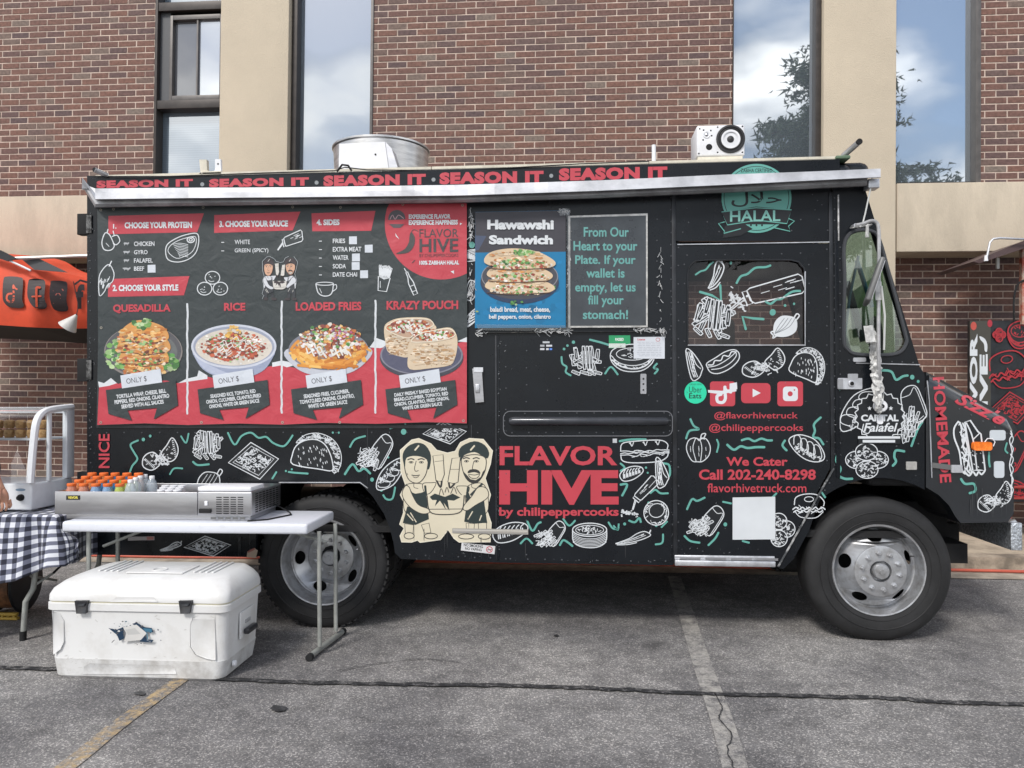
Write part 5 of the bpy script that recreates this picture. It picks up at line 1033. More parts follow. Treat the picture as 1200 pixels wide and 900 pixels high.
# ---- round badge by the mirror mount
A = Art(y=-.0080); cx,cy = 1031,488; zz_ = []
for i in range(40): a = 2*math.pi*i/40; q = 29.5 if i%2 else 26.5; zz_.append((cx+q*math.cos(a), cy+q*math.sin(a)))
A.poly(zz_, BK); A.line(zz_, 1.3, Wc, True); A.poly([(1006,511),(1055,511),(1055,520),(1006,520)], BK)
A.text('CAPITAL', 1009,485.8,1053,493.8, Wc, bold=.045); A.text('Falafel', 1012,495.5,1052,506, Wc, bold=.02, shear=.25)
A.poly([(1005.5,511.2),(1055,511.2),(1055,514),(1005.5,514)], Wc); A.poly([(1011,515.5),(1049,515.5),(1049,518.6),(1011,518.6)], Wc)
for sx_ in (1019,1044):
    A.poly([(sx_+(2.8 if i%2 == 0 else 1.2)*math.sin(math.pi*i/5), 478.5-(2.8 if i%2 == 0 else 1.2)*math.cos(math.pi*i/5)) for i in range(10)], Wc)
A.line(cat([(1012,497),(1011,505),(1017,508),(1020,503),(1015,500)],n=4), 1.1, Wc); A.build('round_badge', truck, 'dark zigzag edged badge with white lettering')
# ---- hood lettering, printed round the rounded edge
A = Art(mp=lambda u,v,l: P(u,v,hood_y(u,v)-.0035-l)); A.text('HOMEMADE', 1104-62,497,1104+62,510.5, RED, rot=86, bold=.025); A.build('lettering', truck, 'lettering reading HOMEMADE down the hood side')
A = Art(mp=lambda u,v,l: P(u,v,hood_y(u,v)-.0035-l)); A.text('Sizzle', 1118,471.5,1181,486.5, RED, rot=26.5, bold=.03, shear=.4); A.build('lettering', truck, 'slanted red lettering along the hood edge')
A = Art(y=-.0045)
for i in range(6): A.line(cat([(1184,508+i*12),(1187.5,514+i*12),(1184.5,522+i*12)],n=4), 1.0, Wc)
A.line(cat([(1184.5,505),(1186,510),(1183,516),(1186,530),(1183,545),(1186,560),(1184.5,580)],n=4), 1.3, Wc); A.build('food_drawing', truck, 'edge of a white drawing wrapping to the truck front')
# ================================================================ MENU BANNER
bn = empty('menu_banner', P(330,370,-.02), 'black and red vinyl menu banner with four dishes hung on the truck side', 'banner')
A = Art(y=-.022, m=BANNER)
A.poly([(114,243),(200,241.5),(330,240),(440,239),(547,237.5),(547.5,370),(547,496.5),(500,495),(440,497),(380,495.8),(330,498),(280,496.6),(220,498.5),(170,496.5),(113,498.5),(115,400)], BKB)
A.b.build('backing', bn, 'dark vinyl sheet')
A = Art(y=-.0225, m=BANNER)
red = [(116,454),(124,449),(131,446),(139,450),(150,444),(170,446),(195,446),(208,449),(222,446),(236,440),(250,443),(262,441),(285,436),(300,432),(318,429),(330,428),(345,431),(360,434),(400,432),(425,412),(434,408),(446,405),(460,406),(500,404),(535,402),(547,400),(547,496),(500,494.6),(440,496.6),(380,495.4),(330,497.6),(280,496.2),(220,498),(170,496),(114,498)]
A.poly(red, RED)
circ = [(u,v) for u,v in ell(517,262,66,66,72) if u <= 547.3 and v >= 238.2]; circ.sort(key=lambda p: math.atan2(p[1]-262,p[0]-517))
A.poly([(547,238.2),(547,320.5)]+[p for p in ell(517,262,66,65.5,60,0,63,196) if p[0] < 546.5 and p[1] > 238.6]+[(456,239.2)], RED)
for p_ in ([(115,447),(122,449),(130,443),(137,449),(128,452),(116,454)],[(209,449),(218,444),(231,441),(233,434),(243,440),(243,444),(222,447)],[(319,425),(330,422.5),(338,424),(345,428),(336,430.5),(330,428),(319,430)],[(433,407),(441,396),(452,400),(452,406),(446,408)],[(536,400),(547,395),(547,401)]): A.poly(p_, Wc)
for x_,v0,v1 in ((219.5,356,485),(330,353,484),(440,352,484)): A.line([(x_+rnd.uniform(-.5,.5),v0+(v1-v0)*i/26) for i in range(27)], 2.3, (.6,.63,.66))
for pg in ([(127,253),(239,250),(231,272),(127,274.5)],[(251,252),(352,248),(343,270),(251,273)],[(365,250),(440,247),(435,270.5),(366,271)],[(127,327),(222,323.5),(215.5,346),(126.5,348)]): A.poly(pg, RED)
A.build('printed_shape', bn, 'red printed fields and white rules')
def bt(items):
    for body,bx,c,bo in items:
        A = Art(y=-.0245, m=BANNER); A.text(body,*bx,c,bold=bo,slope=-.008); A.build('lettering', bn, 'lettering reading '+body)
bt([('1.',(132.5,262.5,136.5,268),Wc,.04),('CHOOSE YOUR PROTEIN',(146,260,225,267.5),Wc,.05),('3. CHOOSE YOUR SAUCE',(257,258.5,337.5,266),Wc,.05),('4. SIDES',(371,257,398,264),Wc,.05),('2. CHOOSE YOUR STYLE',(132,333.5,209,341),Wc,.05),
 ('CHICKEN',(157,283,181,288.3),Wc,.02),('GYRO',(157,293,173,298),Wc,.02),('FALAFEL',(157,302.7,179,307.8),Wc,.02),('BEEF',(157,312.3,169,317.3),Wc,.02),('WHITE',(275,281,293,286.2),Wc,.01),('GREEN (SPICY)',(275,291,314.5,297),Wc,.01),
 ('FRIES',(390,279.6,404.5,285),Wc,.02),('EXTRA MEAT',(390,289.3,423.5,294.8),Wc,.02),('WATER',(390,299.2,408.5,304.6),Wc,.02),('SODA',(390,309.3,405.5,314.6),Wc,.02),('DATE CHAI',(390,319,418.5,324.3),Wc,.02),
 ('QUESADILLA',(132.5,356.5,200,367),RED,.04),('RICE',(262.5,354.8,287.5,364.2),RED,.04),('LOADED FRIES',(346.5,353.8,423.5,364),RED,.04),('KRAZY POUCH',(453,352.3,537,362.8),RED,.04),
 ('EXPERIENCE FLAVOR',(479,251,528,256.5),Wc,.05),('EXPERIENCE HAPPINESS',(479,257.7,536.5,263.5),Wc,.05),('FLAVOR',(491.5,268.2,537,278),(.06,.055,.06),.0),('HIVE',(491.5,279.6,537,295.5),(.06,.055,.06),.02),('BY CHILIPEPPERCOOKS',(491.5,297.3,537,301),(.16,.05,.06),0),('100% ZABIHAH HALAL',(491.5,305.3,538,310.2),Wc,.04)])
for x_,y_ in ((173,310.5),(409,277.2),(427.5,287),(412.5,297.3),(412.2,307.3),(422,317)): A = Art(y=-.0242, m=BANNER); A.poly([(x_,y_),(x_+9.2,y_-.3),(x_+9.3,y_+8.9),(x_,y_+9)], (.60,.64,.70)); A.build('tick_box', bn)
A = Art(y=-.0242, m=BANNER)
for x_,y0_ in ((259.5,284),(259.5,294)): A.line([(x_,y_ if False else y0_),(x_+3,y0_)],.9,Wc)
for i in range(5): A.line([(374,282.6+i*9.9),(377,282.6+i*9.9)], .9, Wc)
A.poly(cat([(482,272),(486,278),(485,288),(478,296),(464,297.3),(474,292),(479,284),(480,276)],True,4), (.06,.06,.06)); A.line(cat([(482,272),(485,269),(490,271)],n=4),.8,(.06,.06,.06))
A.poly(ell(465,256,10,10,26),(.08,.075,.085)); A.poly([(455,258),(475,257),(475,263),(455,263)], RED); A.poly([(456,262.5),(474,262.5),(469,267),(461,267)],(.1,.08,.09)); A.line(cat([(457,257),(460,252),(463,257),(467,252),(473,256)],n=4),.9,(.5,.3,.33))
A.poly([(463,273),(467,279),(468,280.5),(464,277)], Wc); A.poly([(528,318),(532,317),(532,321)], Wc); A.poly([(539,261),(541.5,262),(539,264)], Wc); A.line([(483,308),(486,305)],1,(.1,.05,.06))
for x_,y_,s_ in ((148,285.5,1),(148,295.5,1.2),(148,305.3,1),(148,315,1.5)):      # little animal marks
    A.poly(cat([(x_-3*s_,y_-1),(x_-1,y_-1.4),(x_+2*s_,y_-1),(x_+3*s_,y_-2),(x_+3.2*s_,y_),(x_+2*s_,y_+1),(x_+1.8,y_+2.6),(x_+1.2,y_+1),(x_-1.6,y_+1),(x_-1.8,y_+2.6),(x_-2.6,y_+.8)],True,3), (.40,.42,.44))
for x_,y_ in ((118,246),(547-5,240.5),(133,245),(238,243),(343,242.5),(399,243),(472,239.5),(118,495),(236,495),(398,495),(547-4,493),(331,495),(118.5,384)): A.line(ell(x_,y_,1.2,1.2,10),.8,(.35,.33,.28),True)
A.build('small_print', bn, 'chili, seal, animal marks and eyelets').__setitem__('kind','stuff')
for kd,cx,cy,w_,h_,rot in [('steak',213,290,42,36,0),('falafel3',249,333,37,30,0),('bottle',340,278,30,34,0),('mug',382,339,25,18,0),('friesbox',450,327,20,30,8),('sodabottle',481,330,20,34,-22),('pear',129,281,24,26,0),('shank',125,328,19,40,0)]:
    one(kd,cx,cy,w_,h_,rot,.95,Ld+'a menu picture', y=-.0245, parent=bn, m=BANNER, bg=BKB)
A = Art(y=-.0245, m=BANNER); f_ = lambda x,y: (304+x/867*49.5, 296.5+y/900*59)
A.line([f_(*p) for p in cat(outl[:17],False,2)], .0001, BKB)
chefs(A, f_, (.05,.04,.04), (.62,.60,.56), (.035,.040,.048), (.045,.035,.04), (.62,.36,.24), (.60,.62,.66), .30, outline=True)
for pts in (outl[:9],outl[9:15],outl[25:]+outl[:1]): A.line([f_(*p) for p in pts], .45, (.42,.45,.48))
A.build('cook_picture', bn, 'small coloured cartoon of two cooks with a pan')
# ---- dish pictures, all flat print
def blobs(A, n, fn, cols, s0, s1, r, asp=.75, k=7):
    for i in range(n):
        x,y = fn(); s = r.uniform(s0,s1); a0 = r.uniform(0,6.28); c = r.choice(cols); f = r.uniform(.75,1.2); c = tuple(min(1,q*f) for q in c)
        A.poly([(x+s*r.uniform(.65,1.15)*math.cos(a0+6.283*j/k), y+s*asp*r.uniform(.65,1.15)*math.sin(a0+6.283*j/k)) for j in range(k)], c)
def inel(r, cx, cy, a, b):
    def f():
        t,q = r.uniform(0,6.283), r.random()**.5; return cx+a*q*math.cos(t), cy+b*q*math.sin(t)
    return f
GRN = [(.10,.28,.07),(.18,.38,.10),(.30,.48,.20),(.06,.17,.05),(.42,.55,.30)]; ORG_ = [(.62,.26,.06),(.70,.38,.12),(.45,.15,.04),(.75,.50,.22),(.32,.10,.04)]; MEAT = [(.32,.06,.04),(.45,.10,.05),(.20,.05,.04),(.52,.17,.07),(.14,.05,.03)]; WH = [(.72,.70,.64),(.60,.56,.50),(.78,.77,.74)]; FRY = [(.68,.28,.05),(.75,.38,.08),(.55,.19,.03),(.80,.48,.14)]; BRD = [(.60,.42,.26),(.68,.54,.38),(.46,.28,.14),(.72,.60,.46),(.36,.20,.09)]
def dish(A, r, kind, cx, cy):
    if kind == 'quesadilla':
        A.poly(ell(cx,cy+3,46,31,40),(.22,.20,.19)); A.poly(ell(cx,cy+2,44.5,29.5,40),(.09,.09,.10)); A.poly(ell(cx,cy+4,40,25,40),(.13,.14,.14))
        blobs(A,70,inel(r,cx-31,cy+6,12,18),GRN,2,4.5,r); blobs(A,60,inel(r,cx+26,cy+16,15,10),GRN,2,4.5,r); blobs(A,40,inel(r,cx-5,cy+24,14,6),GRN,2,4,r)
        for i,(dy,w_) in enumerate(((22,24),(10,30),(-3,32),(-16,30))):
            A.poly(cat([(cx-w_+2,cy+dy+4),(cx-w_+8,cy+dy-10),(cx-4,cy+dy-15-i),(cx+w_-8,cy+dy-11),(cx+w_,cy+dy+2),(cx+w_-10,cy+dy+8),(cx-8,cy+dy+9)],True,5), (.60,.29,.09)); 
            blobs(A,95,inel(r,cx,cy+dy+4,w_+1,6),ORG_+MEAT+BRD,1.0,3.6,r,.6); blobs(A,60,inel(r,cx+r.uniform(-4,4),cy+dy-5,w_-4,7),[(.70,.36,.11),(.60,.24,.05),(.74,.46,.18),(.48,.17,.04),(.76,.55,.28)],1.5,5,r,.45)
            A.line(cat([(cx-w_+6,cy+dy+7),(cx-8,cy+dy+8),(cx,cy+dy+10.5),(cx+w_-8,cy+dy+7)],n=6),1.0,(.14,.05,.03)); blobs(A,12,inel(r,cx,cy+dy+6,w_-6,5),GRN,1,2.6,r)
        blobs(A,26,inel(r,cx-2,cy-30,12,6),GRN,1.8,4,r)
    elif kind == 'rice':
        A.poly([(cx-50,cy-3)]+cat([(cx-48,cy+8),(cx-36,cy+26),(cx-15,cy+35),(cx+15,cy+35),(cx+36,cy+26),(cx+48,cy+8)],n=5)+[(cx+50,cy-3)],(.30,.34,.46)); A.poly(cat([(cx-46,cy+10),(cx-34,cy+26),(cx-14,cy+34),(cx+10,cy+34),(cx-10,cy+29),(cx-34,cy+18)],True,5),(.42,.46,.58))
        A.poly(ell(cx,cy-1,50,26,48),(.55,.58,.66)); A.poly(ell(cx,cy-1,47.5,23.5,48),(.30,.33,.42)); A.poly(ell(cx,cy,45,21.5,48),(.62,.57,.50))
        blobs(A,200,inel(r,cx,cy,43,20),WH+[(.5,.46,.38)],.8,1.8,r); blobs(A,260,inel(r,cx,cy-1,38,17),MEAT+[(.5,.12,.06),(.58,.20,.10),(.38,.08,.05)],1.4,3.4,r); blobs(A,46,inel(r,cx,cy-1,34,15),WH,1,2.6,r,.6); blobs(A,34,inel(r,cx,cy,38,17),GRN,.8,2.2,r); blobs(A,34,inel(r,cx,cy-17,11,8),[(.72,.42,.10),(.78,.52,.2)],1.2,2.8,r)
        for i in range(12): x,y = inel(r,cx,cy-2,30,11)(); A.line(cat([(x,y),(x+5,y-3),(x+8,y+2),(x+13,y-1)],n=4),1.0,(.74,.70,.66))
    elif kind == 'fries':
        A.poly(cat([(cx-50,cy+2),(cx-42,cy+20),(cx-20,cy+31),(cx+18,cy+31),(cx+42,cy+18),(cx+49,cy+0),(cx,cy-10)],True,5),(.50,.52,.58)); A.poly(ell(cx,cy+2,47,24,40),(.20,.21,.25)); blobs(A,60,inel(r,cx,cy-4,36,18),MEAT+ORG_,2,5,r)
        for i in range(80):
            a = r.uniform(-.3,3.5); q = r.uniform(.55,1.0); x,y = cx+44*q*math.cos(a), cy+2+22*q*math.sin(a); d = a+1.57+r.uniform(-.7,.7); l = r.uniform(7,13); A.line([(x-l*math.cos(d),y-l*.55*math.sin(d)),(x,y-.8),(x+l*math.cos(d),y+l*.55*math.sin(d))], r.uniform(2.6,4), r.choice(FRY)); 
        blobs(A,260,inel(r,cx+2,cy-7,38,20),MEAT+ORG_+[(.4,.2,.1)],1.2,3.4,r); blobs(A,95,inel(r,cx+2,cy-10,37,19),WH+[(.7,.62,.64)],.9,3.2,r); blobs(A,36,inel(r,cx+2,cy-14,32,14),GRN,1,3,r); blobs(A,18,inel(r,cx+14,cy-16,16,8),[(.40,.10,.22),(.55,.3,.42)],1,2.2,r)
        for i in range(9): x,y = inel(r,cx,cy+0,32,10)(); A.line(cat([(x,y),(x+2,y+5),(x+6,y+3),(x+9,y+8)],n=4),1.8,(.74,.72,.68))
        for i in range(5): x = cx-30+i*14; A.line([(x-6,cy+22-abs(i-2)),(x+8,cy+23.5-abs(i-2))], 3.2, r.choice(FRY))
    elif kind == 'wrap':
        A.poly(ell(494,419,49,25,44),(.05,.052,.07)); A.poly(ell(494,416,48.5,23.5,44),(.20,.20,.25)); A.poly(ell(494,416,46.5,22,44),(.085,.088,.14))
        for o,top_,bx,tx in (([(450,385),(455,377.5),(470,372.5),(500,372.5),(509,380),(510,386),(490,389),(480,397.5),(479,417.5),(466,417),(455,412.5),(452,403)],[(452,385),(458,378.5),(470,374),(500,374),(508,381),(496,386),(487,389),(480,396),(466,393)],(467,403,14,13),(480,383,26,8)),
                        ([(479,402),(490,390),(510,386),(527.5,384),(535,392.5),(536,406),(533,420),(527,428),(505,431.5),(480,432.5),(478,416)],[(482,400),(492,391),(510,387),(527,385.5),(533.5,392.5),(522,397.5),(500,400.5)],(507,416,26,14),(508,393,23,6))):
            A.poly(cat(o,True,4),(.62,.50,.36)); blobs(A,150,inel(r,*bx),BRD+[(.66,.55,.42),(.70,.60,.48)],1.2,4.4,r,.45); blobs(A,34,inel(r,*bx),[(.28,.16,.08),(.40,.25,.13)],.6,1.9,r,.6)
            for k in range(5): y_ = bx[1]-10+k*5.5; A.line(cat([(bx[0]-bx[2]*.8,y_+r.uniform(-1,1)),(bx[0],y_+r.uniform(-2,2)),(bx[0]+bx[2]*.85,y_+r.uniform(-1,1)-1)],n=4),.5,(.42,.30,.20))
            A.poly(cat(top_,True,4),(.50,.34,.24)); blobs(A,200,inel(r,*tx),MEAT+[(.6,.22,.10),(.55,.15,.06),(.66,.34,.18)]+WH[:1],.9,2.9,r); blobs(A,30,inel(r,*tx),WH,.9,2.8,r); blobs(A,12,inel(r,*tx),GRN,.9,2.2,r)
            for k in range(4): x,y = inel(r,tx[0],tx[1],tx[2]*.7,tx[3]*.6)(); A.line(cat([(x,y),(x+2,y+3),(x+5,y+1),(x+7,y+4)],n=4),1.4,(.76,.74,.70))
            A.line(cat(top_,True,4),1.1,(.76,.68,.54),True)
for i,(kd,cx,cy,nm) in enumerate([('quesadilla',168,409,'stacked quesadilla on a dark plate'),('rice',274,407,'rice bowl with meat and sauce'),('fries',385,408,'loaded fries on a white plate'),('wrap',494,408,'two wrap halves on a dark plate')]):
    A = Art(y=-.0248, m=BANNER); A.step = 5e-6; dish(A, random.Random(20+i), kd, cx, cy); A.build('dish_picture', bn, 'printed picture of '+nm)
DES = ['TORTILLA WRAP, CHEESE, BELL\nPEPPERS, RED ONIONS, CILANTRO\nSERVED WITH ALL SAUCES','SEASONED RICE, TOMATO, RED\nONION, CUCUMBER, CILANTRO,FRIED\nONIONS, WHITE OR GREEN SAUCE','SEASONED FRIES, CUCUMBER,\nTOMATO,RED ONIONS, CILANTRO,\nWHITE OR GREEN SAUCE','DAILY FRESHLY BAKED EGYPTIAN\nBREAD,CUCUMBER, TOMATO, RED\nONION, CILANTRO, FRIED ONION,\nWHITE OR GREEN SAUCE']
for i,dx in enumerate((0,107.5,217,327.5)):
    A = Art(y=-.0282, m=BANNER); rib = [(124,457),(206,446),(208.5,475),(180,491.5),(184,478),(149.5,481),(154.5,493),(127,485)]; A.poly([(x+dx,y-(.8 if i else 0)) for x,y in rib], BKB)
    A.text(DES[i], 134+dx,(459 if i < 3 else 457),198.5+dx,(476 if i < 3 else 478), Wc, bold=.03, rot=-7, line=1.0); A.build('printed_note', bn, 'dark ribbon listing what goes into the dish')
    A = Art(y=-.0290, m=BANNER); ox = (141,249,358,467.5)[i]; A.poly([(ox,440),(ox+47,432.2),(ox+49,448),(ox+2,455.2)], (.60,.64,.70)); A.text('ONLY $', ox+7,442,ox+31,449.2, (.05,.05,.06), rot=-8.5, bold=0.0); A.build('price_card', bn, 'blank white price card')
# ================================================================ HAWAWSHI POSTER
ps = empty('food_poster', P(610,316,-.02), 'blue and black poster of a stacked flatbread sandwich taped to the truck', 'poster')
A = Art(y=-.022); A.poly([(557,248.5),(663,246.5),(663,384),(556.5,384.5)], (.002,.175,.37)); A.poly([(557,248.7),(663,246.7),(663,295),(557,296)], (.045,.043,.055)); A.poly([(557,276),(570,276.5),(561,293),(557,294)], (.06,.08,.14)); rr_ = random.Random(8); blobs(A,60,lambda: (rr_.uniform(562,658),rr_.uniform(303,380)),[(.002,.165,.35),(.004,.19,.41),(.002,.15,.32)],3,7,rr_)
A.build('printed_sheet', ps)
A = Art(y=-.0240); r = random.Random(4)
A.poly(ell(609,331,46,25,44),(.02,.04,.09)); A.poly(ell(609,328,45.5,23,44),(.055,.055,.07)); A.poly(ell(609,324,45,22,44),(.24,.24,.27)); A.poly(ell(609,324,44,21,44),(.060,.062,.078)); A.poly(ell(609,327,38,16,44),(.075,.078,.095))
blobs(A,50,inel(r,590,335,18,5),GRN,1,3,r); blobs(A,40,inel(r,608,343,14,2.6),GRN,1,2.4,r); blobs(A,24,inel(r,642,337,9,3),GRN,1,2.4,r)
for dy,w_,l in ((8,40,-39),(-6,38,-37),(-21,41,-38)):
    cy = 331+dy-4; top_ = dy == -21
    A.poly(cat([(609-w_,cy+2),(609-w_+6,cy-7-(3 if top_ else 0)),(600,cy-10-(5 if top_ else 0)),(630,cy-8-(3 if top_ else 0)),(609+w_,cy),(609+w_-4,cy+7),(620,cy+9),(590,cy+8)],True,5),(.66,.50,.33))
    blobs(A,110,inel(r,609,cy+4,w_-3,6),WH+BRD+[(.45,.2,.1),(.35,.14,.06)],.9,2.8,r); blobs(A,40,inel(r,609,cy+4,w_-6,5),GRN+MEAT[:2],.8,2.5,r); blobs(A,80,inel(r,606,cy-5.5,w_-7,4 if not top_ else 7),[(.68,.42,.2),(.58,.25,.08),(.72,.54,.36),(.50,.20,.07),(.78,.62,.44)],1.2,4,r,.5)
    A.line(cat([(609-w_+2,cy+8),(600,cy+10),(609+w_-4,cy+8)],n=5),.9,(.10,.05,.03))
blobs(A,44,inel(r,613,296,12,3.5),GRN,1,3,r); blobs(A,28,inel(r,605,307,16,3),GRN,1,2.6,r); blobs(A,6,inel(r,600,355,25,2),GRN,1,2.6,r); blobs(A,3,inel(r,560,365,2,3),[(.3,.35,.1)],1,2,r)
A.build('dish_picture', ps, 'printed picture of flatbread sandwich halves stacked on a grey plate')
for body,bx,bo in (('Hawawshi',(571,257.5,649,269),.05),('Sandwich',(573,275.5,648,286.5),.05),('baladi bread, meat, cheese,',(574.5,359.5,644.5,366.5),.03),('bell peppers, onion, cilantro',(573,368.5,645.5,375),.03)):
    A = Art(y=-.027); A.text(body,*bx,Wc,bold=bo); A.build('lettering', ps, 'lettering reading '+body)
tp = glass('clear_tape', (.80,.80,.80), .08, .2)
A = Art(y=-.029, m=tp); A.poly([(655,245),(667,244),(667,252),(656,253)],(1,1,1)); A.poly([(558,380),(662,381),(670,388),(560,387)],(1,1,1)); A.poly([(664,248),(668,248),(668,390),(664,390)],(1,1,1)); A.build('tape', ps)
# crumpled tape ends round the poster and the hatch
A = Art(y=-.026); r = random.Random(11)
for (cx,cy,a,b_,n) in ((660,247,7,3,26),(563,390,8,3,14),(640,388,16,2.4,26),(660,389,8,3,20),(756,387,14,3,30),(776,388,5,5,20),(666,300,1.5,48,20),(774,330,1.2,52,24),(552,262,2.5,20,40),(552,330,3,22,26)):
    for i in range(n):
        t,q = r.uniform(0,6.283), r.random()**.5; x,y = cx+a*q*math.cos(t), cy+b_*q*math.sin(t); l = r.uniform(1,4); d = r.gauss(0 if a > b_ else 1.57,.5)
        A.line([(x,y),(x+l*math.cos(d),y+l*math.sin(d)),(x+l*math.cos(d)*1.6+r.uniform(-1,1),y+l*math.sin(d)*1.6)], r.uniform(.3,.8), r.choice([(.45,.46,.47),(.3,.31,.32),(.6,.6,.6)]))
A.build('tape_residue', truck, 'scraps and creases of old clear tape').__setitem__('kind','stuff')
# scuffs, chips and drips on the black wrap
A = Art(y=-.0008); r = random.Random(21)
for (u0,v0,u1,v1,n) in ((103,245,112,600,50),(584,395,586,655,40),(786,240,790,655,44),(582,520,584,650,18),(975,290,978,550,22),(590,652,786,659,24),(792,640,910,650,12),(985,430,1080,560,16),(470,640,585,655,24),(590,395,780,480,14),(800,410,970,650,22),(1088,500,1180,608,12)):
    for i in range(n):
        x,y = r.uniform(u0,u1), r.uniform(v0,v1); s = r.uniform(.25,.8); A.y = 0; a = r.uniform(0,3.14); l = r.uniform(.4,2.2)
        yy = -.0046
        A.b.col = r.choice([(.22,.23,.25),(.14,.15,.16),(.36,.36,.38),(.07,.07,.08)]); pts = [(x,y),(x+l*math.cos(a),y+l*math.sin(a)),(x+l*math.cos(a)+s*.4,y+l*math.sin(a)+s*.7),(x+s*.5,y+s)]; A.k += 1
        A.b.geo([P(p[0],p[1],yy-A.k*1e-5) for p in pts], [(0,1,2,3)], PRINT)
for i in range(26):
    x = r.choice([r.uniform(472,580),r.uniform(592,780),r.uniform(230,300),r.uniform(1132,1180)]); y0 = r.uniform(600,640) if x < 1000 else r.uniform(560,590); A.k += 1; A.b.col = (.05,.052,.056); w_ = r.uniform(.3,.8); A.b.geo([P(a,b_,-.0046-A.k*1e-5) for a,b_ in ((x,y0),(x+w_,y0),(x+w_,min(655 if x < 1000 else 608,y0+r.uniform(15,45))),(x,min(655,y0+12)))], [(0,1,2,3)], PRINT)
A.build('scuff', truck, 'small scuffs and chips in the black wrap').__setitem__('kind','stuff')
# ================================================================ DECALS LOW ON THE SKIRT
A = Art(); A.poly([(150,629),(181,628.5),(181,633),(150,633.5)], (.45,.42,.42)); A.poly([(172,629),(180,629),(180,632.5),(172,632.7)], (.5,.2,.18)); A.build('sticker', truck, 'pale strip label under the folding table')
A = Art(); A.poly([(290,646),(298,642),(302,645),(300,654),(289,653)], (.42,.33,.25)); A.poly([(290,646),(298,642),(299,644),(291,648)], (.3,.1,.08)); A.build('sticker', truck, 'torn tan sticker beside the rear wheel')
# ================================================================ FOLDING TABLE
def PYX(u,y): return P(u,600,y).x
ty0, ty1 = -.55, -.07; tx0, tx1 = PYX(72,ty0), PYX(360,ty0); TZ = .745
tb = empty('folding_table', ((tx0+tx1)/2,(ty0+ty1)/2,0), 'white plastic folding table on grey steel legs in front of the rear wheel', 'table')
TW_ = mat('table_plastic', (.66,.68,.74), .42, col2=(.55,.56,.60), vscale=18, vlo=.55, vhi=.8)
b = MB(); b.box((tx0,ty0,TZ-.058),(tx1,ty1,TZ), TW_, .014); b.build('tabletop', tb)
def legset(xa, xb):
    for x_,y_ in ((xa,ty0+.11),(xb,ty1-.10)):
        b = MB(); b.tube([(x_,y_,TZ-.06),(x_+.004,y_,.05)], .0125, GREYLEG, 10); b.build('leg', tb)
    b = MB(); b.tube([(xa-.02,ty0+.02,.022),(xb+.02,ty1-.02,.022)], .0165, GREYLEG, 10); b.build('foot_bar', tb)
    for s_ in (0,1):
        p = Vector((xa-.02,ty0+.02,.020)) if not s_ else Vector((xb+.02,ty1-.02,.020)); q = Vector((0,-.022,0)) if not s_ else Vector((0,.022,0)); b = MB(); b.tube([p-q*.4,p+q], .020, DARK, 10); b.build('foot_cap', tb)
xr = PYX(374,ty0+.11); legset(xr, xr+.008); xl = PYX(104,ty0+.11); legset(xl, xl+.008)
b = MB(); b.tube([(xr,-.3,.60),(xr-.32,-.3,TZ-.06)], .009, GREYLEG, 8); b.build('brace', tb); b = MB(); b.tube([(xl,-.3,.56),(xl+.32,-.3,TZ-.06)], .009, GREYLEG, 8); b.build('brace', tb)
# ================================================================ REFRIGERATED STEEL TRAY
cy0, cy1 = -.49, -.06; cx0, cx1 = PYX(64,cy0), PYX(295,cy0); cm = PYX(231,cy0); Z0, Z1 = .776, .905
tr = empty('refrigerated_tray', ((cx0+cx1)/2,(cy0+cy1)/2,TZ), 'long stainless steel refrigerated tray full of drinks on the folding table', 'drinks cooler')
b = MB(); t_ = .014
b.box((cx0,cy0,Z0),(cm,cy0+t_,Z1), STEEL, .002); b.box((cx0,cy1-t_,Z0),(cm,cy1,Z1), STEEL, .002); b.box((cx0,cy0+t_+.001,Z0),(cx0+t_,cy1-t_-.001,Z1), STEEL); b.box((cx0+t_,cy0+t_+.001,Z0),(cm,cy1-t_-.001,Z0+.02), STEEL)
b.build('pan', tr); b = MB(); b.box((cx0+.05,cy0+.03,TZ+.001),(cx1-.02,cy1-.03,Z0-.001), STEEL, .002); b.build('base', tr)
b = MB(); b.box((cm+.001,cy0,Z0),(cx1,cy1,Z1+.004), STEEL, .006); b.build('compressor_housing', tr)
b = MB(); b.box((cm-.004,cy0+.012,Z1+.005),(cx1-.01,cy0+.2,Z1+.03), WHITEP, .006); b.build('lid', tr)
vb = MB()
for i in range(4):
    for j in range(8): p = P(253.5+8.4*i,582.5+2.7*j,cy0); vb.box((p.x,cy0-.0015,p.z-.004),(p.x+.031,cy0+.001,p.z+.001), DARK)
for i in range(5): p = P(247+8.6*i,606,cy0); vb.box((p.x,cy0-.0015,p.z-.012),(p.x+.030,cy0+.001,p.z), mat('vent_grey',(.12,.12,.12),.5))
for i in range(7):
    for j in range(9): vb.box((cx1-.001,cy0+.05+.05*i,Z0+.012+.0125*j),(cx1+.0015,cy0+.085+.05*i,Z0+.018+.0125*j), DARK)
vb.build('vent_slot', tr, 'rows of short vent slots').__setitem__('kind','stuff')
b = MB(); p = P(240,587,cy0); b.box((p.x,cy0-.006,p.z-.026),(p.x+.018,cy0,p.z), WHITEP, .003); b.build('switch', tr)
b = MB(); p = P(233.5,596,cy0); b.box((p.x,cy0-.008,p.z-.024),(p.x+.07,cy0,p.z), DARK, .004); b.build('thermostat', tr)
A = Art(y=cy0-.002); A.poly([(77.5,580.5),(93.5,580.5),(93.5,585.8),(77.5,585.8)],(.02,.02,.02)); A.text('VEVOR',79.5,581.6,91.5,584.6,(.70,.60,.10),bold=.06); A.build('maker_plate', tr, 'black maker plate with yellow letters')
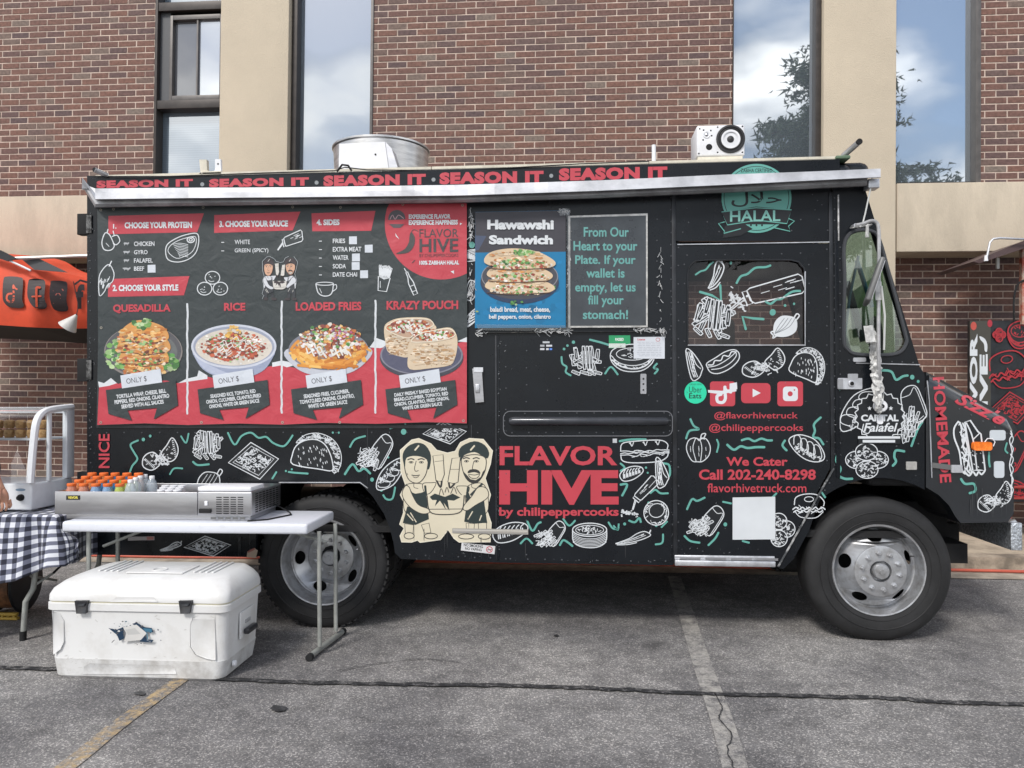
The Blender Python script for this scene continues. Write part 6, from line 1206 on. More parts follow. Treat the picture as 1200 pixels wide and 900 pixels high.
b = MB(); b.tube([(cx1,cy1-.1,Z0+.02),(cx1+.10,cy1-.12,TZ+.006),(cx1+.14,cy1-.2,TZ+.005),(cx1+.07,cy0+.05,TZ+.005),(cx1-.02,cy0-.01,TZ+.006)], .0045, DARK, 8); b.build('power_cord', tr)
# ---- drinks
def clr(name, c, a=.75, rough=.08):
    m = bpy.data.materials.new(name); m.use_nodes = True; b_ = m.node_tree.nodes['Principled BSDF']; b_.inputs['Base Color'].default_value = (*c,1); b_.inputs['Roughness'].default_value = rough; b_.inputs['Alpha'].default_value = a; b_.inputs['Coat Weight'].default_value = .5; return m
CAPO = mat('orange_cap', (.80,.17,.035), .4, var=.08, vscale=30)
JU = dict(pink=clr('pink_juice',(.62,.25,.16)), orange=clr('orange_juice',(.70,.28,.12)), blue=clr('blue_drink',(.05,.22,.45)), paleblue=clr('pale_blue_drink',(.25,.40,.60)), lime=clr('lime_drink',(.50,.58,.12)), water=clr('water',(.62,.70,.78),.38))
def bottle(loc, kind, cap, h, r, label, group, capm):
    t = empty('drink_bottle', loc, label, 'bottle', group); x,y,z = loc
    b = MB(); b.lathe((x,y,0), [(0,z),(r*.9,z),(r,z+.01),(r,z+h*.3),(r*.93,z+h*.36),(r,z+h*.42),(r,z+h*.66),(r*.75,z+h*.82),(r*cap*.9,z+h*.90)], JU[kind], 'z', 14); b.build('body', t)
    b = MB(); c = r*cap; b.lathe((x,y,0), [(c*.96,z+h*.89),(c,z+h*.90),(c,z+h*.985),(c*.9,z+h),(0,z+h)], capm, 'z', 14); b.build('cap', t); return t
ROWN = ['front','second','third','back']; POSN = ['leftmost','second from left','middle','second from right','rightmost']
rowu = [(84,98.2,112.5,126.3,140.5),(92.7,106.8,120.3,133.9,147.7),(100.5,114,127.8,141.4,155.2),(108,121.8,135,148.8,162.4)]
cols = [['pink','pink','paleblue','paleblue','lime'],['orange','orange','blue','blue','lime'],['orange','pink','blue','lime','lime'],['pink','orange','blue','blue','orange']]
cn = dict(pink='pink',orange='orange',blue='blue',paleblue='pale blue',lime='yellow green')
for i in range(4):
    y_ = cy0+.055+.082*i
    for j in range(5):
        p = P(rowu[i][j],566-2.5*i,y_); bottle((p.x,y_,Z0+.021),cols[i][j],.78,.148+.012*i,.0325, 'orange capped %s bottle, %s in the %s row of steel tray'%(cn[cols[i][j]],POSN[j],ROWN[i]), 'orange capped bottles in the steel tray', CAPO)
for k_,(u,v,nm) in enumerate([(153,566.5,'frontmost'),(159,563,'second from the front'),(170,557.5,'rearmost'),(178,560,'beside the cups'),(164.5,560,'in the middle')]):
    y_ = cy0+.05+(566.5-v)*.031; p = P(u,v,y_); bottle((p.x,y_,Z0+.021),'water',.5,.172,.031,'clear white capped water bottle, %s of the water bottles'%nm,'water bottles in the steel tray',WHITEP)
pk = mat('pale_carton', (.66,.58,.56), .5, col2=(.74,.74,.76), vscale=40)
for i in range(3):
    for j in range(3):
        y_ = cy0+.06+.10*i; p = P(189+9.5*j+2.5*i,572-1.5*i,y_); t = empty('drink_cup', (p.x,y_,Z0+.021), 'white lidded cup in the steel tray, %s of the %s row of cups'%(('left','middle','right')[j],('front','middle','back')[i]), 'cup', 'white cups in the steel tray')
        b = MB(); b.lathe((p.x,y_,0), [(0,Z0+.021),(.019,Z0+.021),(.022,Z0+.125)], pk, 'z', 14); b.build('cup', t); b = MB(); b.lathe((p.x,y_,0), [(.0225,Z0+.1255),(.0235,Z0+.128),(.0235,Z0+.134),(.02,Z0+.137),(0,Z0+.137)], WHITEP, 'z', 14); b.build('lid', t)
# ================================================================ BIG WHITE COOLER
fy, by_ = -.89, -.42; X0, X1 = P(50.5,760,fy).x, P(266,760,fy).x
ck = empty('cooler_box', ((X0+X1)/2,(fy+by_)/2,0), 'big dirty white plastic cooler box with black latches on the asphalt', 'cooler')
CW = mat('cooler_plastic', (.68,.68,.675), .42, col2=(.54,.525,.50), vscale=4.2, vlo=.50, vhi=.78, bump=.03, bscale=30)
CWD = mat('cooler_plastic_scuffed', (.66,.66,.655), .5, col2=(.33,.31,.285), vscale=9, vlo=.40, vhi=.78, bump=.05, bscale=40)
def loft(b, rings, m, n=8, cap0=True, cap1=True):
    """rings: (z, x0, x1, y0, y1, radius)"""
    vs = []; fs = []; k = 4*(n+1)
    for z,x0,x1,y0,y1,r in rings:
        for (cx,cy,a) in ((x1-r,y1-r,0),(x0+r,y1-r,90),(x0+r,y0+r,180),(x1-r,y0+r,270)):
            for i in range(n+1): t = R(a+90*i/n); vs.append((cx+r*math.cos(t), cy+r*math.sin(t), z))
    for i in range(len(rings)-1):
        for j in range(k): fs.append((i*k+j, i*k+(j+1)%k, (i+1)*k+(j+1)%k, (i+1)*k+j))
    if cap0: fs.append(tuple(range(k))[::-1])
    if cap1: fs.append(tuple((len(rings)-1)*k+j for j in range(k)))
    b.geo(vs, fs, m, True)
b = MB(); loft(b, [(.0,X0+.050,X1-.050,fy+.035,by_-.05,.05),(.012,X0+.035,X1-.035,fy+.024,by_-.03,.055),(.10,X0+.022,X1-.022,fy+.018,by_-.018,.055)], CWD, cap1=False); loft(b, [(.10,X0+.022,X1-.022,fy+.018,by_-.018,.055),(.108,X0+.0235,X1-.0235,fy+.0195,by_-.0195,.055),(.345,X0+.012,X1-.012,fy+.010,by_-.010,.055),(.352,X0,X1,fy,by_,.055),(.385,X0,X1,fy,by_,.055),(.389,X0+.008,X1-.008,fy+.008,by_-.008,.05)], CW, cap0=False); b.build('body', ck)
b = MB(); loft(b, [(.389,X0+.010,X1-.010,fy+.010,by_-.010,.05),(.397,X0+.010,X1-.010,fy+.010,by_-.010,.05)], mat('seal',(.62,.58,.44),.5)); b.build('seal', ck)
b = MB(); loft(b, [(.3975,X0+.004,X1-.004,fy+.004,by_-.004,.05),(.425,X0+.004,X1-.004,fy+.004,by_-.004,.055),(.452,X0+.014,X1-.012,fy+.018,by_-.006,.06),(.480,X0+.045,X1-.035,fy+.050,by_-.010,.07),(.496,X0+.075,X1-.055,fy+.085,by_-.014,.075),(.505,X0+.11,X1-.075,fy+.135,by_-.02,.06),(.508,X0+.13,X1-.09,fy+.17,by_-.03,.05)], CW); lid = b.build('lid', ck)
b = MB(); w3 = (X1-X0)
b.box((X0+w3*.36,fy+.15,.5085),(X0+w3*.68,fy+.34,.515), CW, .006); b.lathe((X0+w3*.52,fy+.21,0), [(.038,.5155),(.038,.520),(.034,.521),(.034,.516)], CW, 'z', 20)
for i in range(4): b.box((X0+w3*(.18+.035*i),fy+.18,.508),(X0+w3*(.195+.035*i),by_-.04,.516), CW, .004); b.box((X0+w3*(.72+.035*i),fy+.18,.508),(X0+w3*(.735+.035*i),by_-.04,.516), CW, .004)
b.build('lid_rib', ck)
def yf(v, y=fy): z = P(150,v,y).z; return y + (.010+ (.345-z)*.04 if z < .345 else 0)
def ridge(name, pts, r, m, off=.0, lab=None):
    b = MB(); q = [P(u,v,yf(v)) + Vector((0,off,0)) for u,v in cat(pts,n=5)]; b.tube(q, r, m, 8); return b.build(name, ck, lab)
def pad(name, pts, m, dy=.004, y=None):
    b = MB(); vm = sum(p[1] for p in pts)/len(pts); y0 = (yf(vm) if y is None else y)-dy; b.prism(pts, y0, y0+.03, m); return b.build(name, ck, bevel=.003)
pad('molded_pad', [(62,717),(70,719),(75,727),(75,752),(71,761),(63,766)], CW, .0035); pad('molded_pad', [(252,716),(240,718),(226,724),(223,732),(223,758),(229,767),(243,772),(252,773)], CW, .0035); pad('molded_pad', [(97,790),(99,781),(106,777),(150,776),(196,777),(205,782),(207,790)], CWD, .0015)
pad('lid_lip', [(131,705),(136,700.5),(180,700.5),(185,705)], CW, .003, fy+.006)
A = Art(y=fy+.0005); r = random.Random(5)
for i in range(120):
    u,v = r.uniform(66,252), r.choice([r.uniform(722,790),r.uniform(768,793),r.uniform(772,793)]); l = r.uniform(.6,4.5); a = r.gauss(0,.5); A.mp = (lambda q,w_,l_: P(q,w_,yf(w_)-.0006-l_)); g_ = r.uniform(.46,.60); A.line([(u,v),(u+l*math.cos(a)*.5,v+l*math.sin(a)*.5+.2),(u+l*math.cos(a),v+l*math.sin(a))], r.uniform(.2,.6), (g_,g_*.97,g_*.92), taper=True)
A.build('scratch', ck, 'grey scratches and scuffs').__setitem__('kind','stuff')
for u in (87.5,209.5):
    b = MB(); b.prism([(u,704.5),(u+14.5,704.5),(u+12.5,719),(u+2,719)], fy-.016, fy+.002, mat('black_latch',(.022,.022,.026),.35,coat=.3)); b.prism([(u+2.5,707),(u+12,707),(u+11,710),(u+3.5,710)], fy-.020, fy-.0162, BLACK2); b.build('latch', ck, bevel=.002)
A = Art(y=fy-.0+.006); r = random.Random(2); f_ = lambda u,v: (u,v)
A = Art(y=fy+.0005)
NB = (.010,.035,.075)
for pg in ([(127,736),(137,738),(146,734),(144,742),(146,748),(140,751),(137,744)],[(155,731),(160,729.5),(166,733),(170,735),(178,736),(180,741),(172,740),(169,744),(172,749),(180,750),(178,753),(164,752),(163,746),(166,741),(160,735)]):
    A.poly(pg, NB)
rb_ = random.Random(9)
for i in range(46):
    x,y = rb_.choice([(138,742),(165,740),(150,733),(170,748)]); x += rb_.gauss(0,7); y += rb_.gauss(0,4); s3 = rb_.uniform(.5,1.9); A.poly([(x+s3*rb_.uniform(.5,1.3)*math.cos(j*1.05),y+s3*.7*rb_.uniform(.5,1.3)*math.sin(j*1.05)) for j in range(6)], rb_.choice([NB,(.03,.10,.16),(.62,.61,.59),(.2,.22,.25),(.08,.08,.09)]))
A.poly([(144,735),(160,732),(172,742),(165,750),(145,752),(148,742)], (.62,.61,.59)); A.poly([(147,738),(158,736),(165,743),(150,744)], (.5,.5,.49)); A.poly([(168,736),(178,737),(178,741),(170,740)], (.05,.16,.25)); A.line([(172,742),(173,749)],1.2,(.10,.22,.30)); A.line([(131,753),(134,750)],.8,(.05,.05,.06)); A.build('torn_sticker', ck, 'torn dark blue sticker remnants')
b = MB(); hx = X1+.002; p = PX(293,735,hx+.01); b.box((hx,p.y-.06,p.z-.020),(hx+.030,p.y+.06,p.z+.010), mat('black_latch',(.02,.02,.02),.4), .008); b.build('side_handle', ck)
b = MB(); b.box((X1-.012,p.y-.085,p.z-.04),(X1-.002,p.y+.085,p.z+.10), CW, .005); b.box((X1-.006,p.y-.03,p.z+.03),(X1+.003,p.y+.03,p.z+.05), mat('grey_insert',(.35,.35,.36),.5), .002); b.build('handle_plate', ck)
b = MB(); b.lathe((X1-.022,fy+.12,.06), [(.0,.0),(.016,.0),(.016,.014),(.009,.018),(0,.018)], WHITEP, 'x', 14); b.build('drain_plug', ck)
# ================================================================ GINGHAM TABLE
gy0, gy1 = -.36, .38; gx1 = P(66,605,gy0).x; gx0 = gx1-1.35; GZ = .745
gt = empty('side_table', ((gx0+gx1)/2,(gy0+gy1)/2,0), 'folding table on bent grey legs under the checked cloth at the left edge', 'table')
b = MB(); b.box((gx0,gy0,GZ-.04),(gx1,gy1,GZ), TW_, .01); b.build('tabletop', gt)
lp = [PX(40,690,gx1-.10),PX(31,703,gx1-.10),PX(27.5,752,gx1-.10)]; ly = gy0+.05
b = MB(); L1 = [P(44,650,ly),P(39,690,ly),P(30,705,ly),P(27,750,ly)]; L1[-1].z = .03; b.tube(L1, .0155, GREYLEG, 10); b.build('leg', gt, 'bent front leg'); b = MB(); b.tube([L1[-1]+Vector((0,0,.025)),L1[-1]-Vector((0,0,.03))], .019, DARK, 10); b.build('foot_cap', gt)
for yy in (gy1-.06,): b = MB(); b.tube([(v_.x,yy,v_.z) for v_ in L1], .0155, GREYLEG, 10); b.build('leg', gt)
for dx in (-1.0,):
    for yy in (ly,gy1-.06): b = MB(); b.tube([(v_.x+dx,yy,v_.z) for v_ in L1], .0155, GREYLEG, 10); b.build('leg', gt)
b = MB(); b.tube([P(40,686,ly),P(62,672,ly+.1)], .008, GREYLEG, 8); b.tube([P(36,675,ly+.05),P(66,680,ly+.3)], .008, GREYLEG, 8); b.tube([P(62,672,ly+.1),P(95,640,ly+.35)],.007,DARK,8); b.build('brace', gt)
# cloth
def gingham():
    m = bpy.data.materials.new('gingham_cloth'); m.use_nodes = True; nt = m.node_tree; b_ = nt.nodes['Principled BSDF']; N = nt.nodes.new; L = nt.links.new
    uv = N('ShaderNodeUVMap'); sp = N('ShaderNodeSeparateXYZ'); L(uv.outputs[0], sp.inputs[0]); o = []
    for k_ in (0,1):
        a = N('ShaderNodeMath'); a.operation = 'DIVIDE'; a.inputs[1].default_value = .062; L(sp.outputs[k_], a.inputs[0]); f = N('ShaderNodeMath'); f.operation = 'FRACT'; L(a.outputs[0], f.inputs[0]); g = N('ShaderNodeMath'); g.operation = 'GREATER_THAN'; g.inputs[1].default_value = .5; L(f.outputs[0], g.inputs[0]); o.append(g)
    s_ = N('ShaderNodeMath'); s_.operation = 'ADD'; L(o[0].outputs[0], s_.inputs[0]); L(o[1].outputs[0], s_.inputs[1]); d = N('ShaderNodeMath'); d.operation = 'MULTIPLY'; d.inputs[1].default_value = .5; L(s_.outputs[0], d.inputs[0])
    r = N('ShaderNodeValToRGB'); r.color_ramp.interpolation = 'CONSTANT'; e = r.color_ramp.elements; e[0].color = (.68,.70,.76,1); e[1].position = .75; e[1].color = (.016,.018,.034,1); k_ = e.new(.25); k_.color = (.15,.16,.22,1); L(d.outputs[0], r.inputs[0]); L(r.outputs[0], b_.inputs['Base Color']); b_.inputs['Roughness'].default_value = .9; b_.inputs['Sheen Weight'].default_value = .2; return m
GM = gingham(); nu, nv = 90, 70; ext_x, ext_f, ext_r = .30, .40, .42
vs = []; uvs = []
for i in range(nu+1):
    a = gx0-.05 + (gx1+ext_x-(gx0-.05))*i/nu
    for j in range(nv+1):
        c = gy0-ext_f + (gy1-.02-(gy0-ext_f))*j/nv; ex = max(0,a-gx1); ey = max(0,gy0-c); x,y,z = min(a,gx1+.012), max(c,gy0-.012), GZ+.004
        dn = max(ex,ey)+.25*min(ex,ey); z -= dn
        if ey > 0: q = min(1,ey/.1); y += -(.028*math.sin(a*21+.6*math.sin(a*9))+.016*math.sin(a*44)+.02)*q*(.35+ey*2.2) + (ex*.25)
        if ex > 0: q = min(1,ex/.08); x += (.022*math.sin(c*19)+.012)*q*(.4+ex*2) + ey*.20
        if ey > 0 and ex > 0: x += .10*min(ex,ey); z += .10*min(ex,ey)
        if ey == 0 and ex == 0: z += .006*noise.noise(Vector((a*9,c*9,0)))+.004*max(0,noise.noise(Vector((a*22,c*5,3))))
        if ey > 0: z += .035*math.sin(a*4.5+1.0)*ey/.4 + max(0,(a-(gx1-.22)))*.35*ey/.4
        vs.append((x,y,z)); uvs.append((a,c))
fs = [(i*(nv+1)+j,(i+1)*(nv+1)+j,(i+1)*(nv+1)+j+1,i*(nv+1)+j+1) for i in range(nu) for j in range(nv)]
me = bpy.data.meshes.new('tablecloth'); ctr = Vector(((gx0+gx1)/2,(gy0+gy1)/2,GZ)); me.from_pydata([tuple(Vector(v)-ctr) for v in vs],[],fs); me.materials.append(GM); ul = me.uv_layers.new(name='UVMap')
for lp_ in me.loops: ul.data[lp_.index].uv = uvs[lp_.vertex_index]
me.polygons.foreach_set('use_smooth',[True]*len(fs)); o = add('tablecloth', me, None, ctr); tag(o,'black and white checked cloth draped over the side table at the left edge','tablecloth'); md = o.modifiers.new('thick','SOLIDIFY'); md.thickness = .002
# ================================================================ DISPLAY CASE
dfy = -.27; dxr = P(37,585,dfy).x; dxl = dxr-.95
dc = empty('display_case', (dxr-.45,-.05,GZ), 'white countertop display case with curved glass front on the checked cloth', 'display case')
dp_ = lambda u,v: PX(u,v,dxr)
dby = dp_(85,585).y; zb0, zb1 = dp_(38,598).z, dp_(36,567).z; zt = dp_(83,477).z
b = MB(); b.box((dxl,dfy,zb0),(dxr,dby,zb1), WMET, .012); b.build('base', dc)
prof = [dp_(u,v) for u,v in cat([(35.5,566),(37,545),(40,512),(43,494),(49,484.5),(60,480),(84,477)],n=5)]; 
for X_ in (dxr,dxl):
    b = MB(); b.tube([Vector((X_,p.y,p.z)) for p in prof], .022, WMET, 8); b.build('curved_post', dc)
    b = MB(); b.box((X_-.02,dby-.075,zb1),(X_+.012,dby,zt), WMET, .004); b.build('back_post', dc)
b = MB(); pm = dp_(58,520); b.box((dxr-.012,pm.y-.012,zb1),(dxr+.008,pm.y+.012,zt-.02), WMET, .003); b.build('side_post', dc)
DG_ = glass('case_glass', (.93,.96,.97), .07, .02)
b = MB(); n = len(prof); vs = [Vector((dxr-.02,p.y,p.z)) for p in prof]+[Vector((dxl+.02,p.y,p.z)) for p in prof]; b.geo(vs,[(i,i+1,n+i+1,n+i) for i in range(n-1)],DG_,True); b.build('front_glass', dc)
b = MB(); q = [Vector((dxr-.004,p.y,p.z)) for p in prof]+[Vector((dxr-.004,dby-.03,zb1)),Vector((dxr-.004,prof[0].y,zb1))]; b.geo(q,[tuple(t) for t in tessellate_polygon([[Vector((p.y,p.z,0)) for p in q]])],DG_); b.build('side_glass', dc)
zs = dp_(60,514).z; b = MB(); b.box((dxl+.02,dfy+.09,zs-.006),(dxr-.02,dby-.03,zs+.004), WMET); b.build('shelf', dc)
b = MB(); b.box((dxl,dby-.028,zt-.04),(dxr,dby,zt), WMET, .003); b.box((dxl,dby-.028,zb1),(dxl+.4,dby-.01,zt-.04), glass('case_back',(.80,.86,.92),.1)); b.build('back_rail', dc)
b = MB(); b.box((dxr-.09,dfy+.04,GZ+.008),(dxr-.03,dfy+.1,zb0), WMET, .004); b.box((dxl+.03,dfy+.04,GZ+.008),(dxl+.09,dfy+.1,zb0), WMET, .004); b.box((dxr-.09,dby-.1,GZ+.008),(dxr-.03,dby-.04,zb0), WMET, .004); b.build('foot', dc)
b = MB(); kp = P(25,583,dfy); b.lathe((kp.x,dfy,kp.z), [(.020,0),(.020,-.012),(.014,-.014),(.013,-.028),(0,-.028)], DARK, 'y', 20); b.build('knob', dc); A = Art(y=dfy-.001); A.poly(ell(24,574,6,1.6,14),(.25,.36,.48)); A.build('badge', dc)
PST = mat('pastry', (.50,.30,.13), .7, col2=(.30,.16,.06), vscale=30); k_ = 0
for lv in range(2):
    for i in range(6):
        x_ = dxr-.055-.075*i; t = MB(); zc_ = zs+.006+lv*.058; t.lathe((x_,dfy+.18,zc_), [(0,0),(.026,0),(.032,.03),(.030,.045),(.018,.052),(0,.05)], PST, 'z', 12)
        o = t.build('pastry', None, origin=(x_,dfy+.18,zc_)); tag(o, 'brown pastry cup on the case shelf, %s in the %s row'%(('rightmost','second from right','third from right','fourth from right','fifth from right','sixth from right')[i],('lower','upper')[lv]), 'pastry', 'pastries in the display case')
# ================================================================ PERSON AT THE LEFT EDGE
def skinned(name, pts, edges, m, parent=None, lv=2, root=0, label=None):
    me = bpy.data.meshes.new(name); o3 = ORG.get(parent.name) if parent else Vector((0,0,0)); me.from_pydata([tuple(Vector(p[:3])-o3) for p in pts],edges,[]); me.materials.append(m)
    o = add(name, me, parent, label=label); s_ = o.modifiers.new('skin','SKIN'); s_.use_smooth_shade = True
    for i,p in enumerate(pts): me.skin_vertices[0].data[i].radius = (p[3], p[4] if len(p) > 4 else p[3]); me.skin_vertices[0].data[i].use_root = (i == root)
    sb = o.modifiers.new('sub','SUBSURF'); sb.levels = sb.render_levels = lv; return o
SK = mat('skin', (.52,.27,.18), .5, var=.08, vscale=20); NAVY = mat('navy_sleeve', (.012,.016,.035), .85); hd = P(7,583,-.48); px_ = P(-62,500,-.42).x; py_ = -.42
pr = empty('person', (px_,py_,0), 'person in a navy top at the left edge, bare hand lowered by the display case', 'person')
sh_z = 1.42
body = [(px_,py_,.95,.13,.11),(px_,py_,1.15,.14,.10),(px_,py_,1.34,.15,.10),(px_,py_,1.47,.06),(px_,py_-.01,1.53,.055),(px_,py_-.02,1.62,.085,.095),(px_,py_-.01,1.72,.07,.08),
        (px_+.17,py_,1.40,.055),(px_+.25,py_-.02,1.15,.045),(hd.x-.075,hd.y+.01,.955,.033),(px_-.17,py_,1.40,.055),(px_-.24,py_,1.13,.045),(px_-.22,py_-.06,.9,.033),
        (px_+.09,py_,.86,.085),(px_+.10,py_-.01,.48,.058),(px_+.10,py_,.10,.04),(px_-.09,py_,.86,.085),(px_-.10,py_-.01,.48,.058),(px_-.10,py_,.10,.04)]
ed = [(0,1),(1,2),(2,3),(3,4),(4,5),(5,6),(2,7),(7,8),(8,9),(2,10),(10,11),(11,12),(0,13),(13,14),(14,15),(0,16),(16,17),(17,18)]
# hand continues the forearm: palm then five fingers
hp = len(body); body += [(hd.x-.045,hd.y+.005,.915,.024,.030),(hd.x-.015,hd.y,.875,.026,.036)]; ed += [(9,hp),(hp,hp+1)]
for i,(dx,dy,l) in enumerate([(-.024,-.030,.062),(-.008,-.014,.072),(.006,.004,.070),(.014,.022,.055)]):
    a = len(body); body += [(hd.x-.008+dx,hd.y+dy,.848-.004*i,.0098),(hd.x+.000+dx,hd.y+dy,.848-l*.5,.0088),(hd.x-.014+dx,hd.y+dy,.848-l*.85,.0078)]; ed += [(hp+1,a),(a,a+1),(a+1,a+2)]
a = len(body); body += [(hd.x-.005,hd.y-.045,.885,.011),(hd.x+.002,hd.y-.058,.855,.0095)]; ed += [(hp,a),(a,a+1)]
skinned('body', body, ed, SK, pr)
skinned('jacket', [(px_,py_,.93,.155,.13),(px_,py_,1.15,.16,.12),(px_,py_,1.34,.17,.12),(px_,py_,1.44,.075),(px_+.17,py_,1.395,.07),(px_+.25,py_-.02,1.15,.06),(hd.x-.085,hd.y+.012,.975,.048),(px_-.17,py_,1.395,.07),(px_-.24,py_,1.13,.06),(px_-.222,py_-.055,.93,.048)], [(0,1),(1,2),(2,3),(2,4),(4,5),(5,6),(2,7),(7,8),(8,9)], NAVY, pr)
skinned('trousers', [(px_,py_,.94,.14,.12),(px_+.09,py_,.85,.098),(px_+.10,py_-.01,.48,.075),(px_+.10,py_,.09,.06),(px_-.09,py_,.85,.098),(px_-.10,py_-.01,.48,.075),(px_-.10,py_,.09,.06)], [(0,1),(1,2),(2,3),(0,4),(4,5),(5,6)], DARK, pr)
for s_ in (-1,1): skinned('shoe', [(px_+.1*s_,py_+.04,.045,.045),(px_+.1*s_,py_-.08,.04,.045),(px_+.1*s_,py_-.17,.03,.035)], [(0,1),(1,2)], BLACK2, pr)
b = MB(); b.lathe((px_,py_-.0,1.66), [(0,.135),(.05,.125),(.085,.09),(.10,.03),(.098,-.02)], mat('hair',(.02,.015,.012),.8), 'z', 20); b.build('hair', pr)
# ================================================================ THINGS UNDER THE SIDE TABLE
c = P(14,690,.25); cr_ = empty('cable_reel', (c.x,.25,0), 'dark round reel with a brown core under the side table', 'reel')
b = MB(); b.lathe((c.x,.25,.20), [(0,-.10),(.19,-.10),(.20,-.09),(.19,-.08),(.10,-.08),(.10,.08),(.19,.08),(.2,.09),(.19,.10),(0,.10)], BLACK2, 'x', 28, mtx=Matrix.Rotation(R(8),3,'Z')); b.build('drum', cr_)
b = MB(); b.lathe((c.x,.25,.20), [(.101,-.07),(.165,-.06),(.168,.0),(.165,.06),(.101,.07)], mat('brown_hose',(.20,.09,.04),.6,var=.4,vscale=20), 'x', 28, mtx=Matrix.Rotation(R(8),3,'Z')); b.build('wound_hose', cr_)
YEL = mat('yellow_plastic',(.55,.36,.06),.5); gp_ = G(11,727,0); ya = empty('yellow_bracket', gp_, 'small yellow slotted bracket on the asphalt at the left edge', 'bracket')
b = MB(); b.box((gp_.x-.10,gp_.y,.001),(gp_.x+.05,gp_.y+.03,.018), YEL, .004); b.box((gp_.x-.10,gp_.y,.028),(gp_.x+.045,gp_.y+.03,.045), YEL, .004)
for k_ in range(4): b.box((gp_.x-.10+.04*k_,gp_.y+.001,.0185),(gp_.x-.085+.04*k_,gp_.y+.029,.0275), YEL)
b.build('frame', ya)
b = MB(); pts = []
for x_ in [i*.25 for i in range(-24,40)]: pts.append((x_, kerb_y(x_,KY-.16)+.02*math.sin(x_*2.3), .022))
b.tube(pts, .012, mat('red_hose',(.50,.10,.06),.5,var=.15,vscale=3), 8); o = b.build('red_hose', None, origin=(0,KY,.02)); tag(o,'thin orange red hose lying along the concrete gutter','hose')
# ================================================================ ORANGE CANOPY BEHIND THE REAR CORNER
oy = 2.35; oc = empty('orange_canopy', (P(20,340,oy).x,oy,0), 'bright orange tent canopy with black social media icons beside the truck', 'canopy')
OR = mat('orange_fabric', (.66,.075,.028), .7, var=.10, vscale=4, bump=.1, bscale=8)
topc = cat([(-160,290),(-60,292),(0,298),(25,311),(42,317),(70,319),(100,326),(125,333)],n=4); botc = lambda u: 381+3*math.sin(u*.02)+.012*u
b = MB(); vs = []; nn = 8; k = len(topc)
def cany(u,t): return oy + .10*math.sin(t*2.6)*-1 + max(0,(u-40))*.0042
for (u,v) in topc:
    for j in range(nn+1): t = j/nn; vv = v+(botc(u)-v)*t; vs.append(P(u,vv,cany(u,t)))
b.geo(vs, [(i*(nn+1)+j,(i+1)*(nn+1)+j,(i+1)*(nn+1)+j+1,i*(nn+1)+j+1) for i in range(k-1) for j in range(nn)], OR, True); b.build('cover', oc)
b = MB(); vs = [P(u,botc(u),cany(u,1)) for u,_ in topc]+[P(u,botc(u),cany(u,1))+Vector((0,.85,-.10)) for u,_ in topc]; b.geo(vs,[(i,i+1,k+i+1,k+i) for i in range(k-1)],mat('shaded_underside',(.012,.011,.011),.8)); b.build('underside', oc)  # shadow under the canopy put into the near black colour
b = MB(); vs = [P(u,v,cany(u,0)) for u,v in topc]+[P(u,v,cany(u,0))+Vector((0,.85,.10)) for u,v in topc]; b.geo(vs,[(i,i+1,k+i+1,k+i) for i in range(k-1)],OR); b.prism([(22,301),(45,303),(78,319),(40,316)],oy-.06,oy-.04,mat('grey_flap',(.07,.07,.075),.6)); b.prism([(-30,285),(0,293),(20,303),(8,306),(-30,293)],oy-.14,oy-.12,BLACK2); b.build('top_flap', oc)
b = MB(); b.tube([P(10,303,oy-.12),P(107,299.5,oy+.0)], .016, mat('frame_tube',(.50,.46,.45),.4,.5), 8); b.tube([P(0,300,oy-.13),P(36,317,oy-.1)],.010,WHITEP,8); b.build('frame_tube', oc)
ip = lambda u,v,l: P(u,v,cany(u,(v-310)/72)-.02-l); BKC = (.022,.012,.012); OC = (.62,.085,.032)
A = Art(mp=ip); A.poly(cat([(4,328),(8,324),(24,325),(27,330),(26,350),(28,358),(24,361),(12,360),(6,356),(3,348)],True,4),BKC); A.line(cat([(14,344),(9,345),(8,351),(13,354),(16,350),(15.5,335)],n=4),2.2,OC); A.line([(15.5,334),(18,338),(20,339)],1.8,OC); A.build('social_icon', oc, 'black rounded music note icon')
A = Art(mp=ip); A.poly(cat([(33,331),(36,327),(48,327),(53,331),(52,349),(55,358),(52,362),(42,361),(36,356),(32,346)],True,4),BKC); A.line(cat([(47,337),(43,337),(42.5,343),(43,362)],n=4),2.6,OC); A.line([(37.5,347.5),(48,347)],2,OC); A.build('social_icon', oc, 'black rounded icon with a letter f')
A = Art(mp=ip); A.poly(cat([(59,333),(61,329),(74,329.5),(79,333),(78,352),(80,362),(76,365),(66,364),(61,359),(58,347)],True,4),BKC); A.line(rrect(62.5,338,74,357,3,3),1.1,(.42,.10,.07),True); A.line(ell(68,347.5,3,4,12),1.1,(.42,.10,.07),True); A.build('social_icon', oc, 'black rounded camera icon')
A = Art(mp=ip); A.text('f',89,333,99,362,BKC,bold=.05); A.line([(88,333),(94,328.5),(103,331)],2.5,BKC); A.build('lettering', oc)
lm = P(83,378,oy-.25); ll = empty('hanging_lamp', lm, 'pale cone shaped lamp hanging under the orange canopy', 'lamp'); mt = Matrix.Rotation(R(38),3,'Y')
b = MB(); b.lathe(lm, [(.012,.09),(.02,.07),(.035,.04),(.085,-.055),(.082,-.056),(.0,.0)], mat('lamp_shade',(.55,.53,.50),.5), 'z', 20, mtx=mt); b.build('lamp_shade', ll); b = MB(); b.tube([lm+mt@Vector((0,0,.09)),P(92,358,oy-.1),P(86,330,oy+.1)], .004, DARK, 6); b.build('wire', ll)
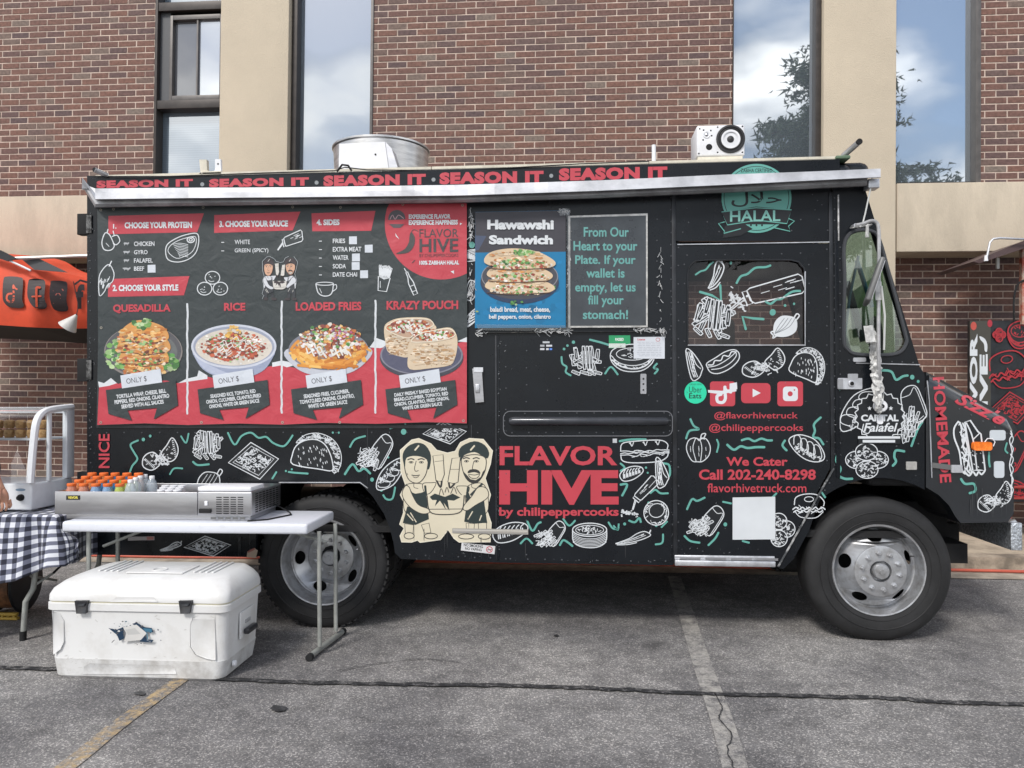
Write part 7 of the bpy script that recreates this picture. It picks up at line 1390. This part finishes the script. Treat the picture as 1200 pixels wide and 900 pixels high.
# ================================================================ FOOD STALL AT THE RIGHT EDGE
sy = 2.75; fs_ = empty('food_stall', (P(1200,500,sy).x,sy,.096), 'black food stall board with red line drawings and white sideways letters at the right edge', 'stall')
b = MB(); b.prism([(1137,376),(1330,374),(1330,588),(1137,588)], sy, sy+.05, BLACK2); b.build('board', fs_); b = MB(); b.prism([(1136.8,376),(1161,375.5),(1161,588),(1136.8,588)], sy-.012, sy-.001, mat('olive_strip',(.055,.052,.042),.5)); b.build('side_strip', fs_)
A = Art(y=sy-.014); cw = lambda x0,x1,v0,v1: ((x0+x1)/2-(v1-v0)/2,(v0+v1)/2-(x1-x0)/2,(x0+x1)/2+(v1-v0)/2,(v0+v1)/2+(x1-x0)/2)
A.text('FLAVOR',*cw(1135.5+1,1145.5,391,535),Wc,bold=.05,rot=-90); A.text('HIVE',*cw(1148,1157.5,415,515),Wc,bold=.05,rot=-90); A.poly(cat([(1148,394),(1154,397),(1157,404),(1156.5,412),(1154,411),(1153,403),(1149,398)],True,4),Wc); A.build('lettering', fs_, 'white sideways lettering reading FLAVOR HIVE')
A = Art(y=sy-.014); A.poly(ell(1141,382,3.5,5,12),(.5,.08,.06)); A.poly(ell(1160,379,3,4.5,12),(.42,.03,.05)); A.build('red_petal', fs_)
RDL = (.40,.025,.035)
for kd,cx,cy,w_,h_,rot,sd in [('balls',1171,393,16,16,0,3),('burger',1182,433,48,44,-10,5),('bowl',1195,393,28,34,0,6),('tray',1186,478,52,38,0,7),('cup',1184,530,44,52,0,8),('roll',1185,572,44,22,0,9),('burger',1240,430,50,46,0,12),('taco',1240,500,50,46,0,13)]:
    one(kd,cx,cy,w_,h_,rot,1.3,'red line drawing of '+NM[kd],y=sy-.014,parent=fs_,seed=sd,c=RDL,bg=(.012,.012,.014))
REDM = mat('red_steel',(.30,.035,.03),.5)
for u in (1163,1183,1215): b = MB(); p0,p1 = P(u,588,sy+.02),P(u,588,sy+.02); p1 = Vector((p1.x,p1.y,.098)); b.tube([p0,p1], .016, REDM, 8); b.build('leg', fs_)
b = MB(); b.tube([P(1160,571,sy-.03),P(1225,571,sy-.03)], .014, REDM, 8); b.tube([P(1163,584,sy-.03),P(1225,584,sy-.03)], .010, REDM, 8); b.build('rail', fs_)
b = MB(); b.prism([(1140,306.5),(1200,282),(1262,262),(1262,272),(1200,291),(1148,308.5)], sy-.25, sy+.45, mat('brown_awning',(.075,.045,.045),.5)); b.build('roof_edge', fs_)
b = MB(); b.tube([P(1156,303,sy-.3),P(1157.5,296,sy-.3),P(1160,284,sy-.3),P(1164,280,sy-.3),P(1172,279,sy-.3),P(1215,281,sy-.3)], .010, ALU, 8); b.lathe(P(1155.5,302,sy-.3), [(.018,-.03),(.012,.02)], WHITEP,'z',10); b.build('bent_pipe', fs_)
b = MB(); b.prism([(1198,292),(1204,292),(1204,380),(1198,380)], sy-.05, sy+.0, mat('weathered_red_post',(.40,.07,.04),.6,col2=(.5,.42,.33),vscale=12)); b.build('post', fs_)
b = MB(); b.tube([P(u,v,sy-.06) for u,v in cat([(1188.5,376),(1188,355),(1190,340),(1195,331),(1206,327)],n=5)], .009, DARK, 8); b.build('black_hose', fs_); b = MB(); b.prism(rrect(1168,302,1171.5,315,1), sy-.1,sy-.08, mat('pale_tag',(.45,.45,.42),.5)); b.build('tag', fs_)
# ================================================================ LOUDSPEAKER ON THE ROOF
sp_y = .10; s0 = P(816.5,147,sp_y); s1 = P(873,183,sp_y); zbt = ZR+.012
spk = empty('loudspeaker', ((s0.x+s1.x)/2,.2,ZR), 'white loudspeaker lying on its side on the truck roof', 'loudspeaker')
b = MB(); b.box((s0.x,sp_y,s1.z+.005),(s1.x,.34,s0.z), WHITEP, .012); b.build('cabinet', spk); b = MB(); b.box((s0.x+.004,sp_y+.003,zbt-.006),(s1.x-.012,.33,s1.z+.004), CREAM, .006); b.build('bracket', spk)
def disc(pr, u, v, m, y, n=32): b.lathe((P(u,v,y).x,y,P(u,v,y).z), pr, m, 'y', n)
b = MB(); px1 = 4.62/900; SB = mat('speaker_rubber',(.02,.02,.022),.45); r_ = 17*px1
disc([(r_,.0),(r_*.98,-.008),(r_*.86,-.009),(r_*.80,-.004),(r_*.72,-.009),(r_*.66,-.004)],856.2,163,SB,sp_y); disc([(r_*.66,-.004),(r_*.30,.022)],856.2,163,mat('speaker_cone',(.55,.56,.60),.5),sp_y-.001); disc([(r_*.30,.010),(r_*.2,-.004),(0,-.008)],856.2,163,SB,sp_y-.002); disc([(r_*.66,-.0045),(r_*.5,-.0048)],856.2,163,WHITEP,sp_y-.001); b.build('woofer', spk)
b = MB(); disc([(.021,-.001),(.019,-.005),(.012,-.002)],828,158,WMET,sp_y); disc([(.012,-.003),(.006,-.007),(0,-.009)],828,158,STEEL,sp_y,16); b.build('tweeter', spk)
b = MB(); disc([(.019,-.001),(.016,-.002),(.0,-.0025)],831,172.3,DARK,sp_y); b.build('port', spk)
b = MB()
for u,v in ((820,151),(841,149),(870,148),(819,180),(841,178.5),(870,178.5),(824.5,152.5),(833,153),(824,164),(834,159)): disc([(.0055,-.0),(0,-.003)],u,v,DARK,sp_y,8)
b.build('screw', spk).__setitem__('kind','stuff')
b = MB(); b.tube([(s0.x+.02,.2,ZR+.02),(s0.x-.2,.14,ZR+.012),(s0.x-.5,.10,ZR+.010)], .004, DARK, 6); b.build('cable', spk)
lx = P(767,186,.15); lt = empty('white_bracket', (lx.x,.15,ZR), 'tiny white bracket standing on the roof edge left of the loudspeaker', 'light')  # small white bracket on the roof edge, gives no light
b = MB(); b.box((lx.x-.024,.13,ZR+.012),(lx.x+.014,.17,ZR+.075), CREAM, .005); b.build('housing', lt); b = MB(); b.tube([(lx.x-.004,.15,ZR+.0755),(lx.x-.004,.15,P(767,170,.15).z)], .013, WHITEP, 10); b.build('bracket_post', lt); b = MB(); b.box((lx.x-.03,.12,ZR),(lx.x+.03,.18,ZR+.0115), WHITEP, .002); b.build('foot', lt)
